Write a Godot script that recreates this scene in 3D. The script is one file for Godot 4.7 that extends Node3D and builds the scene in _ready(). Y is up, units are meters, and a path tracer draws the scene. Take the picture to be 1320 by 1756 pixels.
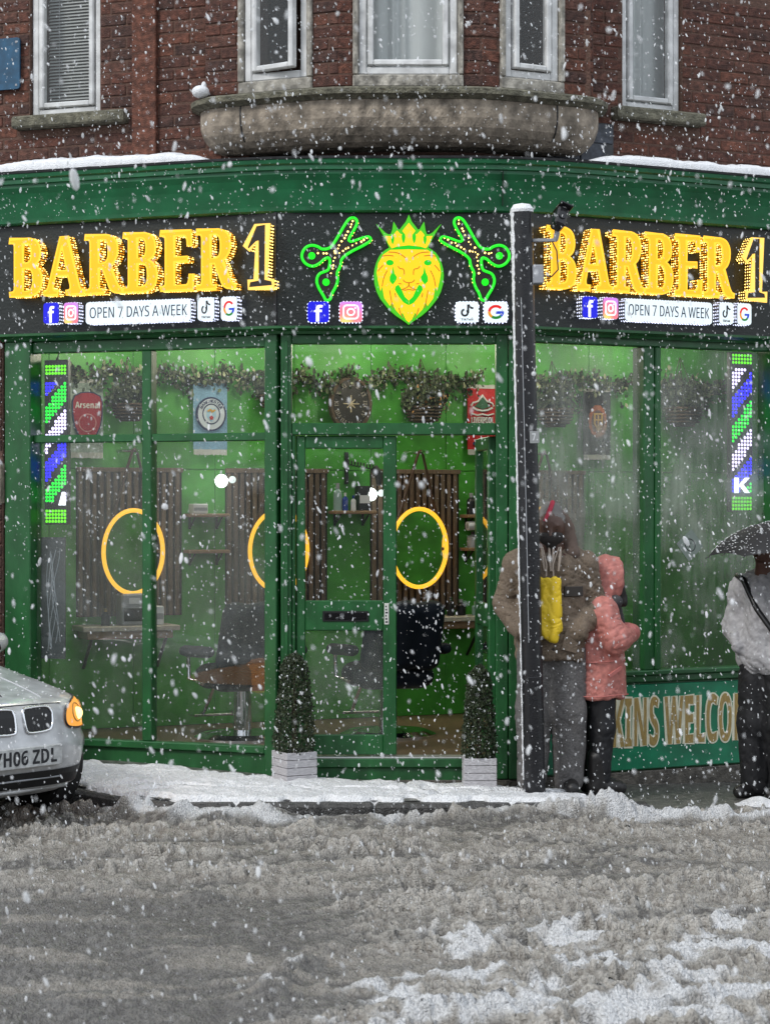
extends Node3D
# A barber shop on a street corner on a snowy day. Metres; y up; the camera stands at x = z = 0 and looks along -z.

var mats := {}
var noise_tex := {}
var rng := RandomNumberGenerator.new()
var FL := Transform3D()   # left shop front: x along the front, y up, z out of the front
var FC := Transform3D()   # door front
var FR := Transform3D()   # right shop front
var FI := Transform3D()   # the long wall inside the shop
var building: Node3D

# ---------------------------------------------------------------- mesh builder
class MB:
	var v := PackedVector3Array()
	var n := PackedVector3Array()
	var c := PackedColorArray()
	var uv := PackedVector2Array()
	func tri(a: Vector3, b: Vector3, d: Vector3):      # counter-clockwise from outside
		var m := (b - a).cross(d - a).normalized()
		v.append(a); v.append(d); v.append(b)
		n.append(m); n.append(m); n.append(m)
	func quad(a: Vector3, b: Vector3, d: Vector3, e: Vector3):
		tri(a, b, d); tri(a, d, e)
	func stri(a: Vector3, b: Vector3, d: Vector3, na: Vector3, nb: Vector3, nd: Vector3):
		v.append(a); v.append(d); v.append(b)
		n.append(na); n.append(nd); n.append(nb)
	func squad(a, b, d, e, na, nb, nd, ne):
		stri(a, b, d, na, nb, nd); stri(a, d, e, na, nd, ne)
	func box(lo: Vector3, hi: Vector3, bev := 0.0, xf := Transform3D.IDENTITY):
		var ctr := (lo + hi) * 0.5
		var h := (hi - lo) * 0.5
		var start := v.size()
		bev = minf(bev, minf(h.x, minf(h.y, h.z)) * 0.45)
		if bev <= 0.0:
			for ax in 3:
				for s in [-1.0, 1.0]:
					var p := []
					for k in [[-1, -1], [1, -1], [1, 1], [-1, 1]]:
						var q := Vector3.ZERO
						q[ax] = s * h[ax]
						q[(ax + 1) % 3] = k[0] * h[(ax + 1) % 3]
						q[(ax + 2) % 3] = k[1] * h[(ax + 2) % 3]
						p.append(ctr + q)
					if s > 0: quad(p[0], p[1], p[2], p[3])
					else: quad(p[3], p[2], p[1], p[0])
		else:
			var e := Vector3(h.x - bev, h.y - bev, h.z - bev)
			for ax in 3:
				var b := (ax + 1) % 3
				var d := (ax + 2) % 3
				for s in [-1.0, 1.0]:
					var p := []
					for k in [[-1, -1], [1, -1], [1, 1], [-1, 1]]:
						var q := Vector3.ZERO
						q[ax] = s * h[ax]; q[b] = k[0] * e[b]; q[d] = k[1] * e[d]
						p.append(ctr + q)
					if s > 0: quad(p[0], p[1], p[2], p[3])
					else: quad(p[3], p[2], p[1], p[0])
				for s in [-1.0, 1.0]:
					for t in [-1.0, 1.0]:
						var q := []
						for m in [[0, -1], [1, -1], [1, 1], [0, 1]]:
							var w := Vector3.ZERO
							w[ax] = m[1] * e[ax]
							w[b] = s * (h[b] if m[0] == 0 else e[b])
							w[d] = t * (e[d] if m[0] == 0 else h[d])
							q.append(ctr + w)
						out_quad(q, ctr)
			for s in [-1.0, 1.0]:
				for t in [-1.0, 1.0]:
					for r in [-1.0, 1.0]:
						var a := ctr + Vector3(s * h.x, t * e.y, r * e.z)
						var b2 := ctr + Vector3(s * e.x, t * h.y, r * e.z)
						var d2 := ctr + Vector3(s * e.x, t * e.y, r * h.z)
						if s * t * r > 0: tri(a, b2, d2)
						else: tri(a, d2, b2)
		place(start, xf)
	func out_quad(q: Array, ctr: Vector3):
		var m: Vector3 = (q[1] - q[0]).cross(q[2] - q[0])
		if m.dot((q[0] + q[2]) * 0.5 - ctr) >= 0.0: quad(q[0], q[1], q[2], q[3])
		else: quad(q[3], q[2], q[1], q[0])
	func place(start: int, xf: Transform3D):
		if xf == Transform3D.IDENTITY: return
		for i in range(start, v.size()):
			v[i] = xf * v[i]
			n[i] = (xf.basis * n[i]).normalized()
	func tube(p: Array, r: Array, seg := 10, cap := true, closed := false):
		var rings := []
		var norms := []
		var up := Vector3(0.123, 0.9, 0.41).normalized()
		var cnt := p.size()
		for i in cnt:
			var t: Vector3
			if closed: t = p[(i + 1) % cnt] - p[(i - 1 + cnt) % cnt]
			else: t = p[mini(i + 1, cnt - 1)] - p[maxi(i - 1, 0)]
			t = t.normalized()
			if absf(t.dot(up)) > 0.95: up = Vector3(0.9, 0.1, 0.3).normalized()
			var a := t.cross(up).normalized()
			var b := a.cross(t).normalized()
			up = b
			var ring := []
			var nr := []
			for k in seg:
				var g := TAU * k / seg
				var d := a * cos(g) + b * sin(g)
				ring.append(p[i] + d * r[i % r.size()])
				nr.append(d)
			rings.append(ring); norms.append(nr)
		for i in (cnt if closed else cnt - 1):
			var j := (i + 1) % cnt
			for k in seg:
				var l := (k + 1) % seg
				squad(rings[i][k], rings[j][k], rings[j][l], rings[i][l], norms[i][k], norms[j][k], norms[j][l], norms[i][l])
				var m: Vector3 = (rings[j][k] - rings[i][k]).cross(rings[j][l] - rings[i][k])
				if m.dot(norms[i][k]) < 0.0: flip_last(6)
		if cap and not closed:
			for e in [0, cnt - 1]:
				var dir: Vector3 = (p[0] - p[1]) if e == 0 else (p[cnt - 1] - p[cnt - 2])
				for k in seg:
					var l := (k + 1) % seg
					var a: Vector3 = rings[e][k]
					var b: Vector3 = rings[e][l]
					if (a - p[e]).cross(b - p[e]).dot(dir) > 0: tri(p[e], a, b)
					else: tri(p[e], b, a)
	func flip_last(k: int):
		for i in range(v.size() - k, v.size(), 3):
			var t := v[i + 1]; v[i + 1] = v[i + 2]; v[i + 2] = t
			var s := n[i + 1]; n[i + 1] = n[i + 2]; n[i + 2] = s
	func ball(ctr: Vector3, r: Vector3, nu := 12, nv := 8, xf := Transform3D.IDENTITY):
		var start := v.size()
		for i in nv:
			var t0 := PI * i / nv
			var t1 := PI * (i + 1) / nv
			for k in nu:
				var g0 := TAU * k / nu
				var g1 := TAU * (k + 1) / nu
				var d := [[t0, g0], [t1, g0], [t1, g1], [t0, g1]]
				var p := []
				var m := []
				for q in d:
					var s := Vector3(sin(q[0]) * sin(q[1]), cos(q[0]), sin(q[0]) * cos(q[1]))
					p.append(ctr + s * r)
					m.append((s / r).normalized())
				if i > 0: stri(p[0], p[2], p[3], m[0], m[2], m[3])
				if i < nv - 1: stri(p[0], p[1], p[2], m[0], m[1], m[2])
		place(start, xf)
	func lathe(prof: Array, seg := 20, o := Vector3.ZERO, sx := 1.0):      # prof: Vector2(radius, y) from the bottom up
		for i in prof.size() - 1:
			var a: Vector2 = prof[i]
			var b: Vector2 = prof[i + 1]
			var sl := Vector2(b.y - a.y, a.x - b.x).normalized()
			for k in seg:
				var g0 := TAU * k / seg
				var g1 := TAU * (k + 1) / seg
				var d0 := Vector3(sin(g0) * sx, 0, cos(g0))
				var d1 := Vector3(sin(g1) * sx, 0, cos(g1))
				var n0 := (d0 * sl.x + Vector3.UP * sl.y).normalized()
				var n1 := (d1 * sl.x + Vector3.UP * sl.y).normalized()
				var p0 := o + d0 * a.x + Vector3.UP * a.y
				var p1 := o + d1 * a.x + Vector3.UP * a.y
				var p2 := o + d1 * b.x + Vector3.UP * b.y
				var p3 := o + d0 * b.x + Vector3.UP * b.y
				if a.x > 1e-5: stri(p0, p1, p2, n0, n1, n1)
				if b.x > 1e-5: stri(p0, p2, p3, n0, n1, n0)
	func face(poly: PackedVector2Array, z: float, up := true):
		var ix := Geometry2D.triangulate_polygon(poly)
		for i in range(0, ix.size(), 3):
			var a := poly[ix[i]]
			var b := poly[ix[i + 1]]
			var d := poly[ix[i + 2]]
			var cw := (b - a).cross(d - a) < 0.0
			if cw == up: tri(Vector3(a.x, a.y, z), Vector3(d.x, d.y, z), Vector3(b.x, b.y, z))
			else: tri(Vector3(a.x, a.y, z), Vector3(b.x, b.y, z), Vector3(d.x, d.y, z))
	func wall(poly: PackedVector2Array, z0: float, z1: float, outward := true):
		var cw := Geometry2D.is_polygon_clockwise(poly)
		var k := poly.size()
		for i in k:
			var a := poly[i]
			var b := poly[(i + 1) % k]
			if a.is_equal_approx(b): continue
			if cw == outward:
				var t := a; a = b; b = t
			quad(Vector3(a.x, a.y, z0), Vector3(b.x, b.y, z0), Vector3(b.x, b.y, z1), Vector3(a.x, a.y, z1))
	func prism(poly: PackedVector2Array, z0: float, z1: float):
		face(poly, z1, true); face(poly, z0, false); wall(poly, z0, z1)
	func shape(s: Dictionary, z0: float, z1: float, back := false, sides := true):
		for q in s.p:
			face(q, z1, true)
			if back: face(q, z0, false)
		if sides:
			wall(s.o, z0, z1)
			for h in s.h: wall(h, z0, z1, false)
	func stroke(p: Array, w: float, z0: float, z1: float, closed := false):
		var l := []
		var r := []
		var cnt := p.size()
		for i in cnt:
			var a: Vector2 = p[(i - 1 + cnt) % cnt] if (closed or i > 0) else p[i]
			var b: Vector2 = p[(i + 1) % cnt] if (closed or i < cnt - 1) else p[i]
			var t := (b - a).normalized()
			var m := Vector2(-t.y, t.x)
			var e: Vector2 = (p[i] - a).normalized() if p[i] != a else t
			var sc := 1.0 / maxf(0.5, absf(Vector2(-e.y, e.x).dot(m)))
			l.append(p[i] + m * w * 0.5 * sc); r.append(p[i] - m * w * 0.5 * sc)
		for i in (cnt if closed else cnt - 1):
			var j := (i + 1) % cnt
			var a := Vector3(l[i].x, l[i].y, z1)
			var b := Vector3(r[i].x, r[i].y, z1)
			var d := Vector3(r[j].x, r[j].y, z1)
			var e := Vector3(l[j].x, l[j].y, z1)
			var k := Vector3(0, 0, z0 - z1)
			quad(a, b, d, e)
			quad(b, b + k, d + k, d); quad(e, e + k, a + k, a)
	func mesh() -> ArrayMesh:
		var a := []
		a.resize(Mesh.ARRAY_MAX)
		a[Mesh.ARRAY_VERTEX] = v
		a[Mesh.ARRAY_NORMAL] = n
		if c.size() == v.size(): a[Mesh.ARRAY_COLOR] = c
		if uv.size() == v.size(): a[Mesh.ARRAY_TEX_UV] = uv
		var m := ArrayMesh.new()
		m.add_surface_from_arrays(Mesh.PRIMITIVE_TRIANGLES, a)
		return m

# ---------------------------------------------------------------- nodes
var taken := {}
func numbered(called: String) -> String:
	if not taken.has(called):
		taken[called] = 0
		return called
	taken[called] += 1
	return "%s_%03d" % [called, taken[called]]

func thing(called: String, label: String, category: String, xf := Transform3D.IDENTITY, group := "") -> Node3D:
	var o := Node3D.new()
	o.name = numbered(called)
	add_child(o, true)
	o.transform = xf
	tag(o, label, category, group)
	return o

func tag(o: Node, label: String, category: String, group := ""):
	o.set_meta("label", label)
	o.set_meta("category", category)
	if group != "": o.set_meta("group", group)

func part(called: String, m, mat: Material, parent: Node = null, xf := Transform3D.IDENTITY) -> MeshInstance3D:
	var o := MeshInstance3D.new()
	o.name = called
	if m is MB: o.mesh = m.mesh()
	else: o.mesh = m
	o.material_override = mat
	o.transform = xf
	if parent == null:
		o.name = numbered(called)
		add_child(o, true)
	else: parent.add_child(o, true)
	return o

func structure(o: Node):
	o.set_meta("kind", "structure")
func stuff(o: Node):
	o.set_meta("kind", "stuff")

func many(called: String, mesh: Mesh, mat: Material, places: Array, parent: Node = null) -> MultiMeshInstance3D:
	var mm := MultiMesh.new()
	mm.transform_format = MultiMesh.TRANSFORM_3D
	mm.mesh = mesh
	mm.instance_count = places.size()
	for i in places.size(): mm.set_instance_transform(i, places[i])
	var o := MultiMeshInstance3D.new()
	o.name = called
	o.multimesh = mm
	o.material_override = mat
	stuff(o)
	if parent == null: add_child(o, true)
	else: parent.add_child(o, true)
	return o

# ---------------------------------------------------------------- materials
func lin(r: float, g: float, b: float) -> Color:
	return Color(r, g, b).linear_to_srgb()

func noise_texture(key: String, freq: float, lo: float, hi: float, kind := FastNoiseLite.TYPE_SIMPLEX, octaves := 4, seed_ := 3, size := 512) -> NoiseTexture2D:
	if noise_tex.has(key): return noise_tex[key]
	var f := FastNoiseLite.new()
	f.noise_type = kind
	f.frequency = freq
	f.fractal_octaves = octaves
	f.seed = seed_
	var t := NoiseTexture2D.new()
	t.width = size; t.height = size
	t.seamless = true
	t.noise = f
	var g := Gradient.new()
	g.set_color(0, Color(lo, lo, lo)); g.set_color(1, Color(hi, hi, hi))
	t.color_ramp = g
	noise_tex[key] = t
	return t

func mat(key: String, col: Color, rough := 0.6, o := {}) -> StandardMaterial3D:
	if mats.has(key): return mats[key]
	var m := StandardMaterial3D.new()
	m.resource_name = key
	m.albedo_color = col
	m.roughness = rough
	m.metallic = o.get("metal", 0.0)
	m.metallic_specular = o.get("spec", 0.5)
	if o.has("tex"):
		m.albedo_texture = o.tex
		m.uv1_triplanar = true
		m.uv1_world_triplanar = o.get("world", true)
		m.uv1_scale = o.get("scale", Vector3.ONE)
	if o.has("bump"):
		m.heightmap_enabled = true
		m.heightmap_texture = o.bump
		m.heightmap_scale = o.get("depth", 0.3)
		m.uv1_triplanar = true
		m.uv1_world_triplanar = o.get("world", true)
		m.uv1_scale = o.get("scale", Vector3.ONE)
	if o.has("rough_tex"):
		m.roughness_texture = o.rough_tex
	if o.has("emit"):
		m.emission_enabled = true
		m.emission = o.emit
		m.emission_energy_multiplier = o.get("energy", 1.0)
	if o.has("coat"):
		m.clearcoat_enabled = true
		m.clearcoat = o.coat
		m.clearcoat_roughness = 0.1
	if o.has("rim"):
		m.rim_enabled = true
		m.rim = o.rim
		m.rim_tint = 0.6
	if o.get("vc", false): m.vertex_color_use_as_albedo = true
	mats[key] = m
	return m

func glow(key: String, col: Color, energy := 1.0) -> StandardMaterial3D:
	return mat(key, Color(col.r * 0.5, col.g * 0.5, col.b * 0.5), 0.4, {"emit": col, "energy": energy})

func make_materials():
	var blotch := noise_texture("blotch", 0.012, 0.72, 1.0)
	var grain := noise_texture("grain", 0.05, 0.70, 1.0, FastNoiseLite.TYPE_SIMPLEX, 5, 8)
	var speck := noise_texture("speck", 0.11, 0.45, 1.0, FastNoiseLite.TYPE_SIMPLEX, 3, 12)
	var stain := noise_texture("stain", 0.018, 0.42, 1.0, FastNoiseLite.TYPE_SIMPLEX_SMOOTH, 5, 21)
	var bumpy := noise_texture("bumpy", 0.06, 0.0, 1.0, FastNoiseLite.TYPE_SIMPLEX, 5, 5)
	var weave := noise_texture("weave", 0.2, 0.0, 1.0, FastNoiseLite.TYPE_VALUE, 2, 6)
	mat("paint", lin(0.020, 0.135, 0.037), 0.38, {"tex": blotch, "bump": bumpy, "depth": 0.08, "scale": Vector3(0.9, 0.35, 0.9)})
	mat("paint_fascia", lin(0.008, 0.155, 0.055), 0.4, {"tex": blotch, "bump": bumpy, "depth": 0.08, "scale": Vector3(0.6, 0.6, 0.6)})
	mat("paint_panel", lin(0.006, 0.27, 0.125), 0.35, {"tex": blotch, "scale": Vector3(0.7, 0.7, 0.7)})
	mat("sign_black", lin(0.016, 0.024, 0.021), 0.42, {"tex": speck, "bump": bumpy, "depth": 0.1, "scale": Vector3(1.3, 1.3, 1.3)})
	mat("lead", lin(0.06, 0.064, 0.07), 0.5, {"tex": stain, "scale": Vector3(0.8, 0.8, 0.8)})
	mat("mortar", lin(0.150, 0.082, 0.060), 0.9, {"tex": grain, "bump": bumpy, "depth": 0.4, "scale": Vector3(1.5, 1.5, 1.5)})
	for i in 5:
		var b = [[0.205, 0.076, 0.050], [0.165, 0.066, 0.047], [0.255, 0.096, 0.060], [0.130, 0.062, 0.048], [0.215, 0.094, 0.066]][i]
		mat("brick%d" % i, lin(b[0], b[1], b[2]), 0.85, {"tex": stain, "bump": bumpy, "depth": 0.5, "scale": Vector3(2.1, 2.1, 2.1)})
	mat("stone", lin(0.56, 0.47, 0.37), 0.85, {"tex": stain, "bump": bumpy, "depth": 0.6, "scale": Vector3(1.1, 0.8, 1.1)})
	mat("stone_sill", lin(0.27, 0.255, 0.185), 0.9, {"tex": stain, "bump": bumpy, "depth": 0.8, "scale": Vector3(1.6, 1.6, 1.6)})
	mat("stone_pale", lin(0.62, 0.58, 0.50), 0.8, {"tex": stain, "bump": bumpy, "depth": 0.4, "scale": Vector3(1.3, 0.9, 1.3)})
	mat("plinth", lin(0.20, 0.18, 0.15), 0.75, {"tex": stain, "bump": bumpy, "depth": 0.5, "scale": Vector3(1.4, 1.4, 1.4)})
	mat("upvc", lin(0.87, 0.875, 0.865), 0.35, {"tex": blotch, "scale": Vector3(0.8, 0.8, 0.8)})
	mat("black_gap", lin(0.012, 0.012, 0.013), 0.6)
	mat("wall_green", lin(0.080, 0.43, 0.042), 0.5, {"tex": blotch, "scale": Vector3(0.4, 0.4, 0.4)})
	mat("ceiling", lin(0.7, 0.7, 0.66), 0.9)
	mat("floor_wood", lin(0.20, 0.135, 0.075), 0.45, {"tex": grain, "scale": Vector3(0.3, 1.0, 2.5)})
	mat("slat", lin(0.19, 0.130, 0.085), 0.6, {"tex": grain, "scale": Vector3(3.0, 0.5, 3.0)})
	mat("slat_back", lin(0.035, 0.025, 0.02), 0.8)
	mat("shelf_wood", lin(0.36, 0.22, 0.11), 0.5, {"tex": grain, "scale": Vector3(1.0, 4.0, 4.0)})
	mat("worktop", lin(0.62, 0.56, 0.45), 0.4, {"tex": grain, "scale": Vector3(1.0, 4.0, 4.0)})
	mat("mirror", lin(0.88, 0.9, 0.9), 0.02, {"metal": 1.0})
	mat("strap", lin(0.06, 0.028, 0.015), 0.55)
	mat("chrome", lin(0.75, 0.76, 0.78), 0.12, {"metal": 1.0})
	mat("leather_navy", lin(0.010, 0.014, 0.021), 0.5, {"spec": 0.25})
	mat("black_plastic", lin(0.012, 0.012, 0.013), 0.35)
	mat("white_plastic", lin(0.62, 0.63, 0.65), 0.35)
	mat("grey_plastic", lin(0.30, 0.31, 0.33), 0.4)
	mat("snow", lin(0.86, 0.87, 0.89), 0.75, {"bump": bumpy, "depth": 0.8, "scale": Vector3(3.0, 3.0, 3.0)})
	mat("flake", lin(0.88, 0.89, 0.9), 0.8)
	mat("slush", lin(0.95, 0.95, 0.95), 0.45, {"vc": true, "spec": 0.6, "bump": bumpy, "depth": 1.6, "scale": Vector3(2.0, 2.0, 2.0), "tex": noise_texture("slush", 0.07, 0.62, 1.0, FastNoiseLite.TYPE_SIMPLEX, 4, 31)})
	mat("slush_far", lin(0.27, 0.25, 0.225), 0.6, {"tex": stain, "bump": bumpy, "depth": 2.0, "scale": Vector3(0.5, 0.5, 0.5)})
	mat("pavement", lin(0.25, 0.24, 0.22), 0.30, {"tex": stain, "bump": bumpy, "depth": 0.7, "scale": Vector3(1.3, 1.3, 1.3)})
	mat("kerb", lin(0.10, 0.095, 0.09), 0.5, {"tex": stain, "bump": bumpy, "depth": 1.0, "scale": Vector3(2.0, 2.0, 2.0)})
	mat("pole_black", lin(0.010, 0.010, 0.012), 0.35, {"bump": bumpy, "depth": 0.15, "scale": Vector3(2, 2, 2)})
	mat("planter_white", lin(0.62, 0.60, 0.62), 0.55, {"tex": grain, "scale": Vector3(1.0, 5.0, 1.0)})
	mat("box_leaf", lin(0.028, 0.042, 0.018), 0.55)
	mat("box_leaf_b", lin(0.048, 0.07, 0.026), 0.55)
	mat("leaf_dark", lin(0.035, 0.05, 0.022), 0.6)
	mat("leaf_mid", lin(0.10, 0.14, 0.06), 0.6)
	mat("leaf_pale", lin(0.30, 0.33, 0.20), 0.6)
	mat("petal", lin(0.45, 0.22, 0.07), 0.6)
	mat("twig", lin(0.05, 0.032, 0.02), 0.8)
	mat("wicker", lin(0.085, 0.058, 0.036), 0.8, {"bump": weave, "depth": 0.6, "scale": Vector3(3, 3, 3)})
	mat("paper", lin(0.62, 0.62, 0.58), 0.7)
	mat("ink", lin(0.015, 0.016, 0.02), 0.6)
	var g := StandardMaterial3D.new()
	g.resource_name = "glass"
	g.transparency = BaseMaterial3D.TRANSPARENCY_ALPHA
	g.albedo_color = Color(0.42, 0.46, 0.44, 0.07)
	g.roughness = 0.02
	mats["glass"] = g

# ---------------------------------------------------------------- outlines of letters
var fonts := {}
func glyph_shapes(text: String, font_name: String, weight: int) -> Array:
	var key := font_name + str(weight)
	if not fonts.has(key):
		var f := SystemFont.new()
		f.font_names = PackedStringArray([font_name])
		f.font_weight = weight
		fonts[key] = f
	var ts := TextServerManager.get_primary_interface()
	var rid: RID = fonts[key].get_rids()[0]
	var out := []
	var x := 0.0
	for i in text.length():
		var gi := ts.font_get_glyph_index(rid, 256, text.unicode_at(i), 0)
		var c: Dictionary = ts.font_get_glyph_contours(rid, 256, gi)
		var shapes := []
		if c.has("points"):
			var loops := []
			var at := 0
			for e in c.contours:
				var p := PackedVector2Array()
				while at <= e:
					var q := Vector2(c.points[at].x + x, -c.points[at].y)
					if p.is_empty() or p[p.size() - 1].distance_to(q) > 2.0: p.append(q)
					at += 1
				if p.size() > 3 and p[0].distance_to(p[p.size() - 1]) < 2.0: p.remove_at(p.size() - 1)
				if p.size() > 2: loops.append(p)
			shapes = nest(loops)
		out.append({"ch": text[i], "shapes": shapes})
		x += ts.font_get_glyph_advance(rid, 256, gi).x
	return out

func nest(loops: Array) -> Array:
	var outers := []
	for a in loops.size():
		var depth := 0
		for b in loops.size():
			if a != b and Geometry2D.is_point_in_polygon(loops[a][0], loops[b]): depth += 1
		if depth % 2 == 0: outers.append({"o": loops[a], "h": []})
	for a in loops.size():
		for s in outers:
			if s.o != loops[a] and Geometry2D.is_point_in_polygon(loops[a][0], s.o):
				s.h.append(loops[a])
	return outers

func pieces(s: Dictionary) -> Dictionary:      # cuts a shape with holes into simple polygons
	var now := [s.o]
	for h in s.h:
		var lo := 1e9
		var hi := -1e9
		for p in h:
			lo = minf(lo, p.x); hi = maxf(hi, p.x)
		var mid := (lo + hi) * 0.5
		var left := PackedVector2Array([Vector2(-1e4, -1e4), Vector2(mid, -1e4), Vector2(mid, 1e4), Vector2(-1e4, 1e4)])
		var right := PackedVector2Array([Vector2(mid, -1e4), Vector2(1e4, -1e4), Vector2(1e4, 1e4), Vector2(mid, 1e4)])
		var then := []
		for q in now:
			for half in [left, right]:
				for a in Geometry2D.intersect_polygons(q, half):
					then.append_array(Geometry2D.clip_polygons(a, h))
		now = then
	s.p = now
	return s

# Letters fitted into a box: each {"ch", "shapes": [{o: outline, h: holes, p: simple pieces}]}
func fit_text(text: String, font_name: String, weight: int, x0: float, y0: float, x1: float, y1: float) -> Array:
	var g := glyph_shapes(text, font_name, weight)
	var lo := Vector2(1e9, 1e9)
	var hi := Vector2(-1e9, -1e9)
	for l in g:
		for s in l.shapes:
			for p in s.o:
				lo = lo.min(p); hi = hi.max(p)
	var sc := Vector2((x1 - x0) / (hi.x - lo.x), (y1 - y0) / (hi.y - lo.y))
	var out := []
	for l in g:
		var sh := []
		for s in l.shapes:
			pieces(s)
			var r := {"o": map2(s.o, lo, sc, Vector2(x0, y0)), "h": [], "p": []}
			for h in s.h: r.h.append(map2(h, lo, sc, Vector2(x0, y0)))
			for h in s.p: r.p.append(map2(h, lo, sc, Vector2(x0, y0)))
			sh.append(r)
		if sh.size(): out.append({"ch": l.ch, "shapes": sh})
	return out

func map2(p: PackedVector2Array, lo: Vector2, sc: Vector2, to: Vector2) -> PackedVector2Array:
	var r := PackedVector2Array()
	for q in p: r.append((q - lo) * sc + to)
	return r

func along(loop, step: float, closed := true) -> Array:      # points every step metres along an outline
	var out := []
	var k: int = loop.size()
	var left := 0.0
	for i in (k if closed else k - 1):
		var a: Vector2 = loop[i]
		var b: Vector2 = loop[(i + 1) % k]
		var l := a.distance_to(b)
		var t := left
		while t < l:
			out.append(a.lerp(b, t / l))
			t += step
		left = t - l
	return out

func round_rect(x0: float, y0: float, x1: float, y1: float, r: float, seg := 5) -> PackedVector2Array:
	var p := PackedVector2Array()
	for c in [[x1 - r, y1 - r, 0.0], [x0 + r, y1 - r, 0.5], [x0 + r, y0 + r, 1.0], [x1 - r, y0 + r, 1.5]]:
		for i in seg + 1:
			var g: float = PI * (c[2] + 0.5 * i / seg)
			p.append(Vector2(c[0] + cos(g) * r, c[1] + sin(g) * r))
	return p

func circle(c: Vector2, rx: float, ry: float, seg := 24) -> PackedVector2Array:
	var p := PackedVector2Array()
	for i in seg: p.append(c + Vector2(cos(TAU * i / seg) * rx, sin(TAU * i / seg) * ry))
	return p

func smooth_loop(p: Array, it := 2, closed := true) -> Array:      # Chaikin
	var q := p
	for k in it:
		var r := []
		if not closed: r.append(q[0])
		for i in (q.size() if closed else q.size() - 1):
			var a: Vector2 = q[i]
			var b: Vector2 = q[(i + 1) % q.size()]
			r.append(a.lerp(b, 0.25)); r.append(a.lerp(b, 0.75))
		if not closed: r.append(q[q.size() - 1])
		q = r
	return q

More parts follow.
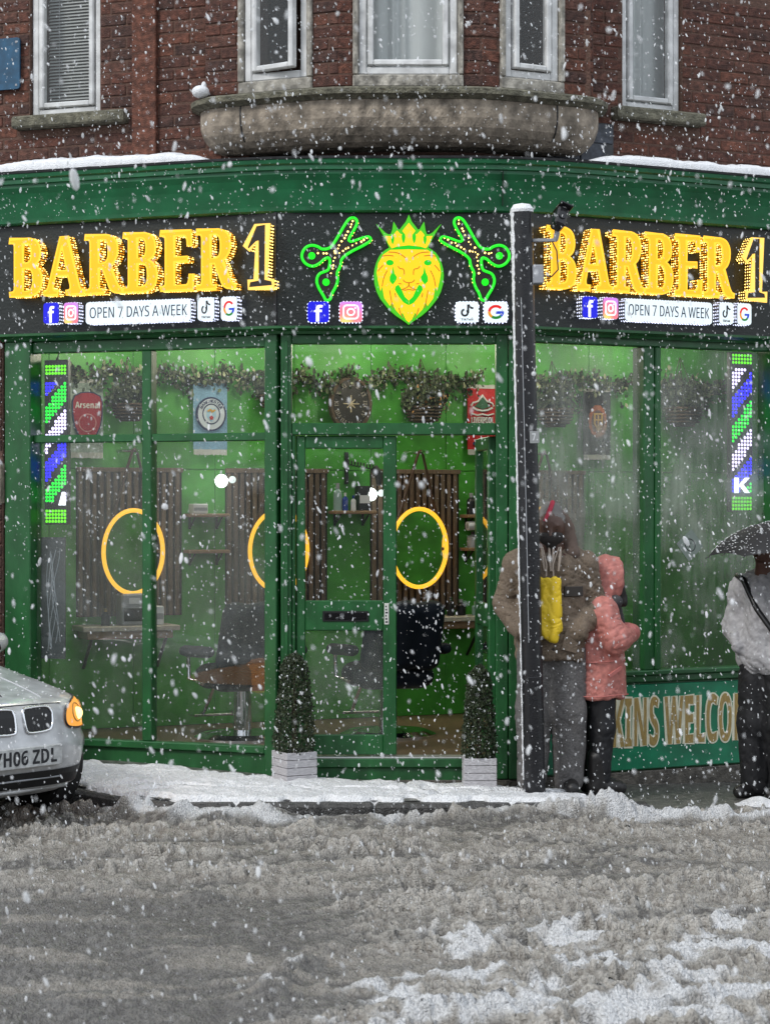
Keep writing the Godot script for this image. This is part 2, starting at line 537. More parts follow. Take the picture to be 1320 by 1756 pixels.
# ---------------------------------------------------------------- smooth bodies: tapered bones joined and meshed as surface nets
func bones_mesh(bones: Array, cell: float, wrinkle := 0.0, freq := 9.0, seed_ := 1, hem := -1e9) -> ArrayMesh:
	var lo := Vector3(1e9, 1e9, 1e9)
	var hi := -lo
	for b in bones:
		var r: float = maxf(b[2], b[3]) + 3.0 * cell
		for p in [b[0], b[1]]:
			lo = lo.min(p - Vector3(r, r, r)); hi = hi.max(p + Vector3(r, r, r))
	var nx := int((hi.x - lo.x) / cell) + 2
	var ny := int((hi.y - lo.y) / cell) + 2
	var nz := int((hi.z - lo.z) / cell) + 2
	var f := PackedFloat32Array()
	f.resize(nx * ny * nz)
	f.fill(1.0)
	for b in bones:
		var a: Vector3 = b[0]
		var e: Vector3 = b[1]
		var ra: float = b[2]
		var rb: float = b[3]
		var k: float = b[4] if b.size() > 4 else 0.05
		var fz: float = b[5] if b.size() > 5 else 1.0
		var cut: bool = b.size() > 6
		var R := maxf(ra, rb) + k + 2.0 * cell
		var l := a.min(e) - Vector3(R, R, R)
		var h := a.max(e) + Vector3(R, R, R)
		var i0 := maxi(0, int((l.x - lo.x) / cell)); var i1 := mini(nx, int((h.x - lo.x) / cell) + 2)
		var j0 := maxi(0, int((l.y - lo.y) / cell)); var j1 := mini(ny, int((h.y - lo.y) / cell) + 2)
		var k0 := maxi(0, int((l.z - lo.z) / cell)); var k1 := mini(nz, int((h.z - lo.z) / cell) + 2)
		var ab := e - a
		var inv := 1.0 / maxf(ab.length_squared(), 1e-9)
		for kz in range(k0, k1):
			for jy in range(j0, j1):
				var row := (kz * ny + jy) * nx
				for ix in range(i0, i1):
					var p := lo + Vector3(ix, jy, kz) * cell - a
					var t := clampf(p.dot(ab) * inv, 0.0, 1.0)
					var d := p - ab * t
					d.z *= fz
					var dist := d.length() - (ra + (rb - ra) * t)
					var old := f[row + ix]
					if cut:
						f[row + ix] = maxf(old, -dist)
					else:
						var s := maxf(k - absf(old - dist), 0.0) / k
						f[row + ix] = minf(old, dist) - s * s * k * 0.25
	if hem > -1e8:      # cut off straight below the hem
		for kz in nz:
			for jy in ny:
				var under := hem + 0.004 * sin(kz * 0.7) - (lo.y + jy * cell)
				if under < -2.0 * cell: continue
				var row := (kz * ny + jy) * nx
				for ix in nx: f[row + ix] = maxf(f[row + ix], under)
	var verts := PackedVector3Array()
	var id := PackedInt32Array()
	id.resize(nx * ny * nz)
	id.fill(-1)
	var sy := nx
	var sz := nx * ny
	var offs := [0, 1, sy, sy + 1, sz, sz + 1, sz + sy, sz + sy + 1]
	var edges := [[0, 1], [2, 3], [4, 5], [6, 7], [0, 2], [1, 3], [4, 6], [5, 7], [0, 4], [1, 5], [2, 6], [3, 7]]
	for kz in nz - 1:
		for jy in ny - 1:
			var row := (kz * ny + jy) * nx
			for ix in nx - 1:
				var q := row + ix
				var s := f[q] < 0.0
				if s == (f[q + 1] < 0.0) and s == (f[q + sy] < 0.0) and s == (f[q + sy + 1] < 0.0) and s == (f[q + sz] < 0.0) and s == (f[q + sz + 1] < 0.0) and s == (f[q + sz + sy] < 0.0) and s == (f[q + sz + sy + 1] < 0.0): continue
				var sum := Vector3.ZERO
				var cnt := 0
				for e in edges:
					var va: float = f[q + offs[e[0]]]
					var vb: float = f[q + offs[e[1]]]
					if (va < 0.0) != (vb < 0.0):
						var t := va / (va - vb)
						var pa := Vector3(e[0] & 1, (e[0] >> 1) & 1, e[0] >> 2)
						var pb := Vector3(e[1] & 1, (e[1] >> 1) & 1, e[1] >> 2)
						sum += pa.lerp(pb, t); cnt += 1
				id[q] = verts.size()
				verts.append(lo + (Vector3(ix, jy, kz) + sum / cnt) * cell)
	var ixs := PackedInt32Array()
	for kz in range(1, nz - 1):
		for jy in range(1, ny - 1):
			var row := (kz * ny + jy) * nx
			for ix in range(1, nx - 1):
				var q := row + ix
				var s := f[q] < 0.0
				for ax in 3:
					var st: int = [1, sy, sz][ax]
					if s == (f[q + st] < 0.0): continue
					var u: int = [sy, sz, 1][ax]
					var w: int = [sz, 1, sy][ax]
					var a := id[q]; var b := id[q - u]; var c := id[q - u - w]; var d := id[q - w]
					if a < 0 or b < 0 or c < 0 or d < 0: continue
					if s: ixs.append_array(PackedInt32Array([a, c, b, a, d, c]))
					else: ixs.append_array(PackedInt32Array([a, b, c, a, c, d]))
	return indexed(verts, ixs, wrinkle, freq, seed_)

func indexed(verts: PackedVector3Array, ixs: PackedInt32Array, wrinkle := 0.0, freq := 9.0, seed_ := 1, cols := PackedColorArray()) -> ArrayMesh:
	var norms := normals_of(verts, ixs)
	if wrinkle > 0.0:
		var nf := FastNoiseLite.new()
		nf.seed = seed_
		nf.frequency = freq
		nf.fractal_octaves = 1
		for i in verts.size():
			var p := verts[i]
			var warp := nf.get_noise_3d(p.x * 0.4 + 7.0, p.y * 0.4, p.z * 0.4)
			var drape := nf.get_noise_3d(p.x * 1.5 + warp * 0.06, p.y * 0.38 + 3.0, p.z * 1.5)
			var crease := absf(nf.get_noise_3d(p.x * 0.7, p.y * 1.9 + p.x * 1.1 + warp * 0.2, p.z * 0.7 + 5.0))
			verts[i] = p + norms[i] * wrinkle * (0.62 * drape - 0.55 * maxf(0.0, 0.22 - crease) / 0.22 + 0.2)
		norms = normals_of(verts, ixs)
	var a := []
	a.resize(Mesh.ARRAY_MAX)
	a[Mesh.ARRAY_VERTEX] = verts
	a[Mesh.ARRAY_NORMAL] = norms
	a[Mesh.ARRAY_INDEX] = ixs
	if cols.size(): a[Mesh.ARRAY_COLOR] = cols
	var m := ArrayMesh.new()
	m.add_surface_from_arrays(Mesh.PRIMITIVE_TRIANGLES, a)
	return m

func normals_of(v: PackedVector3Array, ix: PackedInt32Array) -> PackedVector3Array:      # clockwise faces
	var n := PackedVector3Array()
	n.resize(v.size())
	for i in range(0, ix.size(), 3):
		var a := ix[i]; var b := ix[i + 1]; var c := ix[i + 2]
		var m := (v[c] - v[a]).cross(v[b] - v[a])
		n[a] += m; n[b] += m; n[c] += m
	for i in n.size(): n[i] = n[i].normalized()
	return n

func field_mesh(x0: float, x1: float, nx: int, z0: float, z1: float, nz: int, fn: Callable, coloured := false) -> ArrayMesh:
	var v := PackedVector3Array()
	var c := PackedColorArray()
	v.resize((nx + 1) * (nz + 1))
	if coloured: c.resize(v.size())
	for j in nz + 1:
		var z := lerpf(z0, z1, float(j) / nz)
		for i in nx + 1:
			var x := lerpf(x0, x1, float(i) / nx)
			var r = fn.call(x, z)
			if coloured:
				v[j * (nx + 1) + i] = Vector3(x, r[0], z)
				c[j * (nx + 1) + i] = r[1]
			else: v[j * (nx + 1) + i] = Vector3(x, r, z)
	var ix := PackedInt32Array()
	ix.resize(nx * nz * 6)
	var w := 0
	var up := (z1 - z0) > 0.0
	for j in nz:
		for i in nx:
			var a := j * (nx + 1) + i
			var b := a + 1
			var d := a + nx + 1
			var e := d + 1
			var q := [a, b, e, a, e, d] if up else [a, e, b, a, d, e]
			for k in 6:
				ix[w] = q[k]
				w += 1
	return indexed(v, ix, 0.0, 9.0, 1, c)

# ---------------------------------------------------------------- mouldings that run round the corner
func front_path(u_left: float, u_right: float, soft: float) -> Array:      # [point, outward mitre] in plan
	var a: Vector3 = FL * Vector3(u_left, 0, 0)
	var b: Vector3 = FC * Vector3.ZERO
	var c: Vector3 = FR * Vector3.ZERO
	var d: Vector3 = FR * Vector3(u_right, 0, 0)
	return soften([a, b, c, d], soft)

func soften(p: Array, soft: float) -> Array:
	var q := []
	for i in p.size():
		if soft <= 0.0 or i == 0 or i == p.size() - 1:
			q.append(p[i])
			continue
		var s: Vector3 = p[i] + (p[i - 1] - p[i]).normalized() * soft
		var e: Vector3 = p[i] + (p[i + 1] - p[i]).normalized() * soft
		for k in 9:
			var t := k / 8.0
			q.append(s.lerp(p[i], t).lerp(p[i].lerp(e, t), t))
	var out := []
	for i in q.size():
		var t0: Vector3 = (q[i] - q[maxi(i - 1, 0)]).normalized()
		var t1: Vector3 = (q[mini(i + 1, q.size() - 1)] - q[i]).normalized()
		if i == 0: t0 = t1
		if i == q.size() - 1: t1 = t0
		var n0 := Vector3(-t0.z, 0, t0.x)
		var n1 := Vector3(-t1.z, 0, t1.x)
		var m := (n0 + n1).normalized()
		out.append([q[i], m / m.dot(n0)])
	return out

func sweep(prof: Array, path: Array, caps := true) -> MB:      # prof: Vector2(out, up), anticlockwise seen with out to the right
	var b := MB.new()
	var k := prof.size()
	for i in path.size() - 1:
		for j in k:
			var p: Vector2 = prof[j]
			var q: Vector2 = prof[(j + 1) % k]
			var a: Vector3 = path[i][0] + path[i][1] * p.x + Vector3.UP * p.y
			var c: Vector3 = path[i + 1][0] + path[i + 1][1] * p.x + Vector3.UP * p.y
			var d: Vector3 = path[i + 1][0] + path[i + 1][1] * q.x + Vector3.UP * q.y
			var e: Vector3 = path[i][0] + path[i][1] * q.x + Vector3.UP * q.y
			b.quad(a, c, d, e)
	if caps:
		for e in [0, path.size() - 1]:
			var ix := Geometry2D.triangulate_polygon(PackedVector2Array(prof))
			for t in range(0, ix.size(), 3):
				var w := []
				for s in 3:
					var p: Vector2 = prof[ix[t + s]]
					w.append(path[e][0] + path[e][1] * p.x + Vector3.UP * p.y)
				var out: Vector3 = (path[0][0] - path[1][0]) if e == 0 else (path[e][0] - path[e - 1][0])
				if (w[1] - w[0]).cross(w[2] - w[0]).dot(out) > 0: b.tri(w[0], w[1], w[2])
				else: b.tri(w[0], w[2], w[1])
	return b

func frame(origin: Vector3, tangent: Vector3) -> Transform3D:
	var u := tangent.normalized()
	return Transform3D(Basis(u, Vector3.UP, u.cross(Vector3.UP)), origin)

# ================================================================ the street
var nA := FastNoiseLite.new()
var nB := FastNoiseLite.new()
var nC := FastNoiseLite.new()
var nD := FastNoiseLite.new()
var nE := FastNoiseLite.new()
var nF := FastNoiseLite.new()
var nG := FastNoiseLite.new()      # cells of the large clods
var nH := FastNoiseLite.new()      # cells of the small clods

func kerb_z(x: float) -> float:
	if x < -1.2: return -12.1 - 1.1 * pow(-1.2 - x, 1.3)
	return -12.1 - maxf(0.0, x - 1.3) * 0.1

func pave_y(x: float, z: float) -> float:
	var t := clampf((kerb_z(x) - z) / 1.1, 0.0, 1.0)
	var y := lerpf(0.0, -0.045 * x - 0.01, t)
	return lerpf(y, lerpf(-0.085, -0.045 * x - 0.01, t), smoothstep(1.05, 1.7, x))

func slush_at(x: float, z: float) -> Array:
	var kz := kerb_z(x)
	var far := smoothstep(1.0, 0.0, absf(z - kz))                   # the ploughed strip along the kerb
	var right := smoothstep(-0.9, 0.9, x + (z + 9.3) * 0.25)
	var near := smoothstep(-10.4, -8.0, z)
	var heap := clampf(0.25 + 0.55 * near * right + 0.35 * nA.get_noise_2d(x * 0.8, z * 1.6) * 2.0, 0.0, 1.0)
	var track := smoothstep(0.25, -0.7, x + 0.25 * sin(z * 1.7)) * smoothstep(-10.6, -9.4, z)     # a stretch flattened by tyres
	heap = lerpf(heap, 0.04, track * 0.92)
	var b1 := 1.0 - absf(nB.get_noise_2d(x * 0.6, z)) * 2.0
	var nc := nC.get_noise_2d(x * 0.75, z)
	var b2 := 1.0 - absf(nc) * 2.0
	var b3 := nD.get_noise_2d(x * 0.85, z)
	var b4 := nE.get_noise_2d(x * 0.9, z)
	var lump := clampf(b1, 0.0, 1.0) * 0.55 + clampf(1.0 - b2, 0.0, 1.0) * 0.45
	# rounded clods with creases between them, in two sizes
	var wx := x * 0.80 + 0.05 * nc
	var d1 := nG.get_noise_2d(wx, z + 0.05 * b3) + 1.0
	var d2 := nH.get_noise_2d(x * 0.9 + 0.02 * b3, z) + 1.0
	var dome1 := maxf(0.0, 1.0 - d1 * d1 * 1.5) * smoothstep(-0.45, 0.35, nc + 0.5 * b3)      # some cells are empty
	var dome2 := maxf(0.0, 1.0 - d2 * d2 * 1.6) * smoothstep(-0.6, 0.3, b3 + 0.4 * b4)
	var ridge := maxf(0.0, nF.get_noise_2d(x * 0.22, z * 1.3))
	var cover := clampf(0.34 + 1.5 * nF.get_noise_2d(x * 0.45 + 11.0, z * 1.3) + 0.55 * heap + 0.25 * far - 0.35 * exp(-pow((z + 10.35) / 0.4, 2.0)), 0.10, 1.0) * (1.0 - 0.85 * track)
	var rut := nF.get_noise_2d(x * 0.10 + 70.0, z * 1.7 + 0.15 * sin(x * 1.3))      # wheel ruts run along the street
	cover *= lerpf(smoothstep(-0.22, 0.18, rut), 1.0, 0.75 * right * near)
	var clod := dome1 * 0.6 + dome2 * 0.4
	var h := -0.126 + 0.012 * nA.get_noise_2d(x * 0.5, z * 0.9)
	h += cover * (0.046 * dome1 + 0.022 * dome2 + 0.004 * b4) + 0.007 * dome2 * (1.0 - 0.5 * track) + 0.002 * b4
	h += heap * smoothstep(0.0, 1.0, b1) * 0.045 * (1.0 - track)
	h += 0.016 * smoothstep(-0.25, 0.3, rut) * (1.0 - 0.6 * track)
	h += 0.020 * ridge * (1.0 - 0.6 * track)
	# tyre marks that swing round in an arc, with tread blocks across them
	var ar := Vector2(x + 3.4, (z + 6.6) * 0.9).length() + 0.03 * nc
	var aa := atan2(z + 6.6, x + 3.4)
	var lane := smoothstep(0.55, 0.95, sin(ar * 11.0 + 0.6) * 0.5 + 0.5)
	h -= track * lane * 0.014
	h += track * lane * 0.006 * sin(aa * 95.0 + 3.0 * b3)
	h += track * (1.0 - lane) * 0.010 * dome2
	# two short ridges left between the wheel tracks
	var rd := exp(-pow((x + 0.30 + 0.12 * sin(z * 3.0)) / 0.07, 2.0)) * smoothstep(-8.9, -8.3, z) * smoothstep(-7.4, -7.9, z)
	rd = maxf(rd, exp(-pow((x + 0.82) / 0.10, 2.0) - pow((z + 9.75) / 0.16, 2.0)))
	h += rd * (0.030 + 0.035 * clod)
	var bank := exp(-pow((z - kz - 0.06) / 0.11, 2.0)) * smoothstep(-1.8, -1.4, x)
	var bury := 1.0 - smoothstep(-0.65, -0.40, x + 0.1 * b1) * smoothstep(1.0, 0.75, x)      # here the kerb is buried
	h += exp(-pow((z - kz - 0.02) / 0.10, 2.0)) * smoothstep(-1.8, -1.4, x) * bury * smoothstep(1.5, 1.2, x) * 0.055
	h += bank * (0.050 + 0.02 * smoothstep(-0.2, 1.0, b1) + 0.012 * clod)
	h -= smoothstep(-0.05, -0.5, z - kz) * 0.2                        # runs out under the pavement
	# colour: grey brown slush with lumps of clean snow and wet dark patches in it
	var pick := nF.get_noise_2d(x * 0.9 + 40.0, z * 1.2) * 1.1 + 0.25 * b3
	var white := smoothstep(0.42, 0.80, pick * 0.8 * (0.35 + 0.65 * right * near) + heap * 0.66 * right * near + bank * (0.55 + 0.25 * bury) + rd * 0.55 + 0.08 - 0.3 * track)
	var wet := smoothstep(0.0, 0.5, nA.get_noise_2d(x * 0.6 - 30.0, z * 2.0) * 0.7 - 0.45 * cover + 0.30 * track + 0.18 - 0.7 * rut + 0.35 * track * lane)
	var c := Color(0.30, 0.27, 0.23).lerp(Color(0.135, 0.125, 0.112), wet)
	# paler on the clods, darker in the creases between them
	var crumb := smoothstep(0.30, 0.55, dome2 * 0.8 + dome1 * 0.35 + 0.25 * b4) * (0.35 + 0.65 * cover) * (1.0 - 0.6 * track)
	c = c.lerp(Color(0.62, 0.58, 0.515), crumb)
	c = c.lerp(Color(0.90, 0.90, 0.90), white)
	return [h, c]

func build_street():
	for q in [[nA, 0.9, 11], [nB, 2.8, 12], [nC, 6.5, 13], [nD, 14.0, 14], [nE, 28.0, 15], [nF, 2.2, 16]]:
		q[0].frequency = q[1]; q[0].seed = q[2]
		q[0].noise_type = FastNoiseLite.TYPE_SIMPLEX
		q[0].fractal_octaves = 2
	for q in [[nG, 7.5, 51], [nH, 21.0, 52]]:
		q[0].noise_type = FastNoiseLite.TYPE_CELLULAR
		q[0].frequency = q[1]; q[0].seed = q[2]
		q[0].cellular_return_type = FastNoiseLite.RETURN_DISTANCE
		q[0].cellular_jitter = 0.9
		q[0].fractal_type = FastNoiseLite.FRACTAL_NONE
	var road_mesh := field_mesh(-3.3, 3.3, 720, -12.9, -6.5, 500, slush_at, true)
	structure(part("road", road_mesh, mats.slush))
	var b := MB.new()
	b.quad(Vector3(-150, -0.16, 120), Vector3(150, -0.16, 120), Vector3(150, -0.16, -160), Vector3(-150, -0.16, -160))
	structure(part("ground", b, mats.slush_far))
	# the pavement in front of the shop
	var v := PackedVector3Array()
	var ix := PackedInt32Array()
	var nx := 90
	var nz := 26
	for j in nz + 1:
		for i in nx + 1:
			var x := lerpf(-3.1, 5.0, float(i) / nx)
			var z := lerpf(-15.6, kerb_z(x) - 0.13, float(j) / nz)
			v.append(Vector3(x, pave_y(x, z), z))
	for j in nz:
		for i in nx:
			var a := j * (nx + 1) + i
			ix.append_array(PackedInt32Array([a, a + 1, a + nx + 2, a, a + nx + 2, a + nx + 1]))
	structure(part("pavement", indexed(v, ix), mats.pavement))
	# kerb stones
	var kerb := Node3D.new()
	kerb.name = "kerb"
	structure(kerb)
	add_child(kerb)
	var x := -3.0
	while x < 4.6:
		var w := 0.36 if x < -1.2 else 0.78
		var a := Vector3(x, 0, kerb_z(x))
		var e := Vector3(x + w, 0, kerb_z(x + w))
		var top := pave_y(x + w * 0.5, kerb_z(x + w * 0.5)) - 0.002
		var k := MB.new()
		k.box(Vector3(0.004, -0.25, -0.135), Vector3((e - a).length() - 0.004, top + rng.randf_range(-0.004, 0.002), 0.0), 0.018)
		part("kerb_stone", k, mats.kerb, kerb, frame(a, e - a))
		x += w
	# settled snow on the pavement
	var prints := []      # footprints along the pavement and to the door
	for i in 22: prints.append([-2.0 + i * 0.16 + rng.randf_range(-0.05, 0.05), -12.55 - 0.11 * (i % 2) + rng.randf_range(-0.06, 0.06), rng.randf_range(-0.25, 0.25)])
	for i in 5: prints.append([0.15 + 0.13 * (i % 2) + rng.randf_range(-0.03, 0.03), -12.25 - i * 0.17, PI / 2 + rng.randf_range(-0.2, 0.2)])
	var snow_fn := func(px: float, pz: float) -> float:
		var kz := kerb_z(px)
		if pz > kz - 0.02: return -0.30
		var t: float = 0.024 + 0.014 * nB.get_noise_2d(px * 0.6, pz * 0.8) + 0.008 * nC.get_noise_2d(px * 0.7, pz) + 0.004 * nD.get_noise_2d(px, pz)
		for st in prints:
			var dx: float = (px - st[0]) * cos(st[2]) + (pz - st[1]) * sin(st[2])
			var dz: float = (pz - st[1]) * cos(st[2]) - (px - st[0]) * sin(st[2])
			if absf(dx) < 0.2 and absf(dz) < 0.12: t -= 0.022 * smoothstep(1.0, 0.75, sqrt(pow(dx / 0.14, 2.0) + pow(dz / 0.052, 2.0)))
		var edge: float = 0.05 * nB.get_noise_2d(px + 9.0, 3.0) + 0.03 * nC.get_noise_2d(px, 7.0)
		t -= 0.10 * smoothstep(0.10, 0.0, (kz - pz) - 0.03 - 2.0 * maxf(0.0, edge))                      # ends in a ragged edge at the kerb
		var wall: float = -13.2 - maxf(0.0, (-0.64 - px) * 0.374) - maxf(0.0, (px - 0.82) * 0.51)
		t -= 0.10 * smoothstep(0.20, 0.05, (pz - wall) + edge * 0.7)                              # the strip under the wall stays bare
		t -= 0.12 * smoothstep(1.20, 1.55, px + edge * 2.0 - (pz + 12.2) * 0.15 + 0.2 * smoothstep(-12.5, -12.9, pz))
		t -= 0.05 * smoothstep(0.85, 1.05, px + edge) * smoothstep(-12.75, -12.95, pz)
		var patch: float = exp(-pow((px - 2.22) / 0.16, 2.0) - pow((pz + 12.75) / 0.12, 2.0))
		t = maxf(t, -0.03 + 0.075 * patch + 0.01 * nC.get_noise_2d(px, pz))
		return pave_y(px, pz) + clampf(t, -0.03, 0.08)
	var sn := part("pavement_snow", field_mesh(-3.0, 2.7, 520, -14.4, -12.06, 170, snow_fn), mat("trodden_snow", lin(0.88, 0.88, 0.885), 0.7, {"tex": noise_texture("trodden", 0.03, 0.88, 1.0, FastNoiseLite.TYPE_SIMPLEX, 5, 44), "bump": noise_tex.bumpy, "depth": 1.4, "scale": Vector3(1.6, 1.6, 3.0)}))
	stuff(sn)
	tag(sn, "white trodden snow lying on the pavement outside the shop", "snow")

# ================================================================ the houses across the street, mirrored in the panes
func build_opposite():
	var t := thing("brick_terrace", "row of brown brick houses across the street behind the viewer", "house", Transform3D(Basis(Vector3.UP, PI), Vector3(0, -0.1, 9.5)))
	var m := mat("terrace_brick", lin(0.10, 0.055, 0.042), 0.9, {"tex": noise_tex.stain, "scale": Vector3(0.5, 0.5, 0.5)})
	part("wall", MB_box(Vector3(-22, 0, -6), Vector3(22, 4.4, 0)), m, t)
	var r := MB.new()
	r.quad(Vector3(-22.2, 4.3, 0.3), Vector3(22.2, 4.3, 0.3), Vector3(22.2, 6.0, -3), Vector3(-22.2, 6.0, -3))
	r.quad(Vector3(22.2, 4.3, -6.3), Vector3(-22.2, 4.3, -6.3), Vector3(-22.2, 6.0, -3), Vector3(22.2, 6.0, -3))
	part("roof", r, mats.snow, t)
	for k in 9:
		var x := -20.0 + k * 5.0
		for q in [[0.2, 2.6], [2.4, 2.6], [2.4, 0.6]]:
			var w := part("window", MB_box(Vector3(x + q[0], q[1], 0.0), Vector3(x + q[0] + 1.0, q[1] + 1.5, 0.03)), mats.upvc, t)
			part("pane", MB_box(Vector3(x + q[0] + 0.08, q[1] + 0.08, 0.03), Vector3(x + q[0] + 0.92, q[1] + 1.42, 0.035)), mat("car_glass", lin(0.012, 0.014, 0.016), 0.06), w)
		part("door", MB_box(Vector3(x + 0.3, 0, 0.0), Vector3(x + 1.2, 2.1, 0.04)), mats.lead, t)

# ================================================================ the building
func bar(parent: Node, called: String, xf: Transform3D, m: Material, u0: float, v0: float, u1: float, v1: float, w0: float, w1: float, bev := 0.006) -> MeshInstance3D:
	var b := MB.new()
	b.box(Vector3(u0, v0, w0), Vector3(u1, v1, w1), bev)
	return part(called, b, m, parent, xf)

func pane(parent: Node, xf: Transform3D, u0: float, v0: float, u1: float, v1: float, w: float) -> MeshInstance3D:
	var b := MB.new()
	b.quad(Vector3(u0, v0, w), Vector3(u1, v0, w), Vector3(u1, v1, w), Vector3(u0, v1, w))
	return part("pane", b, mats.glass, parent, xf)

func slab(poly: Array, y0: float, y1: float) -> MB:      # poly: plan points (x, z)
	var b := MB.new()
	var p := PackedVector2Array()
	for q in poly: p.append(Vector2(q.x, -q.z))
	b.prism(p, y0, y1)
	b.place(0, Transform3D(Basis(Vector3.RIGHT, -PI / 2), Vector3.ZERO))
	return b

var brick_meshes := {}
func brick_wall(xf: Transform3D, u0: float, u1: float, v0: float, v1: float, w: float, holes: Array, top: float):
	var back := MB.new()
	# backing wall with the window openings left free
	var us := [u0, u1]
	for h in holes: us.append_array([h[0], h[2]])
	us.sort()
	for i in us.size() - 1:
		if us[i + 1] - us[i] < 0.002: continue
		var mid: float = (us[i] + us[i + 1]) * 0.5
		var spans := [[v0, top]]
		for h in holes:
			if mid > h[0] and mid < h[2]:
				var cut := []
				for s in spans:
					if h[1] > s[0] + 0.002: cut.append([s[0], minf(s[1], h[1])])
					if h[3] < s[1] - 0.002: cut.append([maxf(s[0], h[3]), s[1]])
				spans = cut
		for s in spans: back.box(Vector3(us[i], s[0], w - 0.3), Vector3(us[i + 1], s[1], w - 0.006))
	var wall := part("brick_wall", back, mats.mortar, building, xf)
	var row := 0
	var y := v0 + 0.004
	while y < v1:
		var x := u0 - (0.1125 if row % 2 else 0.0)
		while x < u1:
			var cuts := [[maxf(x, u0), minf(x + 0.215, u1)]]
			for h in holes:
				if y + 0.065 > h[1] and y < h[3]:
					var next := []
					for c in cuts:
						if c[1] <= h[0] or c[0] >= h[2]: next.append(c)
						else:
							if c[0] < h[0] - 0.01: next.append([c[0], h[0] - 0.004])
							if c[1] > h[2] + 0.01: next.append([h[2] + 0.004, c[1]])
					cuts = next
			for c in cuts:
				var l: float = snappedf(c[1] - c[0], 0.005)
				if l < 0.03: continue
				if not brick_meshes.has(l):
					var m := MB.new()
					m.box(Vector3(0, 0, -0.04), Vector3(l, 0.065, 0.0), 0.005)
					brick_meshes[l] = m.mesh()
				var o := Transform3D(Basis(Vector3.UP, rng.randf_range(-0.004, 0.004)), Vector3(c[0], y + rng.randf_range(-0.0015, 0.0015), w + rng.randf_range(-0.004, 0.003)))
				part("brick", brick_meshes[l], mats["brick%d" % [0, 0, 1, 1, 2, 3, 4][rng.randi() % 7]], wall, o)
			x += 0.225
		y += 0.075
		row += 1

func upper_window(xf: Transform3D, u0: float, u1: float, v0: float, v1: float, w: float, style: String, sash_turn := 0.0):
	var b := MB.new()
	var t := 0.05
	b.box(Vector3(u0, v0, w - 0.07), Vector3(u0 + t, v1, w), 0.008)
	b.box(Vector3(u1 - t, v0, w - 0.07), Vector3(u1, v1, w), 0.008)
	b.box(Vector3(u0 + t, v0, w - 0.068), Vector3(u1 - t, v0 + t, w - 0.002), 0.008)
	b.box(Vector3(u0 + t, v1 - t, w - 0.068), Vector3(u1 - t, v1, w - 0.002), 0.008)
	var win := part("upper_window", b, mats.upvc, building, xf)
	var s := MB.new()
	var a := u0 + t + 0.006
	var e := u1 - t - 0.006
	var q := v0 + t + 0.006
	var r := v1 - t - 0.006
	var k := 0.035
	var hinge := Transform3D(Basis(Vector3.UP, sash_turn), Vector3(a if sash_turn <= 0 else e, 0, w + 0.004))
	var off := hinge.origin.x
	s.box(Vector3(a - off, q, -0.04), Vector3(a + k - off, r, 0.012), 0.007)
	s.box(Vector3(e - k - off, q, -0.04), Vector3(e - off, r, 0.012), 0.007)
	s.box(Vector3(a + k - off, q, -0.039), Vector3(e - k - off, q + k, 0.010), 0.007)
	s.box(Vector3(a + k - off, r - k, -0.039), Vector3(e - k - off, r, 0.010), 0.007)
	part("sash", s, mats.upvc, win, hinge)
	var g := MB.new()
	g.quad(Vector3(a + k - off, q + k, -0.012), Vector3(e - k - off, q + k, -0.012), Vector3(e - k - off, r - k, -0.012), Vector3(a + k - off, r - k, -0.012))
	part("pane", g, mats.glass, win, hinge)
	if style == "blind":
		var m := MB.new()
		var y := v0 + t
		while y < v1 - t:
			m.box(Vector3(a, -0.0008, -0.010), Vector3(e, 0.0008, 0.010), 0.0, Transform3D(Basis(Vector3.RIGHT, 0.75), Vector3(0, y, w - 0.13)))
			y += 0.021
		for x in [a + 0.08, e - 0.08]: m.box(Vector3(x - 0.001, v0 + t, w - 0.117), Vector3(x + 0.001, v1, w - 0.115))
		part("blind", m, mat("blind", lin(0.42, 0.43, 0.41), 0.6), win)
	elif style == "net":
		var cm := mat("net", lin(0.52, 0.55, 0.54), 0.9)
		var m := MB.new()
		var n := 44
		for i in n:
			var p := []
			for d in [i, i + 1]:
				var x := lerpf(u0, u1, float(d) / n)
				p.append(Vector3(x, 0, w - 0.16 + 0.014 * sin(x * 61.0 + 2.0 * sin(x * 17.0))))
			m.quad(p[0] + Vector3(0, v0, 0), p[1] + Vector3(0, v0, 0), p[1] + Vector3(0, v1, 0), p[0] + Vector3(0, v1, 0))
		part("curtain", m, cm, win)

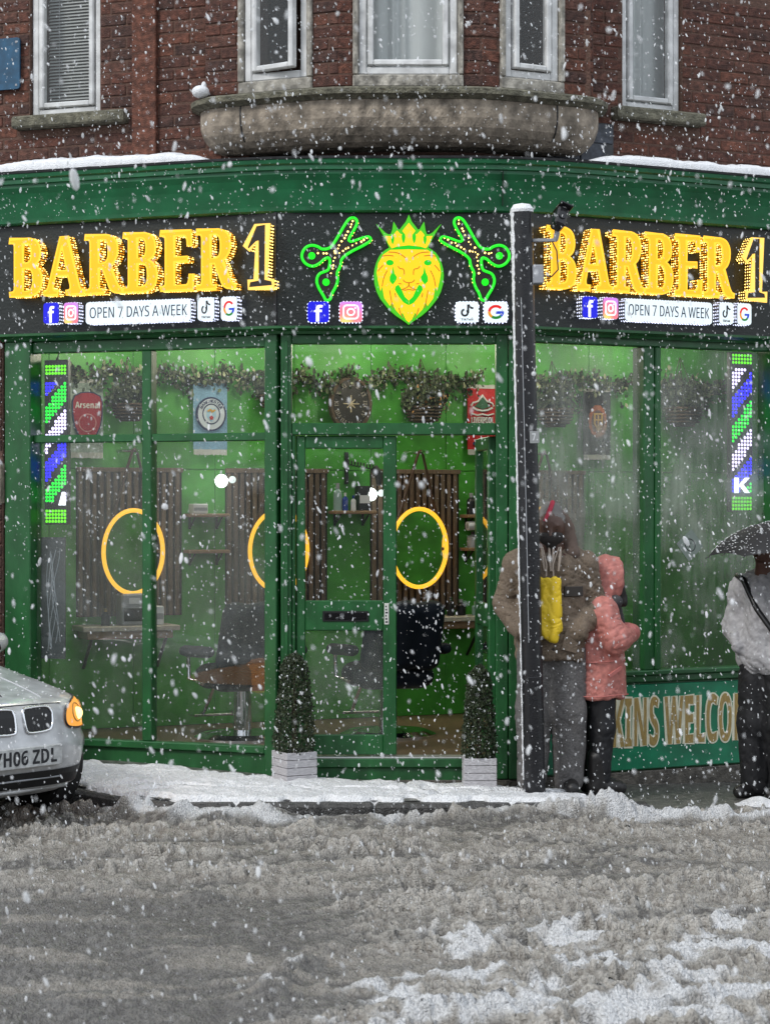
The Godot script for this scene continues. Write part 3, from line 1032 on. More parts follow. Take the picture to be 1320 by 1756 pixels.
func snow_ledge(called: String, label: String, path: Array, w0: float, w1: float, y: float, thick: float, seed_: int):
	var nf := FastNoiseLite.new()
	nf.seed = seed_
	nf.frequency = 2.2
	var total := 0.0
	for i in path.size() - 1: total += (path[i + 1][0] - path[i][0]).length()
	var v := PackedVector3Array()
	var ix := PackedInt32Array()
	var n := 140
	var m := 12
	for i in n + 1:
		var s := total * i / n
		var k := 0
		var acc := 0.0
		while k < path.size() - 2 and acc + (path[k + 1][0] - path[k][0]).length() < s:
			acc += (path[k + 1][0] - path[k][0]).length()
			k += 1
		var f: float = (s - acc) / (path[k + 1][0] - path[k][0]).length()
		var p: Vector3 = path[k][0].lerp(path[k + 1][0], f)
		var o: Vector3 = path[k][1].lerp(path[k + 1][1], f)
		var taper: float = minf(1.0, minf(s, total - s) / 0.28)
		taper = sqrt(maxf(taper, 0.0))
		var h: float = thick * taper * (1.0 + 0.25 * nf.get_noise_1d(s) + 0.10 * nf.get_noise_1d(s * 7.0))
		var wf := w1 + 0.012 * nf.get_noise_1d(s * 3.0 + 50.0)
		for j in m + 1:
			var g: float = PI * j / m
			var c := -cos(g)
			var r: float = pow(maxf(sin(g), 0.0), 0.55)
			var across := lerpf(w0, wf, c * 0.5 + 0.5)
			v.append(p + o * (across + 0.01 * r * maxf(c, 0.0)) + Vector3.UP * (y + h * r * (1.0 + 0.06 * nf.get_noise_2d(s * 6.0, j))))
	for i in n:
		for j in m:
			var a := i * (m + 1) + j
			ix.append_array(PackedInt32Array([a, a + m + 1, a + m + 2, a, a + m + 2, a + 1]))
	var o2 := part(called, indexed(v, ix), mats.snow)
	stuff(o2)
	tag(o2, label, "snow")

func build_building():
	building = thing("barber_shop", "corner building of dark red brick above a green painted barber shop front", "building")
	var P: Material = mats.paint
	# ---- inside: floor, ceiling, walls
	var l0: Vector3 = FL * Vector3(-1.95, 0, -0.10)
	var l1: Vector3 = FC * Vector3(-0.02, 0, -0.10)
	var r0: Vector3 = FC * Vector3(1.48, 0, -0.10)
	var r1: Vector3 = FR * Vector3(3.0, 0, -0.10)
	var i0: Vector3 = FI * Vector3(-0.3, 0, -0.08)
	var i1: Vector3 = FI * Vector3(6.6, 0, -0.08)
	part("floor", slab([l0, l1, r0, r1, i1, i0], -0.2, 0.118), mats.floor_wood, building)
	part("ceiling", slab([l0, l1, r0, r1, i1, i0], 2.98, 3.05), mats.ceiling, building)
	# inside walls, panel by panel with joints between the boards
	var wall := part("inside_wall", MB_box(Vector3(-0.3, 0.0, -0.20), Vector3(6.6, 3.0, -0.02)), mats.wall_green, building, FI)
	var wu := -0.29
	while wu < 6.4:
		var p := MB.new()
		p.box(Vector3(wu + 0.0015, 0.12, -0.02), Vector3(wu + 0.5985, 1.925, 0.0), 0.003)
		part("wall_panel", p, mats.wall_green, wall)
		p = MB.new()
		p.box(Vector3(wu + 0.0015, 1.93, -0.02), Vector3(wu + 0.5985, 2.98, 0.0), 0.003)
		part("wall_panel", p, mats.wall_green, wall)
		wu += 0.6
	part("inside_wall", MB_box(Vector3(0, 0, 0.0), Vector3((i0 - l0).length(), 3.0, 0.1)), mats.wall_green, building, frame(l0 + Vector3(-0.02, 0, 0), i0 - l0))
	part("inside_wall", MB_box(Vector3(0, 0, -0.1), Vector3((i1 - r1).length(), 3.0, 0.0)), mats.wall_green, building, frame(r1, i1 - r1))
	for q in [[0.60, "over the red shield scarf"], [1.60, "over the sky blue scarf"], [2.65, "over the oval clock"], [3.70, "over the red scarf"], [4.80, "over the black scarf"]]:
		var lp := thing("ceiling_light", "white tube light on the shop ceiling " + q[1], "light", Transform3D(FI.basis, FI * Vector3(q[0], 2.98, 0.62)), "tube lights on the shop ceiling")
		var hb := MB.new()
		hb.box(Vector3(-0.36, -0.035, -0.03), Vector3(0.36, -0.001, 0.03), 0.006)
		part("housing", hb, mats.white_plastic, lp)
		var db := MB.new()
		db.tube([Vector3(-0.34, -0.055, 0), Vector3(0.34, -0.055, 0)], [0.014], 10)
		part("light_tube", db, glow("tube_light_glow", Color(1.0, 0.98, 0.93), 2.5), lp)
		var ol := OmniLight3D.new()
		ol.name = "ceiling_light_glow"
		ol.light_energy = 0.22
		ol.light_color = Color(1.0, 0.97, 0.88)
		ol.omni_range = 9.0
		ol.omni_attenuation = 2.0
		ol.light_size = 0.10
		ol.shadow_enabled = true
		lp.add_child(ol)
		ol.position = Vector3(0, -0.19, 0)
	# ---- left front
	bar(building, "pilaster", FL, P, -1.90, 0.0, -1.712, 2.72, -0.10, 0.05)
	bar(building, "pilaster", FL, P, -0.092, 0.0, -0.012, 2.735, -0.10, 0.035)
	bar(building, "stall_board", FL, P, -1.712, 0.02, -0.092, 0.150, -0.06, 0.0)
	bar(building, "plinth", FL, mats.plinth, -1.90, -0.25, -0.004, 0.02, -0.10, 0.03)
	var fr := bar(building, "window_frame", FL, P, -1.712, 2.645, -0.092, 2.72, -0.06, 0.02)
	bar(fr, "bottom_rail", Transform3D.IDENTITY, P, -1.712, 0.150, -0.092, 0.196, -0.06, 0.03)
	bar(fr, "mullion", Transform3D.IDENTITY, P, -0.937, 0.196, -0.872, 2.645, -0.07, 0.015)
	bar(fr, "transom", Transform3D.IDENTITY, P, -1.712, 2.072, -0.937, 2.122, -0.06, 0.008)
	bar(fr, "transom", Transform3D.IDENTITY, P, -0.872, 2.072, -0.092, 2.122, -0.06, 0.008)
	for q in [[-1.712, -0.937], [-0.872, -0.092]]:
		pane(fr, Transform3D.IDENTITY, q[0], 0.19, q[1], 2.08, -0.03)
		pane(fr, Transform3D.IDENTITY, q[0], 2.115, q[1], 2.65, -0.03)
		mist_or_haze_film(fr, q[0] + 0.003, 0.2, q[1] - 0.003, 2.07, 20 + int(q[0] * 10), 0.055, 0.22)  # pale film painted for the haze of street reflections in this glass
	# ---- door front
	bar(building, "pilaster", FC, P, 0.004, 0.0, 0.069, 2.735, -0.10, 0.03)
	bar(building, "pilaster_strip", FC, P, 0.030, 0.02, 0.048, 2.68, 0.03, 0.042, 0.003)
	bar(building, "pilaster", FC, P, 1.318, 0.0, 1.392, 2.735, -0.10, 0.03)
	bar(building, "pilaster", FC, P, 1.396, 0.0, 1.456, 2.735, -0.10, 0.045)
	bar(building, "step", FC, P, 0.069, -0.1, 1.318, 0.072, -0.06, 0.02)
	bar(building, "threshold", FC, P, 0.069, 0.072, 1.318, 0.128, -0.10, 0.045)
	bar(building, "threshold_strip", FC, mat("alloy", lin(0.6, 0.6, 0.58), 0.35, {"metal": 0.8}), 0.072, 0.128, 1.316, 0.137, -0.09, 0.04, 0.003)
	var fan := bar(building, "fanlight_frame", FC, P, 0.069, 2.662, 1.318, 2.72, -0.06, 0.02)
	bar(fan, "door_head", Transform3D.IDENTITY, P, 0.069, 2.105, 1.318, 2.178, -0.08, 0.02)
	pane(fan, Transform3D.IDENTITY, 0.069, 2.17, 1.318, 2.668, -0.03)
	bar(building, "door_post", FC, P, 0.069, 0.137, 0.092, 2.105, -0.08, 0.012)
	# the closed leaf
	var d := bar(building, "door", FC, P, 0.096, 0.145, 0.152, 2.10, -0.055, -0.008)
	bar(d, "stile", Transform3D.IDENTITY, P, 0.629, 0.145, 0.711, 2.10, -0.055, -0.008)
	bar(d, "rail", Transform3D.IDENTITY, P, 0.152, 2.022, 0.629, 2.10, -0.055, -0.010)
	bar(d, "rail", Transform3D.IDENTITY, P, 0.152, 0.906, 0.629, 1.091, -0.055, -0.010)
	bar(d, "rail", Transform3D.IDENTITY, P, 0.152, 0.145, 0.629, 0.268, -0.055, -0.010)
	pane(d, Transform3D.IDENTITY, 0.150, 1.085, 0.632, 2.03, -0.03)
	pane(d, Transform3D.IDENTITY, 0.150, 0.262, 0.632, 0.912, -0.03)
	mist_or_haze_film(d, 0.154, 0.270, 0.627, 0.904, 31, 0.07, 0.22)  # the same painted reflection haze on the lower door pane
	var lb := bar(d, "letter_box", Transform3D.IDENTITY, mats.black_plastic, 0.258, 0.963, 0.540, 1.027, -0.010, -0.002, 0.004)
	bar(d, "letter_flap", Transform3D.IDENTITY, mat("black_gloss", lin(0.006, 0.006, 0.007), 0.15), 0.272, 0.975, 0.526, 1.015, -0.002, 0.003, 0.002)
	bar(d, "lock_plate", Transform3D.IDENTITY, mats.paper, 0.636, 0.945, 0.664, 1.075, -0.008, -0.003, 0.002)
	var lk := MB.new()
	for i in 6: lk.box(Vector3(0.642, 0.955 + i * 0.019, -0.003), Vector3(0.658 - 0.004 * (i % 3), 0.965 + i * 0.019, -0.0022))
	part("lock_plate_print", lk, mats.ink, d)
	lb.name = "letter_box"
	# the other leaf, swung open into the shop
	var open := frame(FC * Vector3(1.300, 0, -0.06), Vector3(-0.062, 0, -0.60))
	var od := bar(building, "open_door", open, P, 0.0, 0.145, 0.07, 2.10, -0.022, 0.022)
	bar(od, "stile", Transform3D.IDENTITY, P, 0.53, 0.145, 0.60, 2.10, -0.022, 0.022)
	bar(od, "rail", Transform3D.IDENTITY, P, 0.07, 2.02, 0.53, 2.10, -0.021, 0.021)
	bar(od, "rail", Transform3D.IDENTITY, P, 0.07, 0.145, 0.53, 0.27, -0.021, 0.021)
	bar(od, "rail", Transform3D.IDENTITY, P, 0.07, 0.92, 0.53, 1.06, -0.021, 0.021)
	bar(od, "pull_bar", Transform3D.IDENTITY, mats.black_plastic, 0.555, 0.75, 0.58, 2.02, 0.022, 0.05)
	pane(od, Transform3D.IDENTITY, 0.068, 0.26, 0.532, 0.93, 0.0)
	pane(od, Transform3D.IDENTITY, 0.068, 1.05, 0.532, 2.03, 0.0)
	# ---- right front
	bar(building, "pilaster", FR, P, 0.006, -0.05, 0.100, 2.735, -0.10, 0.03)
	var wf := bar(building, "window_frame", FR, P, 0.100, 2.676, 1.872, 2.73, -0.06, 0.02)
	bar(wf, "mullion", Transform3D.IDENTITY, P, 0.905, 0.632, 0.985, 2.676, -0.12, 0.012)
	bar(wf, "mullion_edge", Transform3D.IDENTITY, P, 0.985, 0.632, 1.026, 2.676, -0.05, 0.026)
	bar(wf, "sill", Transform3D.IDENTITY, P, 0.100, 0.604, 1.872, 0.634, -0.06, 0.055)
	bar(wf, "apron", Transform3D.IDENTITY, P, 0.100, 0.560, 1.872, 0.604, -0.06, 0.035)
	pane(wf, Transform3D.IDENTITY, 0.1, 0.63, 0.908, 2.68, -0.03)
	pane(wf, Transform3D.IDENTITY, 1.02, 0.63, 1.874, 2.68, -0.03)
	mist_or_haze_film(wf, 0.102, 0.636, 0.903, 2.674, 3)
	mist_or_haze_film(wf, 1.028, 0.636, 1.870, 2.674, 8)
	bar(building, "pilaster", FR, P, 1.872, 0.560, 2.10, 2.74, -0.10, 0.05)
	bar(building, "pilaster", FR, P, 2.98, -0.25, 3.2, 2.74, -0.10, 0.05)
	bar(building, "unseen_solid_bay", FR, P, 2.10, 0.2, 2.98, 2.73, -0.10, 0.0)  # unseen bay made solid so the ring mirror inside reflects green, not daylight
	bar(building, "stall_riser", FR, P, 0.100, 0.0, 2.10, 0.560, -0.08, 0.004)
	bar(building, "stall_riser", FR, P, 2.10, 0.0, 2.98, 0.200, -0.08, 0.004)
	bar(building, "plinth", FR, mats.plinth, 0.006, -0.35, 3.2, 0.0, -0.10, 0.022)
	bar(building, "plinth", FC, mats.plinth, 0.004, -0.25, 1.456, -0.005, -0.10, 0.03)
	# ---- the pier beside the shop on the left: brick with a block of pale stone
	var pier := bar(building, "pier", FL, mats.mortar, -2.6, -0.25, -1.906, 3.8, -0.20, 0.062)
	var y := 0.0
	while y < 2.75:
		for k in 3:
			if y > 1.68 and y < 1.95: continue
			var m := MB.new()
			m.box(Vector3(-2.596 + k * 0.231, y + 0.004, 0.03), Vector3(-2.372 + k * 0.231, y + 0.069, 0.075), 0.005)
			part("brick", m, mats["brick%d" % [1, 3, 3][rng.randi() % 3]], pier)
		y += 0.075
	bar(pier, "stone_block", Transform3D.IDENTITY, mats.stone, -2.6, 1.68, -1.904, 1.95, 0.0, 0.095, 0.01)
	# ---- fascia and cornice round the corner
	var sharp := front_path(-1.95, 3.3, 0.0)
	var soft := front_path(-2.1, 3.3, 0.42)
	part("sign_board", sweep([Vector2(-0.08, 2.765), Vector2(0.10, 2.765), Vector2(0.10, 3.46), Vector2(-0.08, 3.46)], sharp), mats.sign_black, building)
	part("moulding", sweep([Vector2(-0.08, 2.72), Vector2(0.06, 2.72), Vector2(0.075, 2.735), Vector2(0.115, 2.75), Vector2(0.115, 2.765), Vector2(-0.08, 2.765)], sharp), P, building)
	for q in [[FL, 0.012], [FC, 1.442]]:
		bar(building, "sign_board_joint", q[0], mats.black_plastic, q[1] - 0.010, 2.77, q[1] + 0.010, 3.455, 0.09, 0.112, 0.003)
	var cor := [Vector2(-0.06, 3.452), Vector2(0.135, 3.452), Vector2(0.148, 3.462), Vector2(0.150, 3.485), Vector2(0.158, 3.53), Vector2(0.170, 3.59), Vector2(0.186, 3.64), Vector2(0.205, 3.675), Vector2(0.205, 3.695), Vector2(0.222, 3.700), Vector2(0.222, 3.725), Vector2(0.236, 3.735), Vector2(0.240, 3.760), Vector2(-0.06, 3.775)]
	part("cornice", sweep(cor, soft), mats.paint_fascia, building)
	part("cornice_joint", sweep([Vector2(0.1, 3.49), Vector2(0.1545, 3.49), Vector2(0.172, 3.59), Vector2(0.207, 3.69), Vector2(0.1, 3.69)], [[FC * Vector3(1.3485, 0, 0), Vector3(0, 0, 1.002)], [FC * Vector3(1.3525, 0, 0), Vector3(0, 0, 1.002)]]), mats.black_gap, building)
	part("lead_flashing", sweep([Vector2(-0.5, 3.74), Vector2(0.246, 3.762), Vector2(0.250, 3.776), Vector2(0.02, 3.80), Vector2(-0.30, 3.86), Vector2(-0.5, 3.86)], soft), mats.lead, building)
	# ---- upper storey
	brick_wall(FL, -2.5, -0.30, 3.845, 4.90, -0.20, [[-1.86, 4.20, -1.345, 5.6], [-1.95, 4.115, -1.14, 4.20]], 6.4)
	brick_wall(FR, 0.30, 3.1, 3.845, 4.90, -0.20, [[0.885, 4.215, 1.345, 5.6], [0.80, 4.13, 1.48, 4.215]], 6.4)
	part("upper_floor", slab([FL * Vector3(-2.4, 0, -0.3), FC * Vector3(0.0, 0, -0.3), FC * Vector3(1.46, 0, -0.3), FR * Vector3(2.9, 0, -0.3), FI * Vector3(6.8, 0, -0.3), FI * Vector3(-0.5, 0, -0.3)], 3.70, 3.85), mats.shelf_wood, building)
	bar(building, "window_sill", FL, mats.stone_sill, -1.95, 4.118, -1.14, 4.198, -0.3, -0.115, 0.012)
	bar(building, "window_sill", FR, mats.stone_sill, 0.80, 4.133, 1.48, 4.213, -0.3, -0.115, 0.012)
	upper_window(FL, -1.858, -1.347, 4.20, 5.6, -0.235, "blind")
	upper_window(FR, 0.888, 1.343, 4.217, 5.6, -0.235, "net")
	# a projecting pier beside the left window
	bar(building, "brick_pier", FL, mats.brick2, -1.10, 3.85, -0.93, 6.4, -0.21, -0.165, 0.006)
	# dark slate hung patch beside the bay
	var sl := bar(building, "slate_flashing", FR, mats.lead, 0.30, 3.85, 0.80, 4.10, -0.205, -0.175, 0.004)
	for q in [[0.31, 3.97, 0.45, 4.09], [0.46, 3.97, 0.62, 4.09], [0.63, 3.97, 0.79, 4.09], [0.36, 3.855, 0.54, 3.965], [0.55, 3.855, 0.73, 3.965]]:
		bar(sl, "slate", Transform3D.IDENTITY, mat("slate", lin(0.10, 0.115, 0.145), 0.6, {"tex": noise_tex.stain, "scale": Vector3(2, 2, 2)}), q[0], q[1], q[2], q[3], -0.176, -0.166, 0.003)
	# roof that closes the storey
	part("roof", slab([FL * Vector3(-2.6, 0, -0.1), FC * Vector3(-0.02, 0, -0.1), FC * Vector3(1.48, 0, -0.1), FR * Vector3(3.2, 0, -0.1), FI * Vector3(7.0, 0, -0.5), FI * Vector3(-0.6, 0, -0.5)], 6.4, 6.55), mats.lead, building)
	part("rear_wall", MB_box(Vector3(-0.6, -0.2, -0.6), Vector3(7.0, 6.4, -0.22)), mats.mortar, building, FI)
	part("party_wall", MB_box(Vector3(-2.4, -0.2, -1.6), Vector3(-2.2, 6.4, -0.55)), mats.mortar, building, FL)
	# ---- bay window
	var bp := [Vector3(-1.13, 0, -13.72), Vector3(-1.13, 0, -13.40), Vector3(-0.30, 0, -13.05), Vector3(0.60, 0, -13.05), Vector3(1.31, 0, -13.40), Vector3(1.31, 0, -13.85)]
	var bpath := soften(bp, 0.16)
	var sharp_bay := soften(bp, 0.0)
	var corb := [Vector2(-0.30, 3.86), Vector2(-0.13, 3.865), Vector2(-0.075, 3.885), Vector2(-0.03, 3.92), Vector2(0.005, 3.965), Vector2(0.025, 4.02), Vector2(0.030, 4.075), Vector2(0.026, 4.13), Vector2(-0.30, 4.13)]
	var bay := part("bay_corbel", sweep(corb, bpath), mats.stone, building)
	part("bay_sill", sweep([Vector2(-0.30, 4.13), Vector2(0.035, 4.13), Vector2(0.060, 4.145), Vector2(0.085, 4.155), Vector2(0.088, 4.185), Vector2(0.06, 4.20), Vector2(-0.10, 4.225), Vector2(-0.30, 4.225)], bpath), mats.stone_sill, bay)
	# joints and cracks in the corbel stones
	for q in [[0.30, bp[1], bp[2]], [0.62, bp[3], bp[4]]]:
		var o: Vector3 = q[1].lerp(q[2], q[0])
		var t: Vector3 = (q[2] - q[1]).normalized()
		part("stone_joint", sweep([Vector2(-0.1, 3.89), Vector2(-0.026, 3.92), Vector2(0.009, 3.965), Vector2(0.029, 4.02), Vector2(0.034, 4.075), Vector2(0.030, 4.13), Vector2(-0.1, 4.13)], [[o, Vector3(-t.z, 0, t.x)], [o + t * 0.009, Vector3(-t.z, 0, t.x)]]), mats.black_gap, bay)
	# facets: stone under and beside each window, brick at the corners
	var facets := [[bp[1], bp[2], 0.27, 0.70, "dark", -0.22], [bp[2], bp[3], 0.14, 0.74, "net", 0.0], [bp[3], bp[4], 0.16, 0.54, "dark", 0.06]]
	for f in facets:
		var fx := frame(f[0], f[1] - f[0])
		var len: float = (f[1] - f[0]).length()
		var st := 0.035
		bar(bay, "stone_panel", fx, mats.stone_pale, f[2] - st, 4.21, f[3] + st, 4.285, -0.25, -0.012, 0.008)
		bar(bay, "stone_jamb", fx, mats.stone_pale, f[2] - st, 4.285, f[2] - 0.002, 6.3, -0.25, -0.006, 0.008)
		bar(bay, "stone_jamb", fx, mats.stone_pale, f[3] + 0.002, 4.285, f[3] + st, 6.3, -0.25, -0.006, 0.008)
		upper_window(fx, f[2], f[3], 4.287, 5.6, -0.035, f[4], f[5])
		bar(bay, "stone_lintel", fx, mats.stone_pale, f[2], 5.602, f[3], 6.3, -0.25, -0.006, 0.008)
		brick_wall(fx, 0.0 + (0.0 if f[0] == bp[1] else 0.003), f[2] - st, 4.215, 4.90, -0.03, [], 6.3)
		brick_wall(fx, f[3] + st, len, 4.215, 4.90, -0.03, [], 6.3)
	for q in [[bp[0], bp[1]], [bp[4], bp[5]]]:
		var fx := frame(q[0], q[1] - q[0])
		brick_wall(fx, 0.0, (q[1] - q[0]).length() - 0.02, 4.215, 4.90, -0.03, [], 6.3)
	part("bay_roof", slab(bp, 6.3, 6.4), mats.lead, bay)
	# ---- snow on the cornice
	snow_ledge("ledge_snow", "smooth white snow on the cornice ledge under the window with the blind", front_path(-2.05, -0.2, 0.0).slice(0, 1) + [[FL * Vector3(-0.42, 0, 0), (FL.basis * Vector3(0, 0, 1))]], -0.16, 0.20, 3.785, 0.078, 4)
	snow_ledge("ledge_snow", "smooth white snow on the cornice ledge beside the slates under the net curtain window", [[FR * Vector3(0.44, 0, 0), FR.basis * Vector3(0, 0, 1)], [FR * Vector3(3.0, 0, 0), FR.basis * Vector3(0, 0, 1)]], -0.16, 0.18, 3.785, 0.078, 9)
	var tip := MB.new()
	tip.ball(Vector3(-1.14, 4.235, -13.36), Vector3(0.055, 0.04, 0.06), 14, 10)
	tip.ball(Vector3(-1.12, 4.265, -13.36), Vector3(0.018, 0.035, 0.03), 10, 8)
	var ts := part("ledge_snow", tip, mats.snow)
	stuff(ts)
	tag(ts, "small cap of snow on the end of the bay window sill", "snow")
	# ---- the blue plate high on the wall
	var bl := thing("blue_plate", "blue metal plate fixed high on the brick beside the blind window", "sign", FL)
	var bm := MB.new()
	bm.prism(round_rect(-2.45, 4.385, -1.915, 4.72, 0.02), -0.185, -0.17)
	part("plate", bm, mat("blue_plate", lin(0.015, 0.10, 0.20), 0.4, {"tex": noise_tex.blotch, "scale": Vector3(2, 2, 2)}), bl)
	var br := MB.new()
	for q in [[-2.42, 4.41], [-2.42, 4.69], [-1.94, 4.41], [-1.94, 4.69]]: br.box(Vector3(q[0] - 0.008, q[1] - 0.008, -0.2), Vector3(q[0] + 0.008, q[1] + 0.008, -0.166), 0.003)
	part("bolt", br, mats.grey_plastic, bl)

func MB_box(lo: Vector3, hi: Vector3, bev := 0.0) -> MB:
	var b := MB.new()
	b.box(lo, hi, bev)
	return b

func mist_or_haze_film(parent: Node, u0: float, v0: float, u1: float, v1: float, seed_: int, base := 0.09, amount := 1.0):
	# film inside the pane: droplets on misted windows, painted reflection haze on the rest
	var w := 256
	var h := 512
	var im := Image.create(w, h, false, Image.FORMAT_RGBA8)
	var a := FastNoiseLite.new()
	a.seed = seed_
	a.frequency = 0.008
	a.fractal_octaves = 4
	var b := FastNoiseLite.new()
	b.seed = seed_ + 5
	b.frequency = 0.06
	b.fractal_octaves = 2
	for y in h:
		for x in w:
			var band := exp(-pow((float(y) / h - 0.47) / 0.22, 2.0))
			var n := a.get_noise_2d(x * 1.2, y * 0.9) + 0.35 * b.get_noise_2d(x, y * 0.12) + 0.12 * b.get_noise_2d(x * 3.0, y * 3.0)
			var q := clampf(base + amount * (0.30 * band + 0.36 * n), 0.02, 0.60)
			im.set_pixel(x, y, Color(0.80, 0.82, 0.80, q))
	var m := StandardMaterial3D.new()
	m.resource_name = "mist_or_haze_film"
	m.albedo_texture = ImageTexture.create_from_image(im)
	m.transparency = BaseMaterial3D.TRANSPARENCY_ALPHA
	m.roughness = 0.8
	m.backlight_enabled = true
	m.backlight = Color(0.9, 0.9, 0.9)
	var s := MB.new()
	s.quad(Vector3(u0, v0, -0.034), Vector3(u1, v0, -0.034), Vector3(u1, v1, -0.034), Vector3(u0, v1, -0.034))
	s.uv = PackedVector2Array([Vector2(0, 1), Vector2(1, 0), Vector2(1, 1), Vector2(0, 1), Vector2(0, 0), Vector2(1, 0)])
	part("mist_or_haze_film", s, m, parent)

# ================================================================ signs
var bulb: ArrayMesh

func led_rows(loops: Array, z0: float, z1: float, step: float, rows: int) -> Array:
	var out := []
	for l in loops:
		var k := 0
		for p in along(l, step):
			for r in rows:
				var z := lerpf(z0, z1, (r + 0.5) / rows)
				var s := rng.randf_range(0.75, 1.2)
				out.append(Transform3D(Basis().scaled(Vector3(s, s, s)), Vector3(p.x, p.y, z)))
			k += 1
	return out

func letter_sign(xf: Transform3D, label: String, x0: float, x1: float, y0: float, y1: float, one: Array):
	var s := thing("letter_sign", label, "sign", xf, "lit letter signs on the side fascias")
	var gold := mat("letter_side", lin(0.35, 0.19, 0.03), 0.25, {"metal": 0.7})
	var face := glow("sign_yellow", Color(1.0, 0.70, 0.02), 0.98)
	var rimm := glow("sign_yellow_rim", Color(1.0, 0.76, 0.16), 1.1)
	var dot := glow("led_warm", Color(1.0, 0.84, 0.45), 4.0)
	var dim := mat("led_unlit_gold", lin(0.55, 0.33, 0.06), 0.3, {"metal": 0.6, "emit": Color(1.0, 0.66, 0.12), "energy": 0.9})
	for l in fit_text("BARBER", "Droid Serif", 700, x0, y0, x1, y1):
		var m := MB.new()
		var sides := MB.new()
		var rim := MB.new()
		var loops := []
		for q in l.shapes:
			for p in q.p: m.face(p, 0.200, true)
			sides.wall(q.o, 0.102, 0.1995)
			loops.append(q.o)
			rim.stroke(Array(q.o), 0.010, 0.196, 0.2015, true)
			for h in q.h:
				sides.wall(h, 0.102, 0.1995, false)
				loops.append(h)
				rim.stroke(Array(h), 0.010, 0.196, 0.2015, true)
		var f := part("letter", m, face, s)
		part("letter_side", sides, gold, f)
		part("letter_rim", rim, rimm, f)
		var spots := led_rows(loops, 0.106, 0.198, 0.0155, 5)
		var a := []
		var b := []
		for t in spots: (a if rng.randf() < 0.5 else b).append(t)
		many("led_bulbs", bulb, dot, a, f)
		many("led_bulbs", bulb, dim, b, f)
	# the open numeral: dark face, lit outline
	var w: float = one[1] - one[0]
	var h: float = y1 - y0 + 0.02
	var num := []
	for p in [[0.03, 0.66], [0.38, 0.99], [0.80, 1.0], [0.74, 0.13], [0.97, 0.12], [0.98, 0.0], [0.14, 0.0], [0.15, 0.12], [0.40, 0.13], [0.44, 0.74], [0.16, 0.60]]:
		num.append(Vector2(one[0] + p[0] * w, y0 - 0.005 + p[1] * h))
	var nm := MB.new()
	nm.face(PackedVector2Array(num), 0.196, true)
	var nn := part("numeral", nm, mat("numeral_face", lin(0.02, 0.012, 0.006), 0.3), s)
	var ns := MB.new()
	ns.wall(PackedVector2Array(num), 0.102, 0.1955)
	part("numeral_side", ns, gold, nn)
	var nr := MB.new()
	nr.stroke(num, 0.016, 0.190, 0.203, true)
	part("numeral_neon", nr, glow("sign_neon_gold", Color(1.0, 0.80, 0.36), 1.1), nn)
	many("led_bulbs", bulb, dot, led_rows([num], 0.106, 0.198, 0.019, 4), nn)

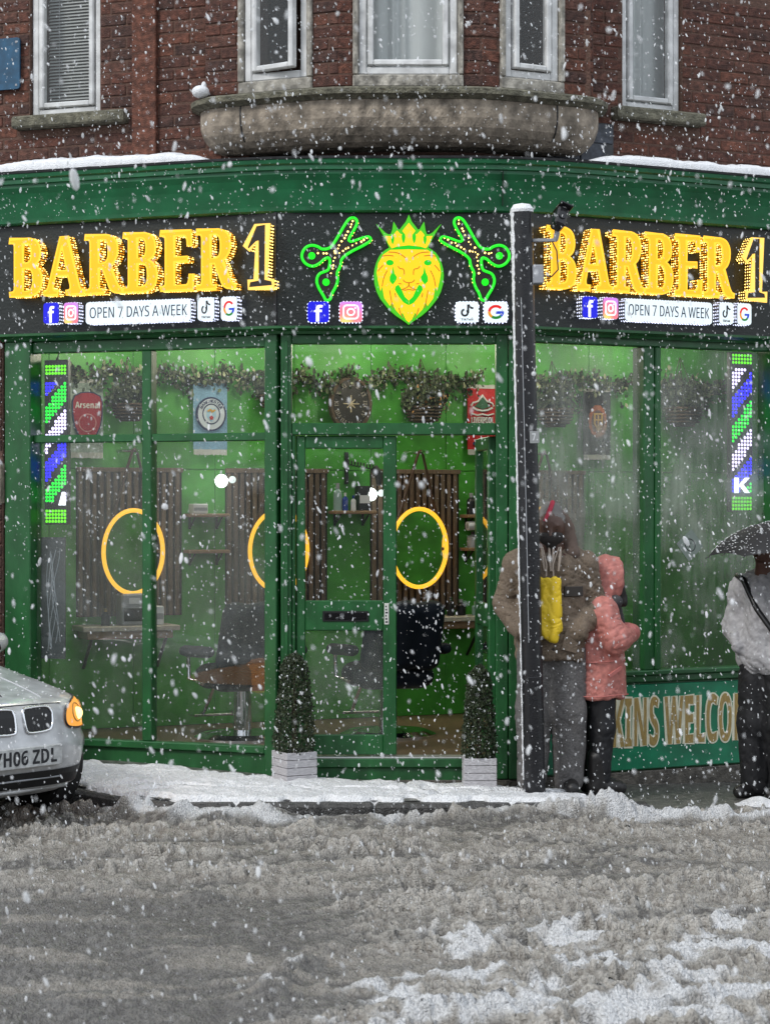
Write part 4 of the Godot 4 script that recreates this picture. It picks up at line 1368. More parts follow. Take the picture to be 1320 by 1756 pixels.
func icon(xf: Transform3D, kind: String, where: String, x0: float, y0: float, x1: float, y1: float, depth := 0.075):
	var words := {"f": "lit blue box with white letter f", "cam": "lit pink box with camera symbol", "note": "lit white box with dark music note", "g": "lit white box with multicoloured letter G"}
	var s := thing("icon_light_box", words[kind] + " " + where, "sign", xf, "lit icon boxes under the signs")
	var w := x1 - x0
	var h := y1 - y0
	var z := 0.10 + depth
	var o := round_rect(x0, y0, x1, y1, minf(w, h) * 0.18)
	var b := MB.new()
	b.wall(o, 0.101, z - 0.002)
	part("housing", b, mat("box_side", lin(0.45, 0.46, 0.5), 0.2, {"metal": 0.6}), s)
	many("led_bulbs", bulb, glow("led_cool", Color(0.85, 0.88, 1.0), 2.0), led_rows([o], 0.105, z - 0.004, 0.021, 3), s)
	var f := MB.new()
	f.face(o, z, true)
	var c := Vector2((x0 + x1) * 0.5, (y0 + y1) * 0.5)
	var fm: Material
	if kind == "f": fm = glow("face_blue", Color(0.02, 0.03, 0.82), 0.9)
	elif kind == "cam":
		if not mats.has("face_camera"):
			var im := Image.create(64, 64, false, Image.FORMAT_RGB8)
			for y in 64:
				for x in 64:
					var d := Vector2(x / 63.0 - 0.25, y / 63.0 - 1.05).length()
					var k := Color(1.0, 0.86, 0.45).lerp(Color(0.98, 0.45, 0.50), smoothstep(0.1, 0.55, d)).lerp(Color(0.78, 0.50, 0.92), smoothstep(0.6, 1.1, d))
					im.set_pixel(x, y, k)
			var m := StandardMaterial3D.new()
			m.resource_name = "face_camera"
			m.albedo_color = Color(0.4, 0.3, 0.3)
			m.emission_enabled = true
			m.emission = Color.BLACK
			m.emission_texture = ImageTexture.create_from_image(im)
			m.emission_energy_multiplier = 0.95
			mats["face_camera"] = m
		fm = mats.face_camera
	else: fm = glow("face_white", Color(0.86, 0.92, 0.95), 0.93)
	for p in f.v: f.uv.append(Vector2((p.x - x0) / w, 1.0 - (p.y - y0) / h))
	part("face", f, fm, s)
	var wh := glow("print_white", Color(0.97, 0.97, 1.0), 1.0)
	var e := z + 0.002
	if kind == "f":
		var t := MB.new()
		for l in fit_text("f", "Droid Sans", 700, c.x - w * 0.20, y0 + h * 0.04, c.x + w * 0.22, y1 - h * 0.16):
			for q in l.shapes: t.shape(q, z, e)
		part("letter_f", t, wh, s)
	elif kind == "cam":
		var t := MB.new()
		var r := minf(w, h) * 0.30
		t.stroke(Array(round_rect(c.x - w * 0.32, c.y - h * 0.32, c.x + w * 0.32, c.y + h * 0.32, r * 0.5)), h * 0.075, z, e, true)
		t.stroke(Array(circle(c, w * 0.155, h * 0.155, 20)), h * 0.075, z, e, true)
		t.prism(circle(c + Vector2(w * 0.19, h * 0.19), w * 0.04, h * 0.04, 10), z, e)
		part("camera_symbol", t, wh, s)
	elif kind == "note":
		var t := MB.new()
		var k := Vector2(w, h)
		var arc := []
		for i in 19:
			var g := PI * 0.55 + TAU * 0.86 * i / 18.0
			arc.append(c + Vector2(-0.10 + cos(g) * 0.13, -0.03 + sin(g) * 0.15) * k)
		t.stroke(arc, w * 0.085, z, e)
		t.stroke([c + Vector2(0.045, -0.05) * k, c + Vector2(0.045, 0.36) * k], w * 0.09, z, e)
		t.stroke([c + Vector2(0.06, 0.36) * k, c + Vector2(0.10, 0.25) * k, c + Vector2(0.20, 0.19) * k, c + Vector2(0.27, 0.185) * k], w * 0.085, z, e + 0.0004)
		part("note_symbol", t, mats.ink, s)
		var tt := MB.new()
		for l in fit_text("TikTok", "Droid Sans", 700, c.x - w * 0.26, y0 + h * 0.09, c.x + w * 0.26, y0 + h * 0.20):
			for q in l.shapes: tt.shape(q, z, e)
		part("caption", tt, mats.ink, s)
	else:
		var k := Vector2(w, h)
		for q in [[-0.05, 0.42, Color(0.90, 0.10, 0.06)], [0.42, 0.60, Color(0.93, 0.60, 0.03)], [0.60, 0.86, Color(0.05, 0.50, 0.14)], [0.86, 1.0, Color(0.08, 0.25, 0.80)]]:
			var arc := []
			for i in 9:
				var g: float = PI * 0.22 + TAU * lerpf(maxf(q[0], 0.0), q[1], i / 8.0) * 0.90
				arc.append(c + Vector2(cos(g) * 0.28, sin(g) * 0.28) * k)
			var t := MB.new()
			t.stroke(arc, w * 0.115, z, e)
			if q[0] > 0.8: t.stroke([c + Vector2(0.0, -0.03) * k, c + Vector2(0.335, -0.03) * k], w * 0.115, z, e + 0.0004)
			part("letter_arc", t, glow("print_%d" % int(q[0] * 100 + 5), q[2], 0.75), s)

func open_box(xf: Transform3D, label: String, x0: float, y0: float, x1: float, y1: float):
	var s := thing("text_light_box", label, "sign", xf, "lit text boxes on the side fascias")
	var o := round_rect(x0, y0, x1, y1, 0.022)
	var b := MB.new()
	b.wall(o, 0.101, 0.173)
	part("housing", b, mats.box_side, s)
	many("led_bulbs", bulb, mats.led_cool, led_rows([o], 0.105, 0.171, 0.021, 3), s)
	var f := MB.new()
	f.face(o, 0.175, true)
	part("face", f, glow("face_white", Color(0.86, 0.92, 0.95), 0.93), s)
	var t := MB.new()
	var h := y1 - y0
	var w := x1 - x0
	for l in fit_text("OPEN 7 DAYS A WEEK", "Droid Sans", 400, x0 + w * 0.04, y0 + h * 0.26, x1 - w * 0.035, y1 - h * 0.24):
		for q in l.shapes: t.shape(q, 0.175, 0.177)
	part("lettering", t, mat("ink_navy", lin(0.012, 0.02, 0.05), 0.5), s)

func lion_sign():
	var s := thing("lion_sign", "lit yellow and green crowned lion head sign over the door", "sign", FC)
	var k := 0.0004285
	var to := func(p) -> Vector2: return Vector2(0.570 + (p[0] + 165.0 - 165.0) * k - 0.071, 3.464 - p[1] * k)
	var both := func(half: Array) -> PackedVector2Array:
		var r := PackedVector2Array()
		for p in half: r.append(to.call(p))
		for i in range(half.size() - 1, -1, -1):
			if absf(half[i][0] - 665.0) > 2.0: r.append(to.call([1330.0 - half[i][0], half[i][1]]))
		return r
	var green := glow("sign_green", Color(0.25, 0.75, 0.04), 0.85)
	var deep := glow("sign_green_deep", Color(0.02, 0.80, 0.02), 0.8)
	var yellow := glow("sign_lion_yellow", Color(1.0, 0.76, 0.01), 1.0)
	var line := glow("sign_line", Color(0.72, 0.40, 0.02), 0.75)
	var board := [[665, 70], [622, 170], [570, 235], [535, 282], [510, 272], [488, 230], [450, 168], [440, 222], [430, 290], [410, 345], [378, 350], [330, 322], [270, 262], [208, 200], [250, 262], [290, 330], [330, 402], [368, 480], [390, 535], [340, 565], [282, 610], [240, 670], [205, 750], [180, 840], [172, 930], [180, 1040], [210, 1150], [260, 1250], [330, 1340], [400, 1420], [480, 1490], [560, 1542], [630, 1590], [665, 1622]]
	var m := MB.new()
	m.prism(both.call(board), 0.11, 0.150)
	part("board", m, green, s)
	var stand := MB.new()
	for q in [[0.68, 3.2], [0.89, 3.2], [0.785, 2.9]]: stand.box(Vector3(q[0] - 0.01, q[1] - 0.01, 0.09), Vector3(q[0] + 0.01, q[1] + 0.01, 0.112))
	part("stand_off", stand, mats.black_plastic, s)
	m = MB.new()
	m.prism(both.call([[665, 188], [574, 300], [606, 342], [550, 348], [498, 294], [444, 360], [466, 402], [408, 376], [332, 372], [376, 480], [424, 546], [500, 520], [665, 502]]), 0.150, 0.154)
	part("crown", m, yellow, s)
	m = MB.new()
	m.prism(both.call([[665, 562], [405, 568], [300, 640], [235, 760], [213, 890], [230, 1000], [266, 1150], [290, 1085], [320, 1250], [402, 1362], [428, 1300], [470, 1405], [552, 1495], [575, 1450], [622, 1550], [665, 1592]]), 0.150, 0.154)
	part("mane", m, yellow, s)
	m = MB.new()
	for sx in [0, 1]:
		var fx := func(p) -> Array: return [1330.0 - p[0], p[1]] if sx else p
		for e in [[590, 405, 36, 72], [437, 432, 30, 60], [398, 750, 54, 40]]:
			var q := PackedVector2Array()
			for i in 18: q.append(to.call(fx.call([e[0] + cos(TAU * i / 18) * e[2] * (1.0 if e[3] < 50 else 0.72 - 0.28 * sin(TAU * i / 18)), e[1] + sin(TAU * i / 18) * e[3]])))
			m.prism(q, 0.152, 0.156)
		for g in [[[445, 790], [428, 880], [396, 950], [394, 1010], [440, 1062], [490, 990], [498, 952], [462, 900], [452, 830]], [[478, 1085], [468, 1130], [520, 1222], [590, 1312], [663, 1352], [663, 1282], [610, 1232], [560, 1122], [520, 1058]]]:
			var q := PackedVector2Array()
			for p in g: q.append(to.call(fx.call(p)))
			m.prism(q, 0.152, 0.156)
	m.prism(both.call([[665, 508], [520, 524], [432, 556], [560, 560], [665, 560]]), 0.152, 0.156)
	part("green_inlay", m, deep, s)
	m = MB.new()
	for st in [[[380, 600], [500, 606], [580, 650], [625, 690]], [[285, 660], [360, 645], [450, 655]], [[230, 872], [260, 830], [302, 785]], [[360, 860], [310, 960], [288, 1085]], [[395, 1140], [415, 1260], [440, 1390]], [[470, 1180], [482, 1240]], [[525, 1390], [545, 1460], [580, 1525]], [[510, 800], [540, 836], [590, 836], [602, 890], [598, 922]], [[585, 990], [600, 1016], [640, 1032], [665, 1032]], [[664, 1032], [664, 1080], [620, 1112], [580, 1122]], [[520, 1045], [562, 1050]], [[560, 1128], [610, 1140], [664, 1126]]]:
		for sx in [0, 1]:
			var q := []
			for p in smooth_loop(st.map(func(a): return Vector2(a[0], a[1])), 1, false):
				q.append(to.call([1330.0 - p.x if sx else p.x, p.y]))
			m.stroke(q, 0.0052, 0.153, 0.1565)
	part("drawn_line", m, line, s)

func scissors(mirror: bool, label: String):
	var s := thing("scissors_sign", label, "sign", FC, "neon scissors beside the lion")
	var k := 0.0011216
	var to := func(x: float, y: float) -> Vector2:
		if mirror: x = 1352.0 - x
		return Vector2(0.132 + (x - 112.0) * k, 3.417 - (y - 68.0) * k)
	var o := []
	for p in [[385, 66], [408, 72], [416, 92], [408, 118], [352, 212], [468, 166], [490, 178], [486, 200], [332, 276], [326, 330], [304, 366], [312, 402], [300, 442], [276, 482], [270, 512], [246, 516], [234, 490], [208, 450], [194, 410], [206, 372], [236, 360], [264, 350], [270, 282], [240, 288], [218, 312], [176, 335], [132, 316], [112, 276], [130, 232], [166, 214], [206, 224], [224, 240], [270, 234], [300, 190], [360, 84]]:
		o.append(to.call(p[0], p[1]))
	o = smooth_loop(o, 2)
	var b := MB.new()
	b.prism(PackedVector2Array(o), 0.103, 0.135)
	part("board", b, mat("sign_brown", lin(0.018, 0.013, 0.007), 0.4), s)
	var n := MB.new()
	var p3 := []
	for q in o: p3.append(Vector3(q.x, q.y, 0.140))
	n.tube(p3, [0.0085], 6, false, true)
	part("neon_tube", n, glow("neon_green", Color(0.12, 0.90, 0.14), 1.1), s)
	var d := MB.new()
	for c in [[170, 274], [247, 416]]:
		var e: Vector2 = to.call(c[0], c[1])
		d.prism(circle(e, 0.022, 0.022, 20), 0.13, 0.142)
	part("finger_ring_light", d, glow("neon_green_disc", Color(0.02, 0.95, 0.05), 1.0), s)
	var spots := []
	for l in [[[395, 85], [330, 200], [290, 260]], [[470, 180], [370, 228], [300, 262]], [[290, 262], [290, 330], [270, 380]], [[250, 260], [200, 262]]]:
		var q := []
		for p in l: q.append(to.call(p[0], p[1]))
		for p in along(q, 0.024, false): spots.append(Transform3D(Basis().scaled(Vector3.ONE * rng.randf_range(0.8, 1.5)), Vector3(p.x + rng.randf_range(-0.008, 0.008), p.y + rng.randf_range(-0.005, 0.005), 0.137)))
	for p in along(o, 0.021):
		if rng.randf() < 0.5: spots.append(Transform3D(Basis(), Vector3(p.x + (-0.006 if mirror else 0.006), p.y, 0.118)))
	many("led_bulbs", bulb, mats.led_warm, spots, s)

func barber_pole(xf: Transform3D, label: String, x0: float, x1: float, y0: float, y1: float, w: float, flip: bool):
	var s := thing("led_barber_pole", label, "barber pole", xf, "dot matrix barber poles in the windows")
	var b := MB.new()
	b.box(Vector3(x0 - 0.008, y0 - 0.01, w - 0.05), Vector3(x1 + 0.008, y1 + 0.01, w - 0.004), 0.006)
	part("case", b, mats.black_plastic, s)
	var cd := MB.new()
	cd.tube([Vector3((x0 + x1) * 0.5, y1, w - 0.03), Vector3((x0 + x1) * 0.5, y1 + 0.12, w - 0.05)], [0.004], 6)
	part("hanging_cord", cd, mats.black_plastic, s)
	var nx := 7
	var pitch := (x1 - x0) / nx
	var ny := int((y1 - y0) / pitch)
	var sets := {"lime": [], "blue": [], "green": [], "white": []}
	for j in ny:
		for i in nx:
			var x := x0 + (i + 0.5) * pitch
			var y := y0 + (j + 0.5) * pitch
			var f := float(j) / ny
			var c := ""
			if f < 0.075 or f > 0.925: c = "lime"
			elif f > 0.11 and f < 0.89:
				var d := (y - y0) - (x - x0) * 1.15
				var q := fposmod(d + 0.10 + (0.2 if flip else 0.0), 0.54)
				if fposmod(q, 0.18) < 0.125: c = ["white", "green", "blue"][int(q / 0.18)]
			if c != "": sets[c].append(Transform3D(Basis(), Vector3(x, y, w - 0.003)))
	var led := MB.new()
	led.ball(Vector3.ZERO, Vector3(0.0098, 0.0098, 0.003), 8, 4)
	var lm := led.mesh()
	many("lime_led", lm, glow("led_lime", Color(0.42, 1.0, 0.02), 1.1), sets.lime, s)
	many("blue_led", lm, glow("led_blue", Color(0.12, 0.10, 1.0), 2.6), sets.blue, s)
	many("green_led", lm, glow("led_green", Color(0.03, 1.0, 0.22), 1.4), sets.green, s)
	many("white_led", lm, glow("led_white", Color(0.85, 0.80, 1.0), 2.4), sets.white, s)
	if flip:
		var t := MB.new()
		for l in fit_text("K", "Droid Sans", 700, x0 + 0.02, y0 + 0.115, x1 - 0.02, y0 + 0.215):
			for q in l.shapes: t.shape(q, w - 0.004, w + 0.002)
		part("lit_letter", t, glow("led_letter", Color(0.92, 0.96, 1.0), 2.2), s)
	else:
		var t := MB.new()
		t.prism(PackedVector2Array([Vector2(x0 + 0.10, y0 + 0.115), Vector2(x1 - 0.006, y0 + 0.115), Vector2(x1 - 0.012, y0 + 0.20), Vector2(x1 - 0.030, y0 + 0.20)]), w - 0.004, w + 0.002)
		part("lit_shape", t, glow("led_letter", Color(0.92, 0.96, 1.0), 2.2), s)

func build_signs():
	var bm := MB.new()
	for q in [[Vector3(1, 0, 0), Vector3(0, 1, 0)], [Vector3(0, 1, 0), Vector3(-1, 0, 0)], [Vector3(-1, 0, 0), Vector3(0, -1, 0)], [Vector3(0, -1, 0), Vector3(1, 0, 0)]]:
		bm.tri(q[0] * 0.0052, q[1] * 0.0052, Vector3(0, 0, 0.0052))
		bm.tri(q[1] * 0.0052, q[0] * 0.0052, Vector3(0, 0, -0.0052))
	bulb = bm.mesh()
	letter_sign(FL, "lit yellow word BARBER and numeral 1 above the blue scarf window", -1.772, -0.212, 2.992, 3.358, [-0.150, 0.042])
	letter_sign(FR, "lit yellow word BARBER and numeral 1 above the misted windows", 0.079, 1.458, 2.992, 3.366, [1.535, 1.716])
	lion_sign()
	scissors(false, "green neon scissors outline on the same side of the lion as the closed door leaf")
	scissors(true, "green neon scissors outline on the same side of the lion as the black post")
	var wl := "under the letters over the blue scarf window"
	icon(FL, "f", wl, -1.545, 2.818, -1.435, 2.948)
	icon(FL, "cam", wl, -1.400, 2.815, -1.298, 2.945)
	open_box(FL, "white lit box reading OPEN 7 DAYS A WEEK over the blue scarf window", -1.245, 2.806, -0.520, 2.942)
	icon(FL, "note", wl, -0.475, 2.806, -0.362, 2.945)
	icon(FL, "g", wl, -0.318, 2.803, -0.210, 2.945)
	var wc := "beside the lion over the door"
	icon(FC, "f", wc, 0.172, 2.782, 0.302, 2.908, 0.05)
	icon(FC, "cam", wc, 0.365, 2.782, 0.503, 2.908, 0.05)
	icon(FC, "note", wc, 1.066, 2.782, 1.206, 2.908, 0.05)
	icon(FC, "g", wc, 1.238, 2.782, 1.382, 2.908, 0.05)
	var wr := "under the letters over the misted windows"
	icon(FR, "f", wr, 0.345, 2.825, 0.455, 2.955)
	icon(FR, "cam", wr, 0.495, 2.825, 0.605, 2.955)
	open_box(FR, "white lit box reading OPEN 7 DAYS A WEEK over the misted windows", 0.655, 2.818, 1.310, 2.955)
	icon(FR, "note", wr, 1.365, 2.826, 1.475, 2.962)
	icon(FR, "g", wr, 1.505, 2.826, 1.615, 2.962)
	barber_pole(FL, "dot matrix barber pole in the window beside the red shield scarf", -1.690, -1.535, 1.56, 2.60, -0.10, false)
	barber_pole(FR, "dot matrix barber pole with a lit letter K in the misted window", 1.665, 1.828, 1.64, 2.665, -0.10, true)
	# WALKINS WELCOME board
	var s := thing("welcome_board", "green board with gold letters WALKINS WELCOME below the misted windows", "sign", FR)
	var m := MB.new()
	m.box(Vector3(0.115, 0.012, 0.006), Vector3(2.09, 0.545, 0.022), 0.004)
	part("panel", m, mats.paint_panel, s)
	for l in fit_text("WALKINS WELCOME", "Droid Sans", 700, 0.325, 0.155, 1.80, 0.465):
		var outl := MB.new()
		var fill := MB.new()
		for q in l.shapes:
			fill.shape(q, 0.022, 0.0262)
			outl.stroke(Array(q.o), 0.020, 0.022, 0.0252, true)
			for h in q.h: outl.stroke(Array(h), 0.016, 0.022, 0.0252, true)
		var f := part("letter", fill, mat("gold_letter", lin(0.56, 0.385, 0.12), 0.4, {"tex": noise_tex.grain, "scale": Vector3(6, 0.6, 6)}), s)
		part("letter_outline", outl, mat("cream_line", lin(0.80, 0.78, 0.60), 0.5), f)

# ================================================================ inside the shop
func leaf_mesh() -> ArrayMesh:
	var b := MB.new()
	var p := [Vector3(0, 0, 0), Vector3(0.35, 0.35, 0.06), Vector3(0.28, 0.75, 0.04), Vector3(0, 1.0, -0.05), Vector3(-0.28, 0.75, 0.04), Vector3(-0.35, 0.35, 0.06)]
	var mid := Vector3(0, 0.5, -0.03)
	for i in 6: b.tri(mid, p[i], p[(i + 1) % 6])
	return b.mesh()

func leaves(called: String, parent: Node, m: Material, count: int, size: float, where: Callable):
	var a := []
	for i in count:
		var s := size * rng.randf_range(0.6, 1.25)
		var bs := Basis(Vector3(rng.randf_range(-1, 1), rng.randf_range(-1, 1), rng.randf_range(-1, 1)).normalized(), rng.randf() * TAU).scaled(Vector3(s * 0.7, s, s))
		a.append(Transform3D(bs, where.call()))
	return many(called, leaf, m, a, parent)

var leaf: ArrayMesh

func garland(label: String, u0: float, u1: float, v: float, droop: float):
	var g := thing("garland", label, "garland", FI, "leaf garlands along the wall inside")
	var pts := []
	var ph := rng.randf() * 6.0
	for i in 15:
		var t := i / 14.0
		pts.append(Vector3(lerpf(u0, u1, t), v + 0.03 * sin(t * 9.0 + ph) - droop * sin(PI * t), 0.07 + 0.02 * sin(t * 14.0)))
	var b := MB.new()
	b.tube(pts, [0.006], 5)
	part("stem", b, mats.twig, g)
	var spot := func() -> Vector3:
		var k := rng.randi() % 14
		var p: Vector3 = pts[k].lerp(pts[k + 1], rng.randf())
		var r := rng.randf()
		return p + Vector3(rng.randfn() * 0.03, rng.randfn() * 0.032 - (0.10 * r * r if k % 3 == 0 else 0.0), rng.randf_range(-0.05, 0.06))
	var n := int((u1 - u0) * 330)
	leaves("pale_leaves", g, mats.leaf_pale, int(n * 0.32), 0.042, spot)
	leaves("green_leaves", g, mats.leaf_mid, int(n * 0.6), 0.042, spot)
	leaves("dark_leaves", g, mats.leaf_dark, n, 0.044, spot)

func basket(label: String, u: float, v: float, r: float, dark: bool, flowers: bool):
	var g := thing("hanging_basket", label, "basket", Transform3D(FI.basis, FI * Vector3(u, v, 0.16)), "hanging baskets along the wall inside")
	var b := MB.new()
	b.lathe([Vector2(0.001, -r * 1.0), Vector2(r * 0.45, -r * 0.98), Vector2(r * 0.72, -r * 0.75), Vector2(r * 0.90, -r * 0.35), Vector2(r * 0.97, 0.0), Vector2(r * 0.90, 0.0), Vector2(r * 0.8, -r * 0.3)], 22)
	var wk := part("basket", b, mats.wicker, g)
	for j in 6:
		var hoop := []
		var y := -r * (0.95 - 0.17 * j)
		var rr: float = r * [0.52, 0.76, 0.86, 0.92, 0.955, 0.985][j]
		for i in 40: hoop.append(Vector3(cos(TAU * i / 40) * rr * (1.0 + 0.02 * (i % 2)), y + 0.004 * (i % 2), sin(TAU * i / 40) * rr * (1.0 + 0.02 * (i % 2))))
		var h := MB.new()
		h.tube(hoop, [r * 0.055], 5, false, true)
		part("woven_hoop", h, mats.wicker, wk)
	var c := MB.new()
	for i in 3: c.tube([Vector3(cos(i * 2.1) * r * 0.95, 0, sin(i * 2.1) * r * 0.95), Vector3(0, r * 2.6, -0.06)], [0.003], 4)
	part("chain", c, mats.twig, g)
	var spot := func() -> Vector3:
		var d := Vector3(rng.randfn(), absf(rng.randfn()) * 0.9 - 0.25, rng.randfn()).normalized() * r * rng.randf_range(0.5, 1.35)
		return d + Vector3(0, r * 0.25 - 0.04 * rng.randf() * absf(d.x) / r, 0)
	leaves("dark_leaves", g, mats.leaf_dark, 620, 0.042, spot)
	if not dark: leaves("green_leaves", g, mats.leaf_mid, 200, 0.032, spot)
	if not dark: leaves("pale_leaves", g, mats.leaf_pale, 70, 0.028, spot)
	if flowers: leaves("petals", g, mats.petal, 70, 0.034, func() -> Vector3: return spot.call() * 0.9 + Vector3(0.02, 0.0, 0.05))

func scarf(label: String, u0: float, u1: float, v0: float, v1: float, ground: Color, fringe_top := true) -> Node3D:
	var s := thing("scarf", label, "scarf", FI, "football scarves hung on the wall inside")
	var key := "cloth_%.2f_%.2f" % [u0, v0]
	var m := mat(key, ground, 0.9, {"rim": 0.2, "tex": noise_tex.grain, "scale": Vector3(3, 3, 3)})
	var b := MB.new()
	var n := 10
	var z := func(t: float) -> float: return 0.05 + 0.006 * sin(t * 9.0 + u0 * 7.0)
	for i in n:
		var a := lerpf(u0, u1, float(i) / n)
		var c := lerpf(u0, u1, float(i + 1) / n)
		var za: float = z.call(float(i) / n)
		var zc: float = z.call(float(i + 1) / n)
		b.quad(Vector3(a, v0, za), Vector3(c, v0, zc), Vector3(c, v1, zc), Vector3(a, v1, za))
		b.quad(Vector3(c, v0, zc - 0.006), Vector3(a, v0, za - 0.006), Vector3(a, v1, za - 0.006), Vector3(c, v1, zc - 0.006))
	b.quad(Vector3(u0, v0, 0.044), Vector3(u0, v0, 0.05), Vector3(u0, v1, 0.05), Vector3(u0, v1, 0.044))
	b.quad(Vector3(u1, v0, 0.05), Vector3(u1, v0, 0.044), Vector3(u1, v1, 0.044), Vector3(u1, v1, 0.05))
	part("cloth", b, m, s)
	var f := MB.new()
	var x := u0 + 0.004
	while x < u1:
		f.box(Vector3(x, v0 - 0.035 - rng.randf() * 0.008, 0.046), Vector3(x + 0.007, v0, 0.052))
		if fringe_top: f.box(Vector3(x, v1, 0.046), Vector3(x + 0.007, v1 + 0.022 + rng.randf() * 0.008, 0.052))
		x += 0.0095
	part("fringe", f, mat("fringe", lin(0.55, 0.55, 0.52), 0.9), s)
	return s

func ring_of(c: Vector2, rx: float, ry: float, w: float, z0: float, z1: float) -> MB:
	var b := MB.new()
	b.stroke(Array(circle(c, rx, ry, 32)), w, z0, z1, true)
	return b

func text_on(parent: Node, called: String, text: String, font: String, weight: int, x0: float, y0: float, x1: float, y1: float, z0: float, z1: float, m: Material):
	var t := MB.new()
	for l in fit_text(text, font, weight, x0, y0, x1, y1):
		for q in l.shapes: t.shape(q, z0, z1)
	part(called, t, m, parent)

func build_scarves():
	var z0 := 0.05
	var z1 := 0.064
	var white := mat("print_cloth_white", lin(0.6, 0.6, 0.58), 0.9)
	# red shield
	var a := scarf("pale green scarf with a red shield lettered Arsenal beside the barber pole", 0.449, 0.680, 2.04, 2.52, lin(0.42, 0.52, 0.46))
	var shield := PackedVector2Array()
	for p in [[0.46, 2.39], [0.475, 2.43], [0.52, 2.452], [0.565, 2.457], [0.61, 2.452], [0.655, 2.43], [0.67, 2.39], [0.668, 2.30], [0.655, 2.22], [0.62, 2.145], [0.595, 2.125], [0.535, 2.125], [0.51, 2.145], [0.475, 2.22], [0.462, 2.30]]: shield.append(Vector2(p[0], p[1]))
	var m := MB.new()
	m.prism(shield, z0, z1)
	part("red_shield", m, mat("red_cloth", lin(0.32, 0.012, 0.03), 0.8), a)
	m = MB.new()
	m.stroke(Array(shield), 0.008, z0, z1 + 0.001, true)
	part("shield_border", m, mat("navy_cloth", lin(0.02, 0.03, 0.09), 0.8), a)
	text_on(a, "lettering", "Arsenal", "Droid Sans", 700, 0.478, 2.345, 0.652, 2.392, z1, z1 + 0.002, white)
	part("shield_ring", ring_of(Vector2(0.565, 2.245), 0.06, 0.06, 0.008, z1, z1 + 0.002), mat("pink_line", lin(0.5, 0.2, 0.2), 0.9), a)
	# sky blue
	a = scarf("sky blue scarf with a round navy and white crest lettered MANCHESTER", 1.334, 1.585, 2.07, 2.54, lin(0.28, 0.52, 0.74))
	var c := Vector2(1.462, 2.32)
	var navy: Material = mats.navy_cloth
	m = MB.new()
	m.prism(circle(c, 0.102, 0.112, 32), z0, z1)
	part("crest_field", m, mat("white_cloth", lin(0.55, 0.62, 0.68), 0.9), a)
	m = MB.new()
	m.stroke(Array(circle(c, 0.105, 0.115, 32)), 0.011, z0, z1 + 0.002, true)
	m.stroke(Array(circle(c, 0.062, 0.070, 32)), 0.009, z0, z1 + 0.002, true)
	part("crest_ring", m, navy, a)
	var ltr := MB.new()
	var word := "MANCHESTER"
	for i in word.length():
		var g := deg_to_rad(150.0 - i * 13.4)
		for l in fit_text(word[i], "Droid Sans", 700, -0.009, -0.011, 0.009, 0.011):
			for q in l.shapes:
				var st := ltr.v.size()
				ltr.shape(q, z1, z1 + 0.0025)
				ltr.place(st, Transform3D(Basis(Vector3.BACK, g - PI / 2), Vector3(c.x + cos(g) * 0.083, c.y + sin(g) * 0.092, 0)))
	part("lettering", ltr, navy, a)
	m = MB.new()
	m.prism(PackedVector2Array([c + Vector2(-0.035, 0.04), c + Vector2(-0.035, -0.02), c + Vector2(0, -0.058), c + Vector2(0.035, -0.02), c + Vector2(0.035, 0.04)]), z0, z1 + 0.002)
	part("crest_shield", m, mat("pale_blue_cloth", lin(0.35, 0.55, 0.7), 0.9), a)
	m = MB.new()
	m.stroke([c + Vector2(-0.028, 0.018), c + Vector2(-0.01, 0.03), c + Vector2(0.01, 0.018), c + Vector2(0.028, 0.03)], 0.014, z1 + 0.002, z1 + 0.005)
	m.stroke([c + Vector2(0, 0.034), c + Vector2(0, 0.0)], 0.006, z1 + 0.002, z1 + 0.0045)
	part("gold_ship", m, mat("gold_cloth", lin(0.55, 0.32, 0.05), 0.9), a)
	m = MB.new()
	for i in 5:
		var g := PI / 2 + TAU * i / 5.0
		m.prism(circle(c + Vector2(cos(g) * 0.008, -0.027 + sin(g) * 0.009), 0.007, 0.007, 8), z1 + 0.002, z1 + 0.005 + i * 0.0003)
	part("red_rose", m, mat("red_rose", lin(0.45, 0.03, 0.03), 0.9), a)
	# red
	a = scarf("red scarf with a crest and the word LIVERPOOL beside the open door", 3.466, 3.700, 2.09, 2.545, lin(0.62, 0.035, 0.04))
	m = MB.new()
	m.stroke([Vector2(3.490, 2.413), Vector2(3.505, 2.439), Vector2(3.545, 2.449), Vector2(3.583, 2.493), Vector2(3.62, 2.449), Vector2(3.66, 2.439), Vector2(3.676, 2.413)], 0.010, z0, z1)
	m.stroke([Vector2(3.50, 2.403), Vector2(3.54, 2.385), Vector2(3.583, 2.379), Vector2(3.626, 2.385), Vector2(3.666, 2.403)], 0.012, z0, z1)
	m.stroke([Vector2(3.49, 2.359), Vector2(3.54, 2.345), Vector2(3.583, 2.354), Vector2(3.626, 2.345), Vector2(3.676, 2.359)], 0.009, z0, z1)
	m.stroke([Vector2(3.50, 2.263), Vector2(3.666, 2.263)], 0.008, z0, z1)
	part("crest_lines", m, white, a)
	m = MB.new()
	m.prism(PackedVector2Array([Vector2(3.515, 2.410), Vector2(3.55, 2.439), Vector2(3.583, 2.478), Vector2(3.616, 2.439), Vector2(3.65, 2.410), Vector2(3.583, 2.390)]), z0, z1 - 0.002)
	part("crest_fill", m, mat("dark_green_cloth", lin(0.03, 0.10, 0.05), 0.9), a)
	text_on(a, "lettering", "LIVERPOOL", "Droid Sans", 700, 3.492, 2.285, 3.674, 2.332, z0, z1, white)
	m = MB.new()
	m.prism(circle(Vector2(3.54, 2.135), 0.035, 0.02, 16), z0, z1)
	m.prism(circle(Vector2(3.61, 2.125), 0.03, 0.022, 16), z0, z1)
